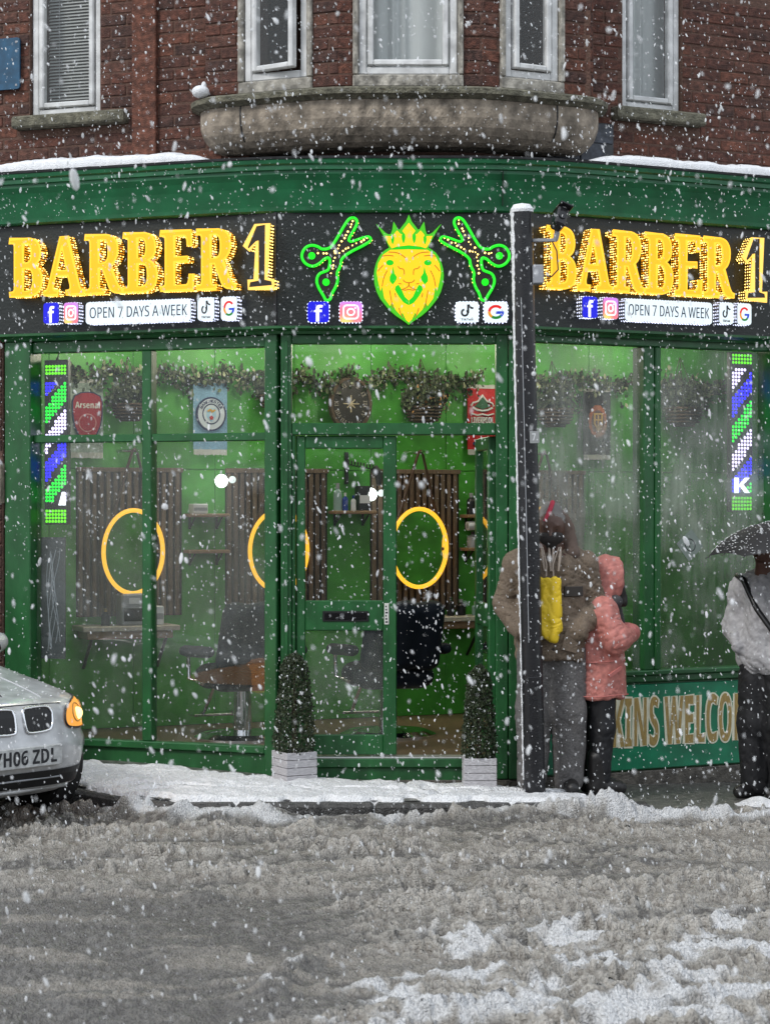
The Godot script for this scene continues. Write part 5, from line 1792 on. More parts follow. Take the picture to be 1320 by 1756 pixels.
	part("badge", m, navy, a)
	# black
	a = scarf("black scarf with a red and gold round crest behind misted glass", 4.437, 4.668, 2.06, 2.54, lin(0.018, 0.018, 0.02))
	c = Vector2(4.552, 2.315)
	m = MB.new()
	for i in 14:
		var g := TAU * i / 14.0
		m.prism(circle(c + Vector2(cos(g) * 0.055, sin(g) * 0.095), 0.026, 0.030, 10), z0, z1 + i * 0.0003)
	part("crest_petal_ring", m, mat("crest_red", lin(0.36, 0.10, 0.03), 0.9), a)
	m = MB.new()
	m.prism(circle(c, 0.055, 0.085, 24), z1, z1 + 0.006)
	part("crest_field", m, mat("crest_dark", lin(0.10, 0.03, 0.02), 0.9), a)
	m = MB.new()
	m.stroke([c + Vector2(-0.032, 0.055), c + Vector2(-0.032, -0.02), c + Vector2(0, -0.07), c + Vector2(0.032, -0.02), c + Vector2(0.032, 0.055)], 0.012, z1 + 0.004, z1 + 0.010, true)
	m.stroke([c + Vector2(0, 0.045), c + Vector2(0, -0.05)], 0.010, z1 + 0.004, z1 + 0.009)
	m.stroke([c + Vector2(-0.025, 0.01), c + Vector2(0.025, 0.01)], 0.010, z1 + 0.004, z1 + 0.0095)
	part("crest_shield", m, mats.gold_cloth, a)

func slat_panel(label: String, u0: float, u1: float):
	var s := thing("slat_panel", label, "wall panel", FI, "slatted wood panels behind the mirrors")
	var b := MB.new()
	b.box(Vector3(u0, 0.90, 0.001), Vector3(u1, 1.93, 0.012))
	part("backing", b, mats.slat_back, s)
	b = MB.new()
	b.box(Vector3(u0 - 0.004, 1.905, 0.012), Vector3(u1 + 0.004, 1.938, 0.040), 0.003)
	part("top_batten", b, mats.slat, s)
	var one := MB.new()
	one.box(Vector3(0, 0.90, 0.012), Vector3(0.030, 1.905, 0.034), 0.003)
	var om := one.mesh()
	var n := int((u1 - u0) / 0.048)
	var tones := [mats.slat, mat("slat_b", lin(0.15, 0.100, 0.066), 0.6, {"tex": noise_tex.grain, "scale": Vector3(3, 0.5, 3)}), mat("slat_c", lin(0.23, 0.165, 0.11), 0.6, {"tex": noise_tex.grain, "scale": Vector3(3, 0.5, 3)})]
	for i in n: part("slat", om, tones[rng.randi() % 3], s, Transform3D(Basis(), Vector3(u0 + 0.008 + i * (u1 - u0 - 0.01) / n, 0, rng.randf_range(0, 0.002))))

func round_mirror(label: String, u: float, v: float, turn: float, ry: float):
	var rx := ry
	var s := thing("ring_light_mirror", label, "mirror", Transform3D(FI.basis * Basis(Vector3.UP, turn), FI * Vector3(u, v, 0.15)), "mirrors with lit rings")
	var b := MB.new()
	b.prism(circle(Vector2.ZERO, rx - 0.012, ry - 0.012, 40), 0.0, 0.018)
	part("mirror_glass", b, mats.mirror, s)
	var t := []
	for p in circle(Vector2.ZERO, rx - 0.012, ry - 0.012, 44): t.append(Vector3(p.x, p.y, 0.02))
	b = MB.new()
	b.tube(t, [0.0155], 8, false, true)
	part("led_ring", b, glow("ring_light_glow", Color(1.0, 0.74, 0.20), 1.05), s)
	b = MB.new()
	var peg := Vector3(0.0, ry + 0.40, 0.03)
	b.tube([Vector3(-rx * 0.78, ry * 0.45, 0.0), peg + Vector3(-0.02, 0, 0)], [0.011], 6)
	b.tube([Vector3(rx * 0.78, ry * 0.45, 0.0), peg + Vector3(0.02, 0, 0)], [0.011], 6)
	b.tube([peg + Vector3(-0.02, 0, 0), peg + Vector3(0, 0.012, 0), peg + Vector3(0.02, 0, 0)], [0.011], 6)
	part("strap", b, mats.strap, s)
	b = MB.new()
	b.tube([peg + Vector3(0, 0, -0.17), peg + Vector3(0, 0, 0.03)], [0.012], 8)
	part("peg", b, mats.chrome, s)

func bottle(label: String, u: float, v: float, w: float, h: float, r: float, m: Material, cap: Material, square := false):
	var s := thing("bottle", label, "bottle", Transform3D(FI.basis, FI * Vector3(u, v, w)), "bottles and boxes on the barber shelves")
	var b := MB.new()
	if square: b.box(Vector3(-r, 0, -r), Vector3(r, h, r), 0.006)
	else: b.lathe([Vector2(0.001, 0), Vector2(r, 0.001), Vector2(r, h * 0.62), Vector2(r * 0.8, h * 0.72), Vector2(r * 0.38, h * 0.78), Vector2(r * 0.36, h * 0.82), Vector2(0.001, h * 0.82)], 14)
	part("body", b, m, s)
	b = MB.new()
	if square: b.box(Vector3(-r * 0.9, h * 0.3, r), Vector3(r * 0.9, h * 0.62, r + 0.0015))
	else: b.lathe([Vector2(r * 0.42, h * 0.80), Vector2(r * 0.42, h), Vector2(0.001, h)], 12)
	part("label_band" if square else "cap", b, cap, s)

func shelf(label: String, u0: float, u1: float, v: float, depth := 0.16):
	var s := thing("wall_shelf", label, "shelf", FI, "small wooden wall shelves")
	var b := MB.new()
	b.box(Vector3(u0, v - 0.024, 0.002), Vector3(u1, v, depth), 0.004)
	part("board", b, mats.shelf_wood, s)
	for u in [u0 + 0.05, u1 - 0.05]:
		b = MB.new()
		b.box(Vector3(u - 0.008, v - 0.11, 0.002), Vector3(u + 0.008, v - 0.024, 0.014))
		b.tube([Vector3(u, v - 0.10, 0.012), Vector3(u, v - 0.028, depth * 0.8)], [0.007], 6)
		part("bracket", b, mats.black_plastic, s)

func worktop(label: String, u0: float, u1: float, v: float):
	var s := thing("worktop", label, "counter", FI, "barber worktops under the mirrors")
	var b := MB.new()
	b.box(Vector3(u0, v - 0.035, 0.002), Vector3(u1, v, 0.30), 0.005)
	part("top", b, mats.worktop, s)
	b = MB.new()
	b.box(Vector3(u0 + 0.04, v - 0.09, 0.002), Vector3(u1 - 0.04, v - 0.035, 0.26), 0.005)
	part("drawer", b, mats.shelf_wood, s)
	for u in [u0 + 0.08, u1 - 0.08]:
		b = MB.new()
		b.tube([Vector3(u, v - 0.30, 0.01), Vector3(u, v - 0.09, 0.22)], [0.012], 6)
		part("bracket", b, mats.black_plastic, s)

func barber_chair(label: String, at: Vector3, turn: float):
	var s := thing("barber_chair", label, "chair", Transform3D(Basis(Vector3.UP, turn).scaled(Vector3(1.08, 0.88, 1.08)), at), "barber chairs")
	var L: Material = mats.leather_navy
	var b := MB.new()
	b.lathe([Vector2(0.001, 0), Vector2(0.30, 0), Vector2(0.30, 0.02), Vector2(0.24, 0.05), Vector2(0.06, 0.07), Vector2(0.055, 0.38), Vector2(0.001, 0.38)], 26)
	part("base", b, mats.chrome, s)
	var seat := bones_mesh([[Vector3(-0.16, 0.47, -0.12), Vector3(0.16, 0.47, -0.12), 0.10, 0.10, 0.08], [Vector3(-0.16, 0.47, 0.14), Vector3(0.16, 0.47, 0.14), 0.10, 0.10, 0.12]], 0.025)
	part("seat", seat, L, s)
	var back := bones_mesh([[Vector3(-0.17, 0.60, -0.24), Vector3(-0.17, 0.98, -0.36), 0.085, 0.08, 0.1], [Vector3(0.17, 0.60, -0.24), Vector3(0.17, 0.98, -0.36), 0.085, 0.08, 0.1], [Vector3(0, 0.60, -0.24), Vector3(0, 0.98, -0.36), 0.085, 0.08, 0.1]], 0.025)
	part("backrest", back, L, s)
	for x in [-0.30, 0.30]:
		var arm := bones_mesh([[Vector3(x, 0.68, -0.22), Vector3(x, 0.66, 0.20), 0.045, 0.045, 0.03]], 0.02)
		part("armrest", arm, L, s)
		b = MB.new()
		b.tube([Vector3(x, 0.62, 0.15), Vector3(x * 0.95, 0.45, 0.18), Vector3(x * 0.8, 0.42, 0.05)], [0.014], 8)
		part("arm_post", b, mats.chrome, s)
	b = MB.new()
	for x in [-0.10, 0.10]: b.tube([Vector3(x, 0.40, 0.22), Vector3(x, 0.16, 0.44), Vector3(x, 0.14, 0.52)], [0.013], 8)
	b.box(Vector3(-0.17, 0.125, 0.42), Vector3(0.17, 0.145, 0.56), 0.006)
	part("footrest", b, mats.chrome, s)

func build_interior():
	leaf = leaf_mesh()
	slat_panel("slatted wood panel behind the lit mirror beside the sky blue scarf", 0.50, 1.26)
	slat_panel("slatted wood panel between the sky blue scarf and the closed door leaf", 1.585, 2.36)
	slat_panel("slatted wood panel seen through the open doorway", 2.70, 3.41)
	slat_panel("slatted wood panel behind misted glass", 3.78, 4.46)
	round_mirror("oval mirror with a lit ring hung below the red shield scarf", 0.855, 1.352, 0.50, 0.300)
	round_mirror("oval mirror with a lit ring hung behind the pilaster beside the closed door leaf", 1.925, 1.352, 0.42, 0.296)
	round_mirror("oval mirror with a lit ring seen through the open doorway", 3.015, 1.362, 0.38, 0.298)
	round_mirror("oval mirror with a lit ring behind the head of the person in brown", 4.03, 1.36, 0.38, 0.302)
	build_scarves()
	garland("leaf garland over the red shield scarf", 0.35, 0.95, 2.60, 0.02)
	garland("leaf garland over the sky blue scarf", 1.05, 1.95, 2.62, 0.05)
	garland("pale leaf garland over the closed door leaf", 2.05, 2.55, 2.60, 0.04)
	garland("leaf garland over the basket of orange flowers", 2.60, 3.55, 2.60, 0.0)
	garland("leaf garland behind misted glass beside the black post", 3.95, 4.85, 2.63, 0.03)
	garland("leaf garland behind misted glass beside the mullion", 4.95, 5.75, 2.62, 0.03)
	basket("dark basket of black leaves beside the red shield scarf", 0.84, 2.38, 0.125, true, false)
	basket("wicker basket of green leaves beside the sky blue scarf", 1.90, 2.46, 0.11, true, false)
	basket("wicker basket with orange and yellow flowers above the open doorway", 3.06, 2.40, 0.135, false, true)
	basket("wicker basket of leaves behind misted glass beside the black post", 4.14, 2.40, 0.14, true, false)
	basket("wicker basket of leaves behind misted glass beside the dot matrix pole", 5.25, 2.43, 0.15, true, false)
	# the oval dark clock
	var ck := thing("wall_clock", "large dark oval wall clock with pale numerals and star above the door", "clock", Transform3D(FI.basis, FI * Vector3(2.51, 2.41, 0.10)))
	var b := MB.new()
	b.prism(circle(Vector2.ZERO, 0.155, 0.19, 40), -0.04, 0.0)
	part("dial", b, mat("clock_face", lin(0.02, 0.018, 0.016), 0.5), ck)
	b = MB.new()
	b.stroke(Array(circle(Vector2.ZERO, 0.152, 0.187, 40)), 0.022, -0.04, 0.012, true)
	part("rim", b, mats.wicker, ck)
	b = MB.new()
	var rom := ["XII", "I", "II", "III", "IV", "V", "VI", "VII", "VIII", "IX", "X", "XI"]
	for i in 12:
		var g := PI / 2 - TAU * i / 12.0
		var wd: float = 0.008 + 0.006 * rom[i].length()
		for l in fit_text(rom[i], "Droid Serif", 700, -wd, -0.015, wd, 0.015):
			for q in l.shapes:
				var st := b.v.size()
				b.shape(q, 0.0, 0.004)
				b.place(st, Transform3D(Basis(Vector3.BACK, g - PI / 2), Vector3(cos(g) * 0.112, sin(g) * 0.145, 0)))
	part("numerals", b, mat("clock_numeral", lin(0.22, 0.20, 0.17), 0.6), ck)
	b = MB.new()
	for i in 8:
		var g := TAU * i / 8.0
		var r := 0.062 if i % 2 == 0 else 0.042
		b.stroke([Vector2.ZERO, Vector2(cos(g), sin(g)) * r], 0.007, 0.0, 0.006 + 0.0004 * i)
	part("star", b, mat("clock_star", lin(0.42, 0.36, 0.24), 0.5), ck)
	# shelves with what stands on them
	shelf("upper small shelf beside the mirror on the sky blue scarf's panel", 1.27, 1.57, 1.615)
	shelf("lower small shelf beside the mirror on the sky blue scarf's panel", 1.27, 1.57, 1.36)
	shelf("small shelf with bottles seen through the closed door leaf", 2.37, 2.69, 1.635)
	shelf("upper small shelf with dark bottles seen through the open doorway", 3.42, 3.76, 1.605)
	shelf("lower small shelf with a rolled towel seen through the open doorway", 3.42, 3.76, 1.36)
	var blue := mat("blue_bottle", lin(0.02, 0.05, 0.28), 0.25)
	bottle("white box on the upper shelf beside the sky blue scarf's mirror", 1.36, 1.615, 0.08, 0.07, 0.055, mats.white_plastic, mats.grey_plastic, true)
	bottle("blue bottle on the shelf seen through the closed door leaf", 2.47, 1.635, 0.09, 0.13, 0.022, blue, mats.white_plastic)
	bottle("white bottle with a blue cap on the shelf seen through the closed door leaf", 2.53, 1.635, 0.10, 0.11, 0.020, mats.white_plastic, blue)
	bottle("square black tub with a pale label on the shelf seen through the closed door leaf", 2.61, 1.635, 0.08, 0.18, 0.045, mats.black_plastic, mats.white_plastic, true)
	bottle("clear grey flask on the shelf seen through the closed door leaf", 2.42, 1.635, 0.07, 0.20, 0.032, mat("flask", lin(0.25, 0.36, 0.34), 0.1), mats.grey_plastic)
	bottle("tall black bottle on the upper shelf seen through the open doorway", 3.55, 1.605, 0.08, 0.26, 0.032, mats.black_plastic, mats.black_plastic)
	bottle("short black bottle on the upper shelf seen through the open doorway", 3.48, 1.605, 0.08, 0.16, 0.034, mats.black_plastic, mats.grey_plastic)
	bottle("red and white carton on the upper shelf seen through the open doorway", 3.72, 1.605, 0.10, 0.12, 0.035, mats.white_plastic, mat("red_print", lin(0.5, 0.02, 0.02), 0.5), true)
	bottle("grey tub on the lower shelf seen through the open doorway", 3.50, 1.36, 0.08, 0.12, 0.05, mats.grey_plastic, mats.black_plastic)
	bottle("white carton on the lower shelf seen through the open doorway", 3.62, 1.36, 0.08, 0.14, 0.04, mats.white_plastic, mats.grey_plastic, true)
	var tw := thing("towel_roll", "rolled white towel on the lower shelf seen through the open doorway", "towel", Transform3D(FI.basis, FI * Vector3(3.50, 1.52, 0.12)))
	b = MB.new()
	b.tube([Vector3(-0.07, 0, 0), Vector3(0.10, 0.01, 0)], [0.034], 14)
	part("roll", b, mats.white_plastic, tw)
	b = MB.new()
	b.tube([Vector3(-0.0705, 0, 0), Vector3(-0.0725, 0, 0)], [0.02], 14)
	part("core", b, mats.grey_plastic, tw)
	worktop("worktop under the mirror below the red shield scarf", 0.47, 1.16, 0.845)
	worktop("worktop under the mirror seen through the open doorway", 2.90, 3.56, 0.860)
	bottle("black spray bottle on the worktop seen through the open doorway", 3.28, 0.860, 0.15, 0.14, 0.028, mats.black_plastic, mats.chrome)
	bottle("black jar of combs on the worktop seen through the open doorway", 3.38, 0.860, 0.12, 0.12, 0.035, mats.black_plastic, mats.grey_plastic)
	bottle("clear jar on the worktop seen through the open doorway", 3.49, 0.860, 0.14, 0.10, 0.03, mats.flask, mats.white_plastic)
	var sz := thing("steriliser", "grey box machine on the worktop below the red shield scarf", "machine", Transform3D(FI.basis, FI * Vector3(0.86, 0.845, 0.16)))
	b = MB.new()
	b.box(Vector3(-0.10, 0, -0.08), Vector3(0.07, 0.22, 0.08), 0.012)
	part("body", b, mats.grey_plastic, sz)
	b = MB.new()
	b.box(Vector3(-0.085, 0.03, 0.08), Vector3(0.055, 0.12, 0.084), 0.002)
	part("door", b, mats.black_plastic, sz)
	b = MB.new()
	b.box(Vector3(-0.05, 0.15, 0.08), Vector3(0.03, 0.19, 0.083), 0.001)
	part("panel", b, mats.white_plastic, sz)
	bottle("white tissue box on the worktop below the red shield scarf", 1.02, 0.845, 0.16, 0.13, 0.05, mats.white_plastic, mats.grey_plastic, true)
	bottle("dark bottle on the worktop below the red shield scarf", 0.66, 0.845, 0.18, 0.12, 0.03, mats.black_plastic, mat("brass", lin(0.6, 0.4, 0.12), 0.3, {"metal": 1.0}))
	# added lamps standing in for bright reflections in the glass
	for q in [["round white lamp added for a bright reflection beside the sky blue scarf", 1.525, 1.846], ["round white lamp added for a bright reflection in the closed door leaf", 2.667, 1.753]]:
		var lp := thing("reflection_lamp", q[0], "lamp", Transform3D(FI.basis, FI * Vector3(q[1], q[2], 0.10)), "round white lamps added for reflections")
		b = MB.new()
		b.ball(Vector3.ZERO, Vector3(0.048, 0.048, 0.032), 18, 12)
		part("bulb", b, glow("reflection_glow", Color(0.95, 1.0, 0.98), 3.2), lp)
		b = MB.new()
		b.tube([Vector3(0, 0, -0.10), Vector3(0.0, 0.0, -0.03)], [0.018, 0.03], 12)
		part("bracket", b, mats.chrome, lp)
		b = MB.new()
		b.ball(Vector3(0.085, 0.01, -0.01), Vector3(0.026, 0.026, 0.02), 14, 8)
		b.tube([Vector3(0.03, 0, -0.05), Vector3(0.085, 0.01, -0.02)], [0.008], 6)
		part("side_bulb", b, glow("reflection_glow_soft", Color(0.9, 0.97, 0.95), 0.9), lp)
		var ol := OmniLight3D.new()
		ol.name = "reflection_lamp_glow"
		ol.light_energy = 0.035
		ol.omni_range = 6.0
		ol.light_size = 0.04
		ol.shadow_enabled = true
		lp.add_child(ol)
	# hose and dryer on the wall between the doors
	var dr := thing("hair_dryer", "black hair dryer and coiled cable hung on the wall behind the closed door leaf", "hair dryer", FI)
	b = MB.new()
	var coil := []
	for i in 60: coil.append(Vector3(2.50 + i * 0.0034, 1.985 - 0.0006 * i + 0.018 * sin(i * 0.9), 0.07 + 0.018 * cos(i * 0.9)))
	b.tube(coil, [0.005], 5)
	b.tube([Vector3(2.70, 1.95, 0.07), Vector3(2.735, 1.90, 0.09), Vector3(2.73, 1.82, 0.1)], [0.03, 0.034, 0.02], 10)
	part("dryer_and_cable", b, mats.black_plastic, dr)
	b = MB.new()
	b.box(Vector3(2.498, 1.83, 0.002), Vector3(2.52, 2.06, 0.03))
	part("wall_rail", b, mats.black_plastic, dr)
	barber_chair("dark navy barber chair behind the window with the sky blue scarf", Vector3(-0.95, 0.118, -14.38), 3.55)
	barber_chair("dark navy barber chair behind the door", Vector3(0.02, 0.118, -14.55), 3.45)
	barber_chair("dark navy barber chair behind the misted glass", Vector3(1.25, 0.118, -14.95), 3.3)
	# things in the windows
	var po := thing("tall_poster", "tall dark poster with a pale line drawing in the window below the dot matrix pole", "poster", FL)
	b = MB.new()
	b.box(Vector3(-1.70, 0.69, -0.075), Vector3(-1.525, 1.47, -0.068))
	part("sheet", b, mat("poster_dark", lin(0.06, 0.075, 0.08), 0.4, {"tex": noise_tex.blotch, "scale": Vector3(4, 4, 4)}), po)
	b = MB.new()
	for k in 7:
		var q := []
		for i in 9: q.append(Vector2(-1.62 + 0.055 * sin(i * 0.8 + k * 1.3) * (0.3 + 0.1 * k) * 0.6 + 0.01 * k - 0.03, 0.74 + 0.075 * i + 0.01 * k))
		b.stroke(smooth_loop(q, 1, false), 0.0035, -0.068, -0.0668 + k * 0.0001)
	part("drawing", b, mat("poster_line", lin(0.26, 0.30, 0.33), 0.6), po)
	var nt := thing("window_note", "square paper note with a circle taped at a slant to the misted glass", "notice", Transform3D(FR.basis * Basis(Vector3.BACK, 0.7), FR * Vector3(1.285, 1.42, -0.028)))
	b = MB.new()
	b.box(Vector3(-0.075, -0.075, -0.001), Vector3(0.075, 0.075, 0.001))
	part("sheet", b, mat("note_paper", lin(0.20, 0.24, 0.21), 0.8), nt)
	b = MB.new()
	b.stroke(Array(circle(Vector2(0.0, 0.0), 0.035, 0.042, 24)), 0.006, 0.001, 0.0016, true)
	b.stroke([Vector2(-0.012, -0.012), Vector2(0.0, 0.018), Vector2(0.014, 0.004)], 0.005, 0.001, 0.0017)
	part("print", b, mats.ink, nt)

# ================================================================ things in the street
func topiary(label: String, at: Vector3, turn: float, w: float, ph: float, h: float, r0: float, r1: float):
	var s := thing("potted_topiary", label, "potted plant", Transform3D(Basis(Vector3.UP, turn), at), "clipped cones in planters beside the door")
	var a := w * 0.5
	var core := MB.new()
	core.box(Vector3(-a + 0.012, 0.0, -a + 0.012), Vector3(a - 0.012, ph - 0.03, a - 0.012))
	var pl := part("planter", core, mat("soil", lin(0.03, 0.022, 0.016), 0.95), s)
	for side in 4:
		var xf := Transform3D(Basis(Vector3.UP, side * PI / 2), Vector3.ZERO)
		for k in 4:
			var y0 := ph * k / 4.0
			var b := MB.new()
			b.box(Vector3(-a + (0.0 if side % 2 == 0 else 0.012), y0 + 0.0015, a - 0.012), Vector3(a - (0.0 if side % 2 == 0 else 0.012), y0 + ph / 4.0 - 0.0015, a), 0.003)
			part("board", b, mats.planter_white, pl, xf)
	var st := MB.new()
	st.tube([Vector3(0, ph - 0.05, 0), Vector3(0, ph + h * 0.9, 0)], [0.018, 0.006], 7)
	part("stem", st, mats.twig, s)
	var bump := FastNoiseLite.new()
	bump.seed = int(at.x * 100)
	bump.frequency = 3.5
	var spot := func() -> Vector3:
		var t := rng.randf()
		var g := rng.randf() * TAU
		var R := lerpf(r0, r1, pow(t, 1.15)) * sqrt(minf(1.0, (1.0 - t) * 9.0)) * lerpf(0.80, 1.0, smoothstep(0.0, 0.12, t))
		R *= 1.0 + 0.22 * bump.get_noise_3d(cos(g), t * 2.5, sin(g))
		R *= 1.0 - 0.55 * pow(rng.randf(), 3.0) + (0.10 if rng.randf() < 0.05 else 0.0)
		return Vector3(cos(g) * R, ph - 0.02 + t * h, sin(g) * R)
	leaves("leaves", s, mats.box_leaf, 5200, 0.017, spot)
	leaves("young_leaves", s, mats.box_leaf_b, 1500, 0.016, spot)
	# a little snow caught in the leaves
	var fl := []
	for i in 170:
		var q := rng.randf_range(0.35, 0.9)
		fl.append(Transform3D(Basis().scaled(Vector3(1.2, 0.7, 1.2) * q), spot.call()))
	many("caught_snow", flake, mats.flake, fl, s)

func build_post():
	var at := Vector3(0.872, pave_y(0.872, -12.55), -12.55)
	var lean := Basis(Vector3.BACK, 0.0222)
	var s := thing("street_post", "tall black post with snow stuck to one side and a small plate numbered 7", "post", Transform3D(lean, at))
	var b := MB.new()
	b.lathe([Vector2(0.0625, -0.1), Vector2(0.0620, 0.82), Vector2(0.0610, 3.40), Vector2(0.05, 3.415), Vector2(0.001, 3.42)], 28)
	part("shaft", b, mats.pole_black, s)
	b = MB.new()
	b.box(Vector3(-0.028, 0.35, 0.050), Vector3(0.028, 0.7, 0.0645), 0.003)
	part("access_door", b, mats.pole_black, s)
	# snow plastered along the windward side
	var v := PackedVector3Array()
	var ix := PackedInt32Array()
	var n := 260
	var m := 8
	var nf := FastNoiseLite.new()
	nf.frequency = 9.0
	for i in n + 1:
		var y := lerpf(0.10, 3.41, float(i) / n)
		var wide := 0.26 + 0.14 * nf.get_noise_1d(y) + 0.30 * smoothstep(2.3, 3.4, y) - 0.16 * smoothstep(2.2, 0.9, y)
		for j in m + 1:
			var t := float(j) / m * 2.0 - 1.0
			var g := PI + 0.02 + t * wide * (1.0 + 0.25 * nf.get_noise_2d(y * 3.0, t * 2.0))
			var th := (1.0 - t * t) * (0.007 + 0.006 * nf.get_noise_2d(y * 2.0, 5.0)) - 0.0015
			v.append(Vector3(cos(g), 0, -sin(g)) * (0.0625 + th) + Vector3(0, y, 0))
	for i in n:
		for j in m:
			var a := i * (m + 1) + j
			ix.append_array(PackedInt32Array([a, a + m + 1, a + m + 2, a, a + m + 2, a + 1]))
	var ps := part("stuck_snow", indexed(v, ix), mats.snow, s)
	stuff(ps)
	b = MB.new()
	b.lathe([Vector2(0.066, 3.40), Vector2(0.068, 3.418), Vector2(0.05, 3.445), Vector2(0.001, 3.455)], 20)
	part("snow_cap", b, mats.snow, s)
	b = MB.new()
	b.prism(round_rect(0.012, 2.055, 0.066, 2.125, 0.004), 0.058, 0.064)
	var pl := part("number_plate", b, mat("plate_grey", lin(0.30, 0.31, 0.31), 0.4), s)
	text_on(pl, "numeral", "7.", "Droid Sans", 700, 0.025, 2.070, 0.058, 2.112, 0.064, 0.066, mats.white_plastic)
	b = MB.new()
	b.tube([Vector3(-0.02, 0.9, 0.0655), Vector3(-0.018, 1.6, 0.064), Vector3(-0.02, 2.9, 0.0635)], [0.003], 5)
	part("cable", b, mats.grey_plastic, s)
	# security camera on an arm
	var c := thing("security_camera", "black security camera with a snow cap on an arm of the post", "camera", Transform3D(lean, at))
	b = MB.new()
	b.box(Vector3(0.05, 2.98, -0.02), Vector3(0.115, 3.09, 0.05), 0.006)
	part("junction_box", b, mats.grey_plastic, c)
	b = MB.new()
	b.box(Vector3(0.05, 3.225, -0.012), Vector3(0.20, 3.245, 0.012), 0.004)
	b.tube([Vector3(0.19, 3.235, 0), Vector3(0.20, 3.27, 0.01), Vector3(0.20, 3.29, 0.01)], [0.016], 8)
	part("arm", b, mats.grey_plastic, c)
	var tilt := Transform3D(Basis(Vector3.BACK, -0.32) * Basis(Vector3.RIGHT, -0.45) * Basis(Vector3.UP, 0.2), Vector3(0.215, 3.355, 0.03))
	b = MB.new()
	b.box(Vector3(-0.034, -0.065, -0.045), Vector3(0.034, 0.065, 0.045), 0.012)
	part("housing", b, mats.pole_black, c, tilt)
	b = MB.new()
	b.box(Vector3(-0.040, 0.055, -0.05), Vector3(0.040, 0.066, 0.085), 0.004)
	part("sunshield", b, mats.pole_black, c, tilt)
	b = MB.new()
	b.ball(Vector3(0, 0.068, 0.01), Vector3(0.040, 0.017, 0.065), 14, 8)
	part("snow_cap", b, mats.snow, c, tilt)
	b = MB.new()
	b.tube([Vector3(0, 0.0, 0.044), Vector3(0, 0.0, 0.052)], [0.024], 16)
	part("lens", b, mats.black_gloss, c, tilt)
	b = MB.new()
	b.tube([Vector3(0.11, 3.03, 0.02), Vector3(0.16, 3.02, 0.03), Vector3(0.20, 3.06, 0.03), Vector3(0.195, 3.17, 0.02), Vector3(0.17, 3.23, 0.0)], [0.0045], 6)
	part("cable", b, mats.black_plastic, c)

func ellipse_band(p: Array, r: Array) -> Array:
	return [p, r]

func hand_bones(w: Vector3, dir: Vector3, side: float) -> Array:
	var d := dir.normalized()
	var x := d.cross(Vector3.UP).normalized() * side
	var out := [[w, w + d * 0.07, 0.026, 0.034, 0.02]]
	for i in 4:
		var b := w + d * 0.075 + x * (-0.027 + 0.018 * i)
		var l: float = [0.028, 0.034, 0.032, 0.024][i]
		out.append([b, b + d * l, 0.0095, 0.009, 0.008])
		out.append([b + d * l, b + d * (l + 0.02) - Vector3(0, 0.016, 0), 0.009, 0.0075, 0.008])
	out.append([w + d * 0.02 - x * 0.025, w + d * 0.055 - x * 0.045, 0.012, 0.010, 0.012])
	out.append([w + d * 0.055 - x * 0.045, w + d * 0.08 - x * 0.04, 0.010, 0.008, 0.010])
	return out

func head_bones(h: Vector3, f: Vector3) -> Array:      # h: middle of the head, f: where it looks
	f = f.normalized()
	var up := (Vector3.UP - f * f.y).normalized()
	var x := up.cross(f).normalized()
	var b := [[h + up * 0.03 - f * 0.015, h + up * 0.03 + f * 0.015, 0.084, 0.078, 0.03], [h - up * 0.03 + f * 0.02, h - up * 0.075 + f * 0.045, 0.062, 0.040, 0.05], [h - up * 0.05 - f * 0.03, h - up * 0.19 - f * 0.04, 0.055, 0.058, 0.04]]
	b.append([h + up * 0.015 + f * 0.092, h - up * 0.02 + f * 0.112, 0.008, 0.014, 0.015])      # nose
	b.append([h - up * 0.058 + f * 0.084 - x * 0.018, h - up * 0.058 + f * 0.084 + x * 0.018, 0.010, 0.010, 0.01])   # lips
	for s in [-1.0, 1.0]:
		b.append([h + x * s * 0.082, h + x * s * 0.086 - up * 0.03, 0.014, 0.011, 0.01])     # ears
		b.append([h + up * 0.035 + f * 0.084 + x * s * 0.03, h + up * 0.035 + f * 0.082 + x * s * 0.045, 0.010, 0.008, 0.012])     # brows
	return b

func eyes(parent: Node, h: Vector3, f: Vector3):
	f = f.normalized()
	var up := (Vector3.UP - f * f.y).normalized()
	var x := up.cross(f).normalized()
	var b := MB.new()
	for s in [-1.0, 1.0]: b.ball(h + up * 0.012 + f * 0.080 + x * s * 0.032, Vector3(0.011, 0.008, 0.009), 10, 8)
	part("eyes", b, mat("eye_dark", lin(0.03, 0.025, 0.02), 0.2), parent)

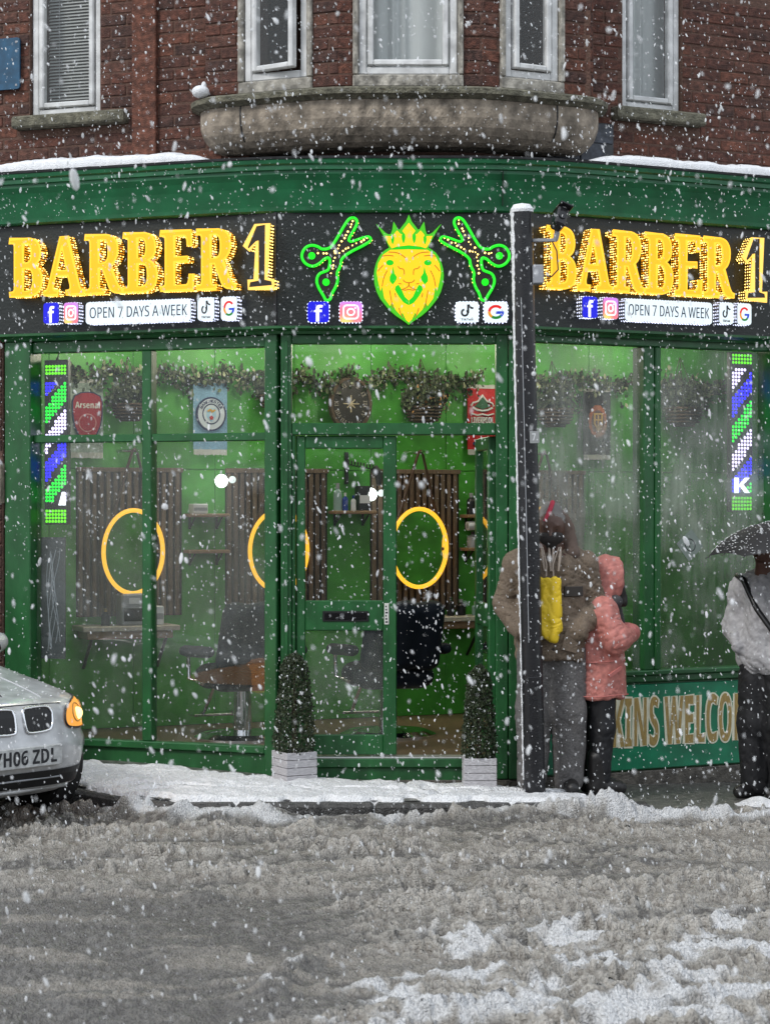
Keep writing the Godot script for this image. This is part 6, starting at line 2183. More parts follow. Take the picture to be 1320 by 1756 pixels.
func build_people():
	var wv: Texture2D = noise_tex.weave
	# ---- person in the brown jacket, hands in the pockets, behind the post
	var s := thing("person", "person in a brown hooded jacket and grey trousers standing behind the black post", "person", Transform3D(Basis(Vector3.UP, -0.06), Vector3(0.985, pave_y(0.985, -12.82) + 0.004, -12.82)))
	var skin := mat("skin_dark", lin(0.085, 0.042, 0.028), 0.5)
	var hd := Vector3(0.0, 1.575, 0.045)
	var look := Vector3(-0.05, -0.28, 1.0)
	var bb := head_bones(hd, look)
	bb.append_array([[Vector3(0, 1.42, 0.0), Vector3(0, 0.95, 0.0), 0.10, 0.12, 0.1], [Vector3(-0.16, 1.36, 0), Vector3(0.16, 1.36, 0), 0.05, 0.05, 0.08]])
	for x in [-1.0, 1.0]:
		bb.append_array([[Vector3(x * 0.18, 1.36, 0), Vector3(x * 0.26, 1.13, -0.04), 0.045, 0.038, 0.03], [Vector3(x * 0.26, 1.13, -0.04), Vector3(x * 0.15, 0.98, 0.08), 0.038, 0.028, 0.02], [Vector3(x * 0.09, 0.92, 0), Vector3(x * 0.11, 0.5, 0.02), 0.075, 0.05, 0.05], [Vector3(x * 0.11, 0.5, 0.02), Vector3(x * 0.11, 0.08, -0.01), 0.05, 0.035, 0.03], [Vector3(x * 0.11, 0.06, -0.02), Vector3(x * 0.12, 0.045, 0.14), 0.03, 0.028, 0.03]])
		bb.append_array(hand_bones(Vector3(x * 0.15, 0.98, 0.08), Vector3(-x * 0.5, -0.6, 0.0), x))
	var body := part("body", bones_mesh(bb, 0.011), skin, s)
	eyes(s, hd, look)
	var cb := []
	for x in [-1.0, 1.0]:
		cb.append_array([[Vector3(x * 0.065, 1.30, 0.0), Vector3(x * 0.072, 0.84, 0.01), 0.125, 0.132, 0.08, 1.12], [Vector3(x * 0.06, 1.36, -0.01), Vector3(x * 0.185, 1.35, -0.01), 0.095, 0.088, 0.06],
			[Vector3(x * 0.195, 1.345, -0.01), Vector3(x * 0.275, 1.115, -0.03), 0.078, 0.064, 0.025], [Vector3(x * 0.275, 1.115, -0.03), Vector3(x * 0.17, 0.965, 0.12), 0.068, 0.054, 0.02]])
	cb.append_array([[Vector3(0, 1.30, 0.02), Vector3(0, 0.86, 0.03), 0.145, 0.145, 0.1, 1.1], [Vector3(-0.09, 1.44, 0.0), Vector3(0.09, 1.44, 0.0), 0.055, 0.055, 0.05], [Vector3(-0.08, 1.44, -0.07), Vector3(0.08, 1.44, -0.07), 0.07, 0.07, 0.06]])
	var jm := mat("jacket_brown", lin(0.21, 0.155, 0.108), 0.75, {"tex": noise_tex.grain, "bump": wv, "depth": 0.2, "scale": Vector3(2, 2, 2), "rim": 0.15})
	part("jacket", bones_mesh(cb, 0.0105, 0.020, 6.0, 3, 0.79), jm, s)
	# jacket front: zip flap, pocket flaps, collar strap
	var z := MB.new()
	z.box(Vector3(-0.018, 0.80, 0.135), Vector3(0.022, 1.38, 0.163), 0.006)
	part("zip_flap", z, jm, s)
	for x in [-1.0, 1.0]:
		z = MB.new()
		z.box(Vector3(-0.06, -0.03, -0.006), Vector3(0.06, 0.03, 0.008), 0.005, Transform3D(Basis(Vector3.UP, x * 0.4), Vector3(x * 0.13, 1.20, 0.135)))
		part("pocket_flap", z, mat("jacket_trim", lin(0.03, 0.024, 0.02), 0.7), s)
	z = MB.new()
	z.tube([Vector3(0.07, 1.41, 0.10), Vector3(0.15, 1.405, 0.07)], [0.013], 7)
	part("collar_strap", z, mat("maroon", lin(0.07, 0.012, 0.012), 0.6), s)
	for x in [-1.0, 1.0]:
		z = MB.new()
		z.box(Vector3(-0.05, -0.07, -0.006), Vector3(0.05, 0.07, 0.008), 0.006, Transform3D(Basis(Vector3.UP, x * 0.45) * Basis(Vector3.BACK, x * -0.25), Vector3(x * 0.115, 0.915, 0.152)))
		part("pocket", z, jm, s)
	z = MB.new()
	for i in 6: z.ball(Vector3(0.012, 0.86 + i * 0.095, 0.166), Vector3(0.008, 0.008, 0.004), 10, 6)
	part("snap_buttons", z, mats.jacket_trim, s)
	# hood gathered round the head
	var hb := []
	for i in 9:
		var g := PI * (-0.05 + 1.1 * i / 8.0)
		var g2 := PI * (-0.05 + 1.1 * (i + 1) / 8.0)
		if i < 8: hb.append([hd + Vector3(cos(g) * 0.100, sin(g) * 0.115 - 0.02, -0.015), hd + Vector3(cos(g2) * 0.100, sin(g2) * 0.115 - 0.02, -0.015), 0.024, 0.024, 0.03])
	hb.append([hd + Vector3(0, 0.0, -0.055), hd + Vector3(0, -0.05, -0.07), 0.095, 0.105, 0.06])
	hb.append([hd + Vector3(0.105, -0.03, -0.01), hd + Vector3(0.125, -0.15, 0.02), 0.030, 0.045, 0.04])
	hb.append([hd + Vector3(-0.105, -0.03, -0.01), hd + Vector3(-0.125, -0.15, 0.02), 0.030, 0.045, 0.04])
	part("hood", bones_mesh(hb, 0.012, 0.012, 10.0, 5), mat("hood_brown", lin(0.11, 0.075, 0.058), 0.8, {"rim": 0.15}), s)
	var hat := []
	hat.append([hd + Vector3(0, 0.055, -0.005), hd + Vector3(0, 0.085, -0.01), 0.088, 0.070, 0.03])
	part("hat", bones_mesh(hat, 0.011, 0.006, 16.0, 2), mat("hat_grey", lin(0.17, 0.16, 0.15), 0.85, {"bump": wv, "depth": 0.2, "scale": Vector3(4, 4, 4)}), s)
	z = MB.new()
	z.tube([hd + Vector3(-0.035, 0.035, 0.085), hd + Vector3(-0.015, 0.085, 0.072), hd + Vector3(0.005, 0.135, 0.040), hd + Vector3(0.01, 0.15, 0.0)], [0.014], 7)
	part("hat_stripe", z, mat("hat_red", lin(0.42, 0.03, 0.06), 0.8), s)
	# beard, scarf ends and cords
	var bd := bones_mesh([[hd + Vector3(-0.04, -0.06, 0.07), hd + Vector3(0.04, -0.06, 0.07), 0.034, 0.034, 0.03], [hd + Vector3(0, -0.07, 0.08), hd + Vector3(0, -0.11, 0.07), 0.036, 0.028, 0.03]], 0.01, 0.006, 30.0, 4)
	part("beard", bd, mat("beard", lin(0.025, 0.02, 0.018), 0.9), s)
	z = MB.new()
	for q in [[-0.055, 0.0], [-0.012, 0.02], [0.012, -0.01], [0.055, 0.01]]:
		z.tube([Vector3(q[0], 1.46, 0.13), Vector3(q[0] * 0.9, 1.40, 0.165), Vector3(q[0] * 0.7 + q[1] * 0.3, 1.32, 0.178)], [0.0065, 0.009, 0.006], 6)
	part("scarf_ends", z, mat("scarf_cream", lin(0.40, 0.33, 0.27), 0.85), s)
	var tb := []
	for x in [-1.0, 1.0]: tb.append_array([[Vector3(x * 0.085, 0.90, 0.0), Vector3(x * 0.105, 0.48, 0.02), 0.120, 0.098, 0.05], [Vector3(x * 0.105, 0.48, 0.02), Vector3(x * 0.112, 0.075, -0.005), 0.098, 0.086, 0.04]])
	part("trousers", bones_mesh(tb, 0.0125, 0.016, 6.0, 6), mat("trousers_grey", lin(0.18, 0.17, 0.165), 0.8, {"tex": noise_tex.grain, "bump": wv, "depth": 0.2, "scale": Vector3(2, 2, 2)}), s)
	for x in [-1.0, 1.0]:
		var sh := bones_mesh([[Vector3(x * 0.112, 0.05, -0.03), Vector3(x * 0.125, 0.042, 0.16), 0.050, 0.042, 0.03], [Vector3(x * 0.112, 0.09, -0.02), Vector3(x * 0.112, 0.05, -0.02), 0.052, 0.05, 0.03]], 0.012)
		part("shoe", sh, mat("shoe_black", lin(0.012, 0.011, 0.011), 0.45), s)
	# yellow bag hanging on cords from the neck
	var bag := thing("bag", "bright yellow cloth bag hung on pale cords in front of the brown jacket", "bag", s.transform)
	var bgb := []
	for i in 6:
		var x := -0.062 + i * 0.021
		bgb.append([Vector3(x, 1.275 - 0.01 * (i % 2), 0.196), Vector3(x * 0.96, 0.97 - 0.05 * minf(i, 3.5) / 3.5 + (0.06 if i > 4 else 0.0), 0.204 + 0.004 * sin(i * 2.0)), 0.014, 0.021, 0.016])
	var bgm := bones_mesh(bgb, 0.007, 0.010, 13.0, 9)
	part("pouch", bgm, mat("bag_yellow", lin(0.72, 0.50, 0.015), 0.6, {"rim": 0.2}), bag)
	z = MB.new()
	z.tube([Vector3(-0.030, 1.29, 0.20), Vector3(-0.028, 1.36, 0.19), Vector3(-0.05, 1.46, 0.14)], [0.004], 5)
	z.tube([Vector3(0.012, 1.29, 0.20), Vector3(0.010, 1.36, 0.19), Vector3(0.045, 1.46, 0.14)], [0.004], 5)
	part("cord", z, mats.scarf_cream, bag)

	# ---- person in the pink coat, turned away to the right
	var px := thing("person", "person in a pink hooded coat and black boots beside the person in brown", "person", Transform3D(Basis(Vector3.UP, 1.75), Vector3(1.262, pave_y(1.262, -12.93) + 0.004, -12.93)))
	var sk2 := mat("skin_mid", lin(0.20, 0.11, 0.075), 0.5)
	hd = Vector3(0.03, 1.285, 0.075)
	look = Vector3(0.1, -0.5, 1.0)
	bb = head_bones(hd, look)
	bb.append_array([[Vector3(0, 1.14, 0.0), Vector3(0, 0.72, 0.0), 0.08, 0.11, 0.1], [Vector3(-0.12, 1.09, 0), Vector3(0.12, 1.09, 0), 0.045, 0.045, 0.06]])
	for x in [-1.0, 1.0]:
		bb.append_array([[Vector3(x * 0.15, 1.09, 0), Vector3(x * 0.20, 0.93, 0.06), 0.04, 0.034, 0.03], [Vector3(x * 0.20, 0.93, 0.06), Vector3(x * 0.07, 0.97, 0.19), 0.034, 0.026, 0.02], [Vector3(x * 0.08, 0.72, 0), Vector3(x * 0.09, 0.40, 0.02), 0.07, 0.045, 0.05], [Vector3(x * 0.09, 0.40, 0.02), Vector3(x * 0.09, 0.08, 0), 0.045, 0.032, 0.03], [Vector3(x * 0.09, 0.06, -0.02), Vector3(x * 0.10, 0.045, 0.12), 0.03, 0.026, 0.03]])
		bb.append_array(hand_bones(Vector3(x * 0.07, 0.97, 0.19), Vector3(-x * 0.8, 0.1, 0.1), x))
	part("body", bones_mesh(bb, 0.011), sk2, px)
	eyes(px, hd, look)
	var pk := mat("coat_pink", lin(0.66, 0.235, 0.195), 0.6, {"tex": noise_tex.blotch, "scale": Vector3(3, 3, 3), "rim": 0.2})
	cb = [[Vector3(0, 1.10, 0.0), Vector3(0, 0.46, 0.0), 0.135, 0.188, 0.08], [Vector3(-0.11, 1.09, 0), Vector3(0.11, 1.09, 0), 0.085, 0.085, 0.06], [Vector3(-0.05, 0.95, 0.01), Vector3(0.05, 0.52, 0.01), 0.14, 0.165, 0.06]]
	for x in [-1.0, 1.0]: cb.append_array([[Vector3(x * 0.155, 1.085, 0.0), Vector3(x * 0.205, 0.93, 0.07), 0.082, 0.080, 0.05], [Vector3(x * 0.205, 0.93, 0.07), Vector3(x * 0.03, 0.96, 0.205), 0.078, 0.056, 0.04]])
	part("coat", bones_mesh(cb, 0.0105, 0.016, 6.0, 12, 0.575), pk, px)
	var trim := mat("coat_trim", lin(0.50, 0.16, 0.14), 0.6)
	for yy in [0.598, 0.80]:
		z = MB.new()
		var hoop := []
		for i in 36:
			var g := TAU * i / 36
			var rr := lerpf(0.194, 0.176, (yy - 0.598) / 0.202)
			hoop.append(Vector3(cos(g) * (rr + 0.012), yy + 0.004 * sin(g * 3.0), sin(g) * rr))
		z.tube(hoop, [0.0035], 5, false, true)
		part("seam", z, trim, px)
	for x in [-1.0, 1.0]:
		part("cuff", bones_mesh([[Vector3(x * 0.06, 0.965, 0.185), Vector3(x * 0.02, 0.962, 0.215), 0.058, 0.056, 0.02]], 0.011), trim, px)
		z = MB.new()
		z.box(Vector3(-0.055, -0.012, -0.006), Vector3(0.055, 0.012, 0.006), 0.004, Transform3D(Basis(Vector3.UP, x * 1.2) * Basis(Vector3.BACK, 0.5), Vector3(x * 0.165, 0.74, 0.075)))
		part("pocket_flap", z, trim, px)
	hb = []
	for i in 9:
		var g := PI * (-0.22 + 1.44 * i / 9.0)
		var g2 := PI * (-0.22 + 1.44 * (i + 1) / 9.0)
		hb.append([hd + Vector3(cos(g) * 0.100, sin(g) * 0.115, 0.055), hd + Vector3(cos(g2) * 0.100, sin(g2) * 0.115, 0.055), 0.020, 0.020, 0.03])
		hb.append([hd + Vector3(cos(g) * 0.085, sin(g) * 0.098, 0.0), hd + Vector3(cos(g2) * 0.085, sin(g2) * 0.098, 0.0), 0.032, 0.032, 0.04])
	hb.append([hd + Vector3(0, 0.02, -0.045), hd + Vector3(0, -0.06, -0.06), 0.105, 0.110, 0.05])
	hb.append([hd + Vector3(0, -0.10, -0.05), hd + Vector3(0, -0.19, -0.06), 0.115, 0.13, 0.05])
	part("hood", bones_mesh(hb, 0.0115, 0.010, 9.0, 15), pk, px)
	var hm := bones_mesh([[hd + Vector3(-0.05, 0.055, 0.055), hd + Vector3(0.05, 0.055, 0.055), 0.04, 0.04, 0.03], [hd + Vector3(0.07, 0.03, 0.05), hd + Vector3(0.06, -0.14, 0.085), 0.026, 0.03, 0.04], [hd + Vector3(-0.07, 0.03, 0.05), hd + Vector3(-0.06, -0.14, 0.085), 0.026, 0.03, 0.04]], 0.011, 0.008, 18.0, 2)
	part("hair", hm, mat("hair_dark", lin(0.015, 0.012, 0.011), 0.6), px)
	var sf := bones_mesh([[Vector3(-0.08, 1.15, 0.10), Vector3(0.08, 1.15, 0.10), 0.045, 0.045, 0.04], [Vector3(0.03, 1.12, 0.13), Vector3(0.04, 1.02, 0.16), 0.04, 0.03, 0.03]], 0.012, 0.008, 14.0, 3)
	part("scarf", sf, mat("scarf_dark", lin(0.05, 0.048, 0.05), 0.85), px)
	tb = []
	for x in [-1.0, 1.0]: tb.append_array([[Vector3(x * 0.075, 0.70, 0.0), Vector3(x * 0.088, 0.40, 0.02), 0.094, 0.074, 0.04], [Vector3(x * 0.088, 0.40, 0.02), Vector3(x * 0.092, 0.10, 0.0), 0.074, 0.056, 0.03]])
	part("trousers", bones_mesh(tb, 0.0125, 0.010, 8.0, 16), mat("trousers_black", lin(0.008, 0.008, 0.010), 0.7), px)
	for x in [-1.0, 1.0]:
		var sh := bones_mesh([[Vector3(x * 0.092, 0.05, -0.03), Vector3(x * 0.10, 0.042, 0.12), 0.048, 0.042, 0.03], [Vector3(x * 0.092, 0.22, -0.01), Vector3(x * 0.092, 0.05, -0.02), 0.066, 0.056, 0.03]], 0.012, 0.006, 14.0, 4)
		part("boot", sh, mats.shoe_black, px)

	# ---- person under the umbrella
	var u := thing("person", "person in a grey hooded top and black trousers holding the dark umbrella", "person", Transform3D(Basis(Vector3.UP, -0.75), Vector3(2.335, pave_y(2.335, -13.1) + 0.004, -13.1)))
	hd = Vector3(0.0, 1.50, 0.03)
	look = Vector3(0, -0.15, 1.0)
	bb = head_bones(hd, look)
	bb.append_array([[Vector3(0, 1.32, 0.0), Vector3(0, 0.86, 0.0), 0.09, 0.11, 0.1], [Vector3(-0.15, 1.28, 0), Vector3(0.15, 1.28, 0), 0.045, 0.045, 0.06]])
	var hands := {-1.0: Vector3(-0.10, 0.93, 0.09), 1.0: Vector3(0.29, 1.13, 0.10)}
	for x in [-1.0, 1.0]:
		bb.append_array([[Vector3(x * 0.17, 1.28, 0), Vector3(x * 0.24, 1.04, -0.02), 0.042, 0.036, 0.03], [Vector3(x * 0.24, 1.04, -0.02), hands[x], 0.036, 0.027, 0.02], [Vector3(x * 0.085, 0.86, 0), Vector3(x * 0.10, 0.46, 0.02), 0.072, 0.048, 0.05], [Vector3(x * 0.10, 0.46, 0.02), Vector3(x * 0.10, 0.08, 0), 0.048, 0.034, 0.03], [Vector3(x * 0.10, 0.06, -0.02), Vector3(x * 0.11, 0.045, 0.13), 0.03, 0.027, 0.03]])
		bb.append_array(hand_bones(hands[x], Vector3(0.4, 0.1, -0.2) if x < 0 else Vector3(0.25, 0.3, 0.5), x))
	part("body", bones_mesh(bb, 0.011), mat("skin_brown", lin(0.12, 0.058, 0.04), 0.5), u)
	eyes(u, hd, look)
	var gm := mat("top_grey", lin(0.54, 0.53, 0.545), 0.8, {"bump": wv, "depth": 0.1, "scale": Vector3(3, 3, 3), "tex": noise_tex.blotch, "rim": 0.2})
	cb = [[Vector3(0, 1.24, 0.01), Vector3(0, 0.88, 0.01), 0.145, 0.150, 0.1], [Vector3(-0.12, 1.27, 0), Vector3(0.12, 1.27, 0), 0.09, 0.09, 0.06], [Vector3(-0.08, 0.86, 0.01), Vector3(0.08, 0.86, 0.01), 0.125, 0.125, 0.05], [Vector3(-0.06, 1.36, -0.08), Vector3(0.06, 1.36, -0.08), 0.075, 0.075, 0.06]]
	for x in [-1.0, 1.0]: cb.append_array([[Vector3(x * 0.175, 1.27, 0.0), Vector3(x * 0.245, 1.04, -0.015), 0.088, 0.084, 0.05], [Vector3(x * 0.245, 1.04, -0.015), (hands[x] if x > 0 else Vector3(-0.13, 0.93, 0.13)), 0.084, 0.050, 0.04]])
	part("top", bones_mesh(cb, 0.0115, 0.020, 6.0, 21, 0.765), gm, u)
	tb = []
	for x in [-1.0, 1.0]: tb.append_array([[Vector3(x * 0.08, 0.86, 0.0), Vector3(x * 0.10, 0.45, 0.02), 0.115, 0.098, 0.05], [Vector3(x * 0.10, 0.45, 0.02), Vector3(x * 0.105, 0.075, 0.0), 0.098, 0.090, 0.04]])
	part("trousers", bones_mesh(tb, 0.0125, 0.016, 6.0, 22), mats.trousers_black, u)
	for x in [-1.0, 1.0]:
		var sh := bones_mesh([[Vector3(x * 0.105, 0.05, -0.03), Vector3(x * 0.115, 0.042, 0.15), 0.050, 0.042, 0.03]], 0.012)
		part("shoe", sh, mats.shoe_black, u)
	var hr := bones_mesh([[hd + Vector3(0, 0.05, -0.03), hd + Vector3(0, -0.02, -0.06), 0.085, 0.075, 0.03]], 0.012, 0.006, 20.0, 5)
	part("hair", hr, mats.hair_dark, u)
	var bp := thing("shoulder_bag", "black shoulder bag worn over the grey hooded top", "bag", u.transform)
	z = MB.new()
	z.tube([Vector3(-0.20, 1.35, 0.05), Vector3(-0.10, 1.33, 0.135), Vector3(0.02, 1.16, 0.175), Vector3(0.15, 0.98, 0.14)], [0.018], 8)
	z.tube([Vector3(-0.20, 1.35, 0.05), Vector3(-0.26, 1.30, -0.09), Vector3(-0.28, 1.10, -0.13)], [0.018], 8)
	part("strap", z, mats.black_plastic, bp)
	part("pouch", bones_mesh([[Vector3(-0.27, 1.10, -0.15), Vector3(-0.25, 0.92, -0.15), 0.075, 0.085, 0.03], [Vector3(-0.15, 1.10, -0.17), Vector3(-0.13, 0.92, -0.17), 0.075, 0.085, 0.06]], 0.015, 0.01, 10.0, 6), mat("bag_black", lin(0.012, 0.012, 0.014), 0.6), bp)
	# umbrella
	var um := thing("umbrella", "dark umbrella flecked with snow held over the person in grey", "umbrella", Transform3D(Basis(Vector3.BACK, 0.05), Vector3(2.50, 0.0, -12.81)))
	var R := 0.51
	var cm := MB.new()
	var ribs := 8
	var seg := 6
	var rows := 9
	var surf := func(g: float, t: float) -> Vector3:
		var f := fposmod(g / TAU * ribs, 1.0)
		var sag := 1.0 - 0.09 * sin(PI * f) * t
		var r := R * sin(t * 1.15) / sin(1.15)
		return Vector3(cos(g) * r * sag, 1.40 + 0.20 * (cos(t * 1.15) - cos(1.15)) / (1.0 - cos(1.15)) + 0.018 * sin(PI * f) * t * t, sin(g) * r * sag)
	var v := PackedVector3Array()
	var ixs := PackedInt32Array()
	var nn := ribs * seg
	for i in nn + 1:
		for j in rows + 1: v.append(surf.call(TAU * i / nn, float(j) / rows))
	for i in nn:
		for j in rows:
			var a := i * (rows + 1) + j
			ixs.append_array(PackedInt32Array([a, a + rows + 1, a + rows + 2, a, a + rows + 2, a + 1]))
	part("canopy", indexed(v, ixs), mat("umbrella_cloth", lin(0.012, 0.012, 0.014), 0.7), um)
	for k in ribs:
		var g := TAU * k / ribs
		z = MB.new()
		var pts := []
		for j in rows + 1: pts.append(surf.call(g, float(j) / rows) - Vector3(0, 0.006, 0))
		pts.append(surf.call(g, 1.0) + Vector3(cos(g) * 0.02, -0.012, sin(g) * 0.02))
		z.tube(pts, [0.0028], 5)
		z.tube([Vector3(0, 1.38, 0), surf.call(g, 0.5) - Vector3(0, 0.008, 0)], [0.0022], 4)
		part("rib", z, mats.black_plastic, um)
	z = MB.new()
	z.tube([Vector3(0, 1.66, 0), Vector3(0, 1.05, 0)], [0.007], 8)
	part("shaft", z, mats.chrome, um)
	z = MB.new()
	z.tube([Vector3(0, 1.20, 0), Vector3(0, 1.06, 0), Vector3(0, 1.03, 0)], [0.014, 0.016, 0.01], 10)
	part("handle", z, mats.black_plastic, um)
	var fl := []
	for i in 900:
		var g := rng.randf() * TAU
		var t := sqrt(rng.randf())
		var q := rng.randf_range(0.3, 1.1)
		fl.append(Transform3D(Basis().scaled(Vector3(1.3, 0.6, 1.3) * q), surf.call(g, t * 0.98) + Vector3(0, 0.002, 0)))
	many("settled_flakes", flake, mats.flake, fl, um)

# ================================================================ the car
func build_car():
	var fwd := Vector3(0.765, 0, 0.644).normalized()
	var nose := Vector3(-1.94, -0.118, -11.62)
	var left := Vector3.UP.cross(fwd).normalized()
	var xf := Transform3D(Basis(left, Vector3.UP, fwd), nose - fwd * 2.10)
	var s := thing("parked_car", "silver hatchback car with an amber headlight glowing at the kerb", "car", xf)
	var silver := mat("car_silver", lin(0.68, 0.69, 0.70), 0.32, {"metal": 0.2, "coat": 0.7, "tex": noise_tex.blotch, "scale": Vector3(1, 1, 1)})
	var N := 96
	# plan outlines stacked from the sills up: [height, half width, front, rear, front corner squareness]
	var lv := [[0.20, 0.80, 1.92, -2.02, 2.6], [0.25, 0.84, 2.02, -2.08, 2.6], [0.32, 0.86, 2.06, -2.10, 2.5], [0.40, 0.868, 2.085, -2.12, 2.5], [0.46, 0.872, 2.10, -2.13, 2.5], [0.50, 0.874, 2.095, -2.13, 2.5], [0.53, 0.872, 2.075, -2.12, 2.5], [0.60, 0.868, 2.06, -2.11, 2.55], [0.66, 0.864, 2.045, -2.10, 2.6], [0.70, 0.858, 2.02, -2.10, 2.6], [0.72, 0.850, 1.97, -2.09, 2.6], [0.74, 0.840, 1.88, -2.09, 2.7], [0.77, 0.825, 1.72, -2.08, 2.8], [0.81, 0.805, 1.48, -2.08, 3.0], [0.845, 0.79, 1.25, -2.07, 3.4], [0.875, 0.785, 1.02, -2.06, 3.8], [0.90, 0.78, 0.86, -2.05, 4.2]]
	var outline := func(l: Array, i: int) -> Vector3:
		var g := TAU * i / N
		var c := cos(g)
		var d := sin(g)
		var e: float = 2.0 / l[4]
		var x: float = signf(c) * pow(absf(c), 2.0 / 5.0 if d < 0 else e * 0.62) * l[1]
		var z: float = signf(d) * pow(absf(d), 2.0 / 5.0 if d < 0 else e)
		return Vector3(x, l[0], z * l[2] if d > 0 else -z * l[3])
	var stack := func(levels: Array, top: bool) -> ArrayMesh:
		var v := PackedVector3Array()
		var ix := PackedInt32Array()
		for l in levels:
			for i in N: v.append(outline.call(l, i))
		for j in levels.size() - 1:
			for i in N:
				var a := j * N + i
				var b := j * N + (i + 1) % N
				ix.append_array(PackedInt32Array([a, a + N, b + N, a, b + N, b]))
		if top:
			var base: int = (levels.size() - 1) * N
			v.append(Vector3(0, levels[-1][0] + 0.008, (levels[-1][2] + levels[-1][3]) * 0.5))
			for i in N: ix.append_array(PackedInt32Array([base + i, v.size() - 1, base + (i + 1) % N]))
		return indexed(v, ix)
	part("body", stack.call(lv, true), silver, s)
	var gh := [[0.895, 0.775, 0.85, -2.03, 4.2], [1.10, 0.735, 0.52, -1.93, 4.4], [1.25, 0.69, 0.22, -1.82, 4.6], [1.36, 0.64, -0.05, -1.70, 4.6], [1.41, 0.58, -0.25, -1.58, 4.6]]
	part("windows", stack.call(gh.slice(0, 4), false), mat("car_glass", lin(0.012, 0.014, 0.016), 0.06), s)
	part("roof", stack.call([[1.345, 0.655, -0.01, -1.72, 4.6], gh[3], gh[4]], true), silver, s)
	# where the nose surface lies at a given place across and height
	var nose_z := func(x: float, y: float) -> float:
		var k := 0
		while k < lv.size() - 2 and lv[k + 1][0] < y: k += 1
		var t: float = clampf((y - lv[k][0]) / (lv[k + 1][0] - lv[k][0]), 0.0, 1.0)
		var hw: float = lerpf(lv[k][1], lv[k + 1][1], t)
		var zf: float = lerpf(lv[k][2], lv[k + 1][2], t)
		var sq: float = lerpf(lv[k][4], lv[k + 1][4], t)
		var c := pow(clampf(absf(x) / hw, 0.0, 1.0), sq / 2.0 / 0.62)
		return zf * pow(sqrt(maxf(0.0, 1.0 - c * c)), 2.0 / sq)
	var skin := func(poly: Array, lift: float, called: String, m: Material, parent: Node, tri_step := 0.03) -> MeshInstance3D:
		# a patch laid over the nose, following its curve
		var b := MB.new()
		var lo := Vector2(1e9, 1e9)
		var hi := -lo
		for p in poly:
			lo = lo.min(p); hi = hi.max(p)
		var nx := int(ceil((hi.x - lo.x) / tri_step))
		var ny := int(ceil((hi.y - lo.y) / tri_step))
		for i in nx:
			for j in ny:
				var c := PackedVector2Array([lo + Vector2(i, j) * tri_step, lo + Vector2(i + 1, j) * tri_step, lo + Vector2(i + 1, j + 1) * tri_step, lo + Vector2(i, j + 1) * tri_step])
				for q in Geometry2D.intersect_polygons(PackedVector2Array(poly), c):
					var st := b.v.size()
					b.face(q, 0.0, true)
					for k in range(st, b.v.size()): b.v[k].z = nose_z.call(b.v[k].x, b.v[k].y) + lift
		for k in range(0, b.v.size(), 3):
			var nn := (b.v[k + 2] - b.v[k]).cross(b.v[k + 1] - b.v[k]).normalized()
			for e in 3: b.n[k + e] = -nn if nn.z < 0 else nn
		return part(called, b, m, parent)
	var line_on := func(pts: Array, lift: float, r: float, called: String, m: Material, parent: Node, closed := false):
		var q := []
		for p in pts: q.append(Vector3(p.x, p.y, nose_z.call(p.x, p.y) + lift))
		var b := MB.new()
		b.tube(q, [r], 7, not closed, closed)
		part(called, b, m, parent)
	var blackp: Material = mats.black_plastic
	# twin grille openings with bright surrounds and upright bars
	for sx in [-1.0, 1.0]:
		var o := []
		for p in [[0.030, 0.675], [0.045, 0.690], [0.20, 0.695], [0.232, 0.680], [0.238, 0.640], [0.225, 0.585], [0.195, 0.562], [0.055, 0.556], [0.034, 0.572]]: o.append(Vector2(sx * p[0], p[1]))
		o = smooth_loop(o, 2)
		var g: MeshInstance3D = skin.call(o, 0.004, "grille", mat("grille_black", lin(0.004, 0.004, 0.005), 0.5), s)
		line_on.call(o, 0.006, 0.008, "grille_surround", mats.chrome, g, true)
		for k in 7: line_on.call([Vector2(sx * (0.06 + k * 0.025), 0.57), Vector2(sx * (0.06 + k * 0.025), 0.685)], 0.003, 0.004, "grille_bar", blackp, g)
		# headlights wrap round the corner
		var h := []
		for p in [[0.33, 0.58], [0.34, 0.66], [0.40, 0.700], [0.55, 0.715], [0.68, 0.712], [0.745, 0.69], [0.785, 0.655], [0.79, 0.60], [0.72, 0.570], [0.55, 0.555], [0.40, 0.560]]: h.append(Vector2(sx * p[0], p[1]))
		h = smooth_loop(h, 2)
		var lit: bool = sx > 0
		var hm := glow("headlight_amber", Color(1.0, 0.68, 0.30), 0.75) if lit else mat("headlight_clear", lin(0.5, 0.5, 0.5), 0.1, {"metal": 0.4})
		var hl: MeshInstance3D = skin.call(h, 0.010, "headlight", hm, s)
		line_on.call(h, 0.008, 0.006, "headlight_seal", blackp, hl, true)
		for c in [[0.46, 0.64, 0.05], [0.60, 0.645, 0.045]]:
			line_on.call(Array(circle(Vector2(sx * c[0], c[1]), c[2], c[2], 18)), 0.012, 0.004, "lamp_ring", mat("lamp_ring", lin(0.45, 0.25, 0.06), 0.3), hl, true)
		if lit:
			var bb := MB.new()
			bb.ball(Vector3(0.47, 0.632, nose_z.call(0.47, 0.632) + 0.004), Vector3(0.040, 0.036, 0.02), 14, 10)
			part("indicator_lamp", bb, glow("indicator_lamp", Color(1.0, 0.86, 0.55), 2.0), hl)
			var ol := OmniLight3D.new()
			ol.name = "headlight_glow"
			ol.light_color = Color(1.0, 0.62, 0.2)
			ol.light_energy = 0.02
			ol.omni_range = 5.0
			ol.light_size = 0.12
			ol.shadow_enabled = true
			hl.add_child(ol)
			ol.position = Vector3(0.66, 0.635, nose_z.call(0.66, 0.635) + 0.06)
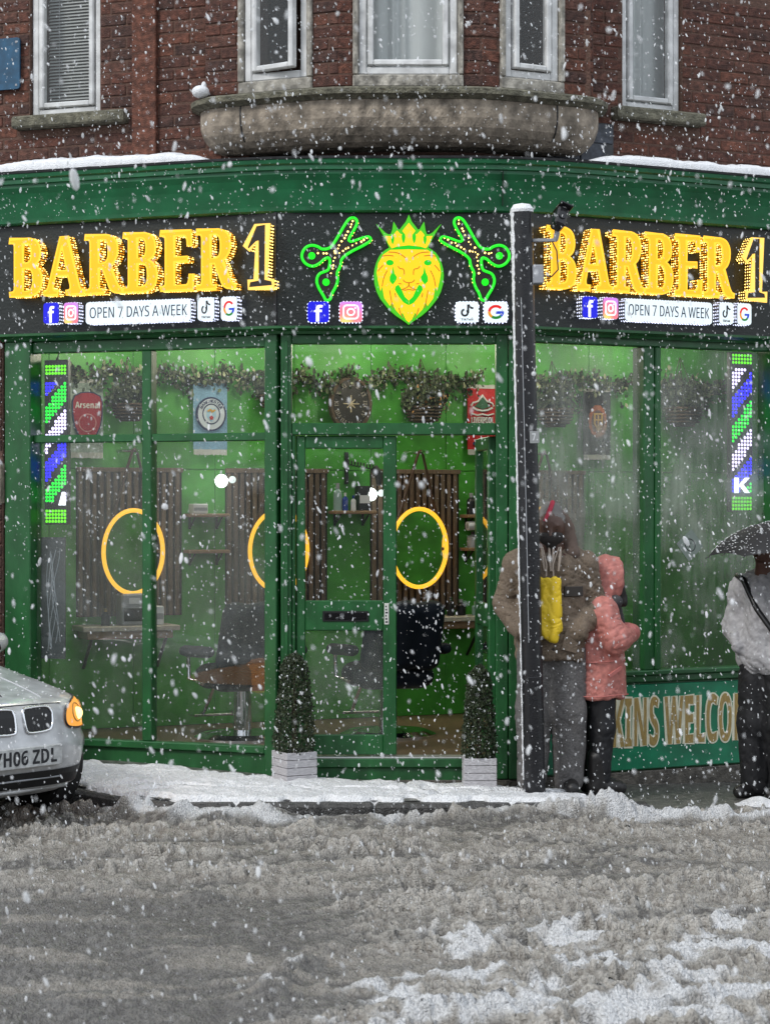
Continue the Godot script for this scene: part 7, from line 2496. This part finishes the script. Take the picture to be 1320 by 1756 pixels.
		# bumper crease and side recess
		skin.call([Vector2(sx * 0.50, 0.452), Vector2(sx * 0.83, 0.447), Vector2(sx * 0.835, 0.485), Vector2(sx * 0.55, 0.492)] if sx > 0 else [Vector2(sx * 0.55, 0.492), Vector2(sx * 0.835, 0.485), Vector2(sx * 0.83, 0.447), Vector2(sx * 0.50, 0.452)], 0.004, "bumper_strip", mat("strip_grey", lin(0.16, 0.165, 0.17), 0.4), s)
		# wing mirrors
		var mm := bones_mesh([[Vector3(sx * 0.91, 0.93, 0.70), Vector3(sx * 1.00, 0.95, 0.68), 0.075, 0.062, 0.03]], 0.02)
		var wm := part("wing_mirror", mm, silver, s)
		var arm := MB.new()
		arm.tube([Vector3(sx * 0.76, 0.90, 0.72), Vector3(sx * 0.92, 0.93, 0.79)], [0.022], 8)
		part("mirror_arm", arm, blackp, wm)
	line_on.call([Vector2(-0.33, 0.70), Vector2(-0.2, 0.703), Vector2(0, 0.705), Vector2(0.2, 0.703), Vector2(0.33, 0.70)], 0.0, 0.004, "bonnet_gap", mats.black_gap, s)
	# badge
	var bz: float = nose_z.call(0.0, 0.745)
	var tilt := Transform3D(Basis(Vector3.RIGHT, -0.95), Vector3(0, 0.742, bz + 0.004))
	var b := MB.new()
	b.prism(circle(Vector2.ZERO, 0.041, 0.041, 28), 0.0, 0.006)
	var bd := part("badge", b, mat("badge_dark", lin(0.02, 0.022, 0.03), 0.3), s, tilt)
	for k in 4:
		var q := PackedVector2Array([Vector2.ZERO])
		for i in 7: q.append(Vector2(cos(k * PI / 2 + i * PI / 12), sin(k * PI / 2 + i * PI / 12)) * 0.026)
		b = MB.new()
		b.prism(q, 0.006, 0.0075)
		part("badge_quarter", b, mat("badge_white", lin(0.7, 0.72, 0.74), 0.3) if k % 2 else mat("badge_blue", lin(0.05, 0.20, 0.50), 0.3), bd)
	# number plate
	b = MB.new()
	b.box(Vector3(-0.262, 0.375, 2.085), Vector3(0.262, 0.487, 2.108), 0.004)
	var np := part("number_plate", b, mat("plate_white", lin(0.66, 0.67, 0.66), 0.4, {"tex": noise_tex.blotch, "scale": Vector3(3, 3, 3)}), s)
	text_on(np, "characters", "YH06 ZDL", "Droid Sans", 700, -0.220, 0.392, 0.220, 0.471, 2.108, 2.110, mats.ink)
	# lower intake
	var lw: MeshInstance3D = skin.call([Vector2(-0.62, 0.255), Vector2(0.62, 0.255), Vector2(0.68, 0.345), Vector2(-0.68, 0.345)], 0.004, "lower_intake", mats.grille_black, s)
	line_on.call([Vector2(-0.64, 0.30), Vector2(-0.3, 0.302), Vector2(0, 0.303), Vector2(0.3, 0.302), Vector2(0.64, 0.30)], 0.006, 0.006, "intake_bar", mats.grey_plastic, lw)
	line_on.call([Vector2(-0.78, 0.242), Vector2(-0.4, 0.238), Vector2(0, 0.237), Vector2(0.4, 0.238), Vector2(0.78, 0.242)], 0.006, 0.014, "front_lip", silver, s)
	# bonnet creases
	for sx in [-1.0, 1.0]:
		var q := []
		for i in 8:
			var t := i / 7.0
			var y := lerpf(0.73, 0.89, t)
			var x: float = sx * lerpf(0.27, 0.45, t)
			q.append(Vector3(x, y + 0.001, nose_z.call(x, y)))
		b = MB.new()
		b.tube(q, [0.004], 6)
		part("bonnet_crease", b, silver, s)
	# wheels and dark arches
	for q in [[-0.76, 1.33], [0.76, 1.33], [-0.76, -1.33], [0.76, -1.33]]:
		var wx := Transform3D(Basis(Vector3.BACK, -PI / 2 if q[0] > 0 else PI / 2), Vector3(q[0], 0.305, q[1]))
		b = MB.new()
		b.lathe([Vector2(0.20, -0.10), Vector2(0.28, -0.10), Vector2(0.305, -0.075), Vector2(0.31, 0.0), Vector2(0.305, 0.075), Vector2(0.28, 0.10), Vector2(0.21, 0.10), Vector2(0.205, 0.0), Vector2(0.20, -0.10)], 36)
		var wh := part("wheel", b, mat("tyre", lin(0.012, 0.012, 0.012), 0.8), s, wx)
		b = MB.new()
		b.lathe([Vector2(0.205, -0.08), Vector2(0.205, 0.085), Vector2(0.19, 0.07), Vector2(0.18, 0.04), Vector2(0.05, 0.06), Vector2(0.001, 0.062)], 30)
		part("rim", b, mats.chrome, wh)
		for k in 5:
			b = MB.new()
			b.box(Vector3(-0.022, 0.045, 0.03), Vector3(0.022, 0.075, 0.195), 0.006, Transform3D(Basis(Vector3.UP, TAU * k / 5), Vector3.ZERO))
			part("spoke", b, mat("alloy_wheel", lin(0.45, 0.46, 0.47), 0.3, {"metal": 0.8}), wh)
	b = MB.new()
	b.box(Vector3(-0.62, 0.15, -1.85), Vector3(0.62, 0.21, 1.60), 0.02)
	part("underbody", b, mats.grille_black, s)
	# slush thrown on the bonnet and plate edge
	var fl := []
	for i in 160:
		var y := rng.randf_range(0.72, 0.89)
		var x := rng.randf_range(-0.7, 0.7)
		var k := rng.randf_range(0.4, 1.3)
		fl.append(Transform3D(Basis().scaled(Vector3(1.4, 0.5, 1.4) * k), Vector3(x, y + 0.002, nose_z.call(x, y))))
	many("settled_flakes", flake, mats.flake, fl, s)

# ================================================================ falling snow
var flake: ArrayMesh
func build_flake():
	var b := MB.new()
	var r := 0.0042
	var p := []
	var t := RandomNumberGenerator.new()
	t.seed = 77
	for i in 6:
		var d: Vector3 = [Vector3.UP, Vector3.DOWN, Vector3.LEFT, Vector3.RIGHT, Vector3.FORWARD, Vector3.BACK][i]
		p.append(d * r * t.randf_range(0.8, 1.2))
	for q in [[0, 5, 3], [0, 3, 4], [0, 4, 2], [0, 2, 5], [1, 3, 5], [1, 4, 3], [1, 2, 4], [1, 5, 2]]:
		var a: Vector3 = p[q[0]]; var c: Vector3 = p[q[1]]; var d: Vector3 = p[q[2]]
		var m1 := (a + c).normalized() * r * 0.98
		var m2 := (c + d).normalized() * r * 0.98
		var m3 := (d + a).normalized() * r * 0.98
		for k in [[a, m1, m3], [m1, c, m2], [m3, m2, d], [m1, m2, m3]]: b.stri(k[0], k[1], k[2], k[0].normalized(), k[1].normalized(), k[2].normalized())
	flake = b.mesh()

func build_falling_snow():
	var r := RandomNumberGenerator.new()
	r.seed = 2024
	var a := []
	while a.size() < 100000:
		var p := Vector3(r.randf_range(-6.0, 6.0), r.randf_range(-0.05, 5.6), r.randf_range(-13.6, -3.6))
		var clear := true
		for f in [FL, FC, FR]:
			var q: Vector3 = f.affine_inverse() * p
			if q.z < 0.30 and (f != FL or q.x < 0.05) and (f != FR or q.x > -0.05) and (f != FC or (q.x > 0 and q.x < 1.46)): clear = false
		if not clear: continue
		if p.x < -1.0 and p.z < -11.2 and p.y < 1.45: continue
		if p.z < -12.35 and p.z > -13.35 and p.y < 1.75 and p.x > 0.6: continue
		var s := exp(r.randfn() * 0.52) * 0.45
		var lean := Vector3(r.randf_range(-0.7, 0.35), 1.0, r.randf_range(-0.5, 0.5)).normalized()
		var side := lean.cross(Vector3(r.randf_range(-1, 1), 0.1, r.randf_range(-1, 1))).normalized()
		var long := r.randf_range(1.0, 3.0)
		a.append(Transform3D(Basis(side * s * r.randf_range(0.6, 1.0), lean * s * long, side.cross(lean) * s * r.randf_range(0.6, 1.0)), p))
	var soft := StandardMaterial3D.new()      # loose flakes let some light through
	soft.resource_name = "flake_loose"
	soft.albedo_color = Color(0.95, 0.955, 0.96, 0.58)
	soft.transparency = BaseMaterial3D.TRANSPARENCY_ALPHA
	soft.roughness = 0.9
	var o := many("falling_snow", flake, soft, a)
	tag(o, "white snowflakes falling through the air across the street", "snow")

# ================================================================ everything
func _ready():
	rng.seed = 41
	# camera
	var cam := Camera3D.new()
	cam.name = "camera"
	cam.fov = 26.72
	cam.near = 0.1
	cam.far = 400.0
	cam.position = Vector3(0, 1.68, 0)
	cam.rotation = Vector3(-0.0035, 0, 0)
	# a telephone's long lens, focused on the shop
	var lens := CameraAttributesPhysical.new()
	lens.frustum_focal_length = 50.52
	lens.frustum_focus_distance = 13.0
	lens.frustum_near = 0.1
	lens.frustum_far = 400.0
	lens.exposure_aperture = 4.2
	cam.attributes = lens
	add_child(cam)
	cam.current = true
	# overcast winter sky
	var env := Environment.new()
	env.background_mode = Environment.BG_SKY
	var sm := ProceduralSkyMaterial.new()
	sm.sky_top_color = Color(0.80, 0.83, 0.87)
	sm.sky_horizon_color = Color(0.76, 0.78, 0.80)
	sm.sky_curve = 0.2
	sm.ground_bottom_color = Color(0.45, 0.45, 0.45)
	sm.ground_horizon_color = Color(0.62, 0.63, 0.64)
	var sky := Sky.new()
	sky.sky_material = sm
	env.sky = sky
	env.background_energy_multiplier = 1.5
	env.tonemap_mode = Environment.TONE_MAPPER_LINEAR
	env.tonemap_exposure = 1.24
	env.sdfgi_enabled = true
	env.ssao_enabled = true
	env.ssil_enabled = true
	var we := WorldEnvironment.new()
	we.name = "environment"
	we.environment = env
	add_child(we)
	var sun := DirectionalLight3D.new()
	sun.name = "sun"
	sun.light_energy = 0.42
	sun.light_angular_distance = 12.0
	sun.light_color = Color(1.0, 0.985, 0.96)
	sun.shadow_enabled = true
	sun.sky_mode = DirectionalLight3D.SKY_MODE_LIGHT_ONLY
	add_child(sun)
	sun.rotation = Vector3(deg_to_rad(-40), deg_to_rad(-48), 0)
	# fronts of the shop and the wall inside
	FL = frame(Vector3(-0.64, 0, -13.2), Vector3(1, 0, 0.374))
	FC = frame(Vector3(-0.64, 0, -13.2), Vector3(1, 0, 0))
	FR = frame(Vector3(0.82, 0, -13.2), Vector3(1, 0, -0.51))
	FI = frame(Vector3(-2.6, 0, -14.748), Vector3(1, 0, -0.42))
	make_materials()
	build_flake()
	build_street()
	build_building()
	build_opposite()
	build_signs()
	build_interior()
	topiary("clipped dark cone bush in a white planter beside the closed door leaf", Vector3(-0.545, 0.012, -12.98), 0.5, 0.205, 0.185, 0.60, 0.128, 0.07)
	topiary("clipped dark cone bush in a white planter beside the black post", Vector3(0.563, -0.005, -12.88), 0.03, 0.195, 0.178, 0.56, 0.108, 0.06)
	build_post()
	build_people()
	build_car()
	build_falling_snow()
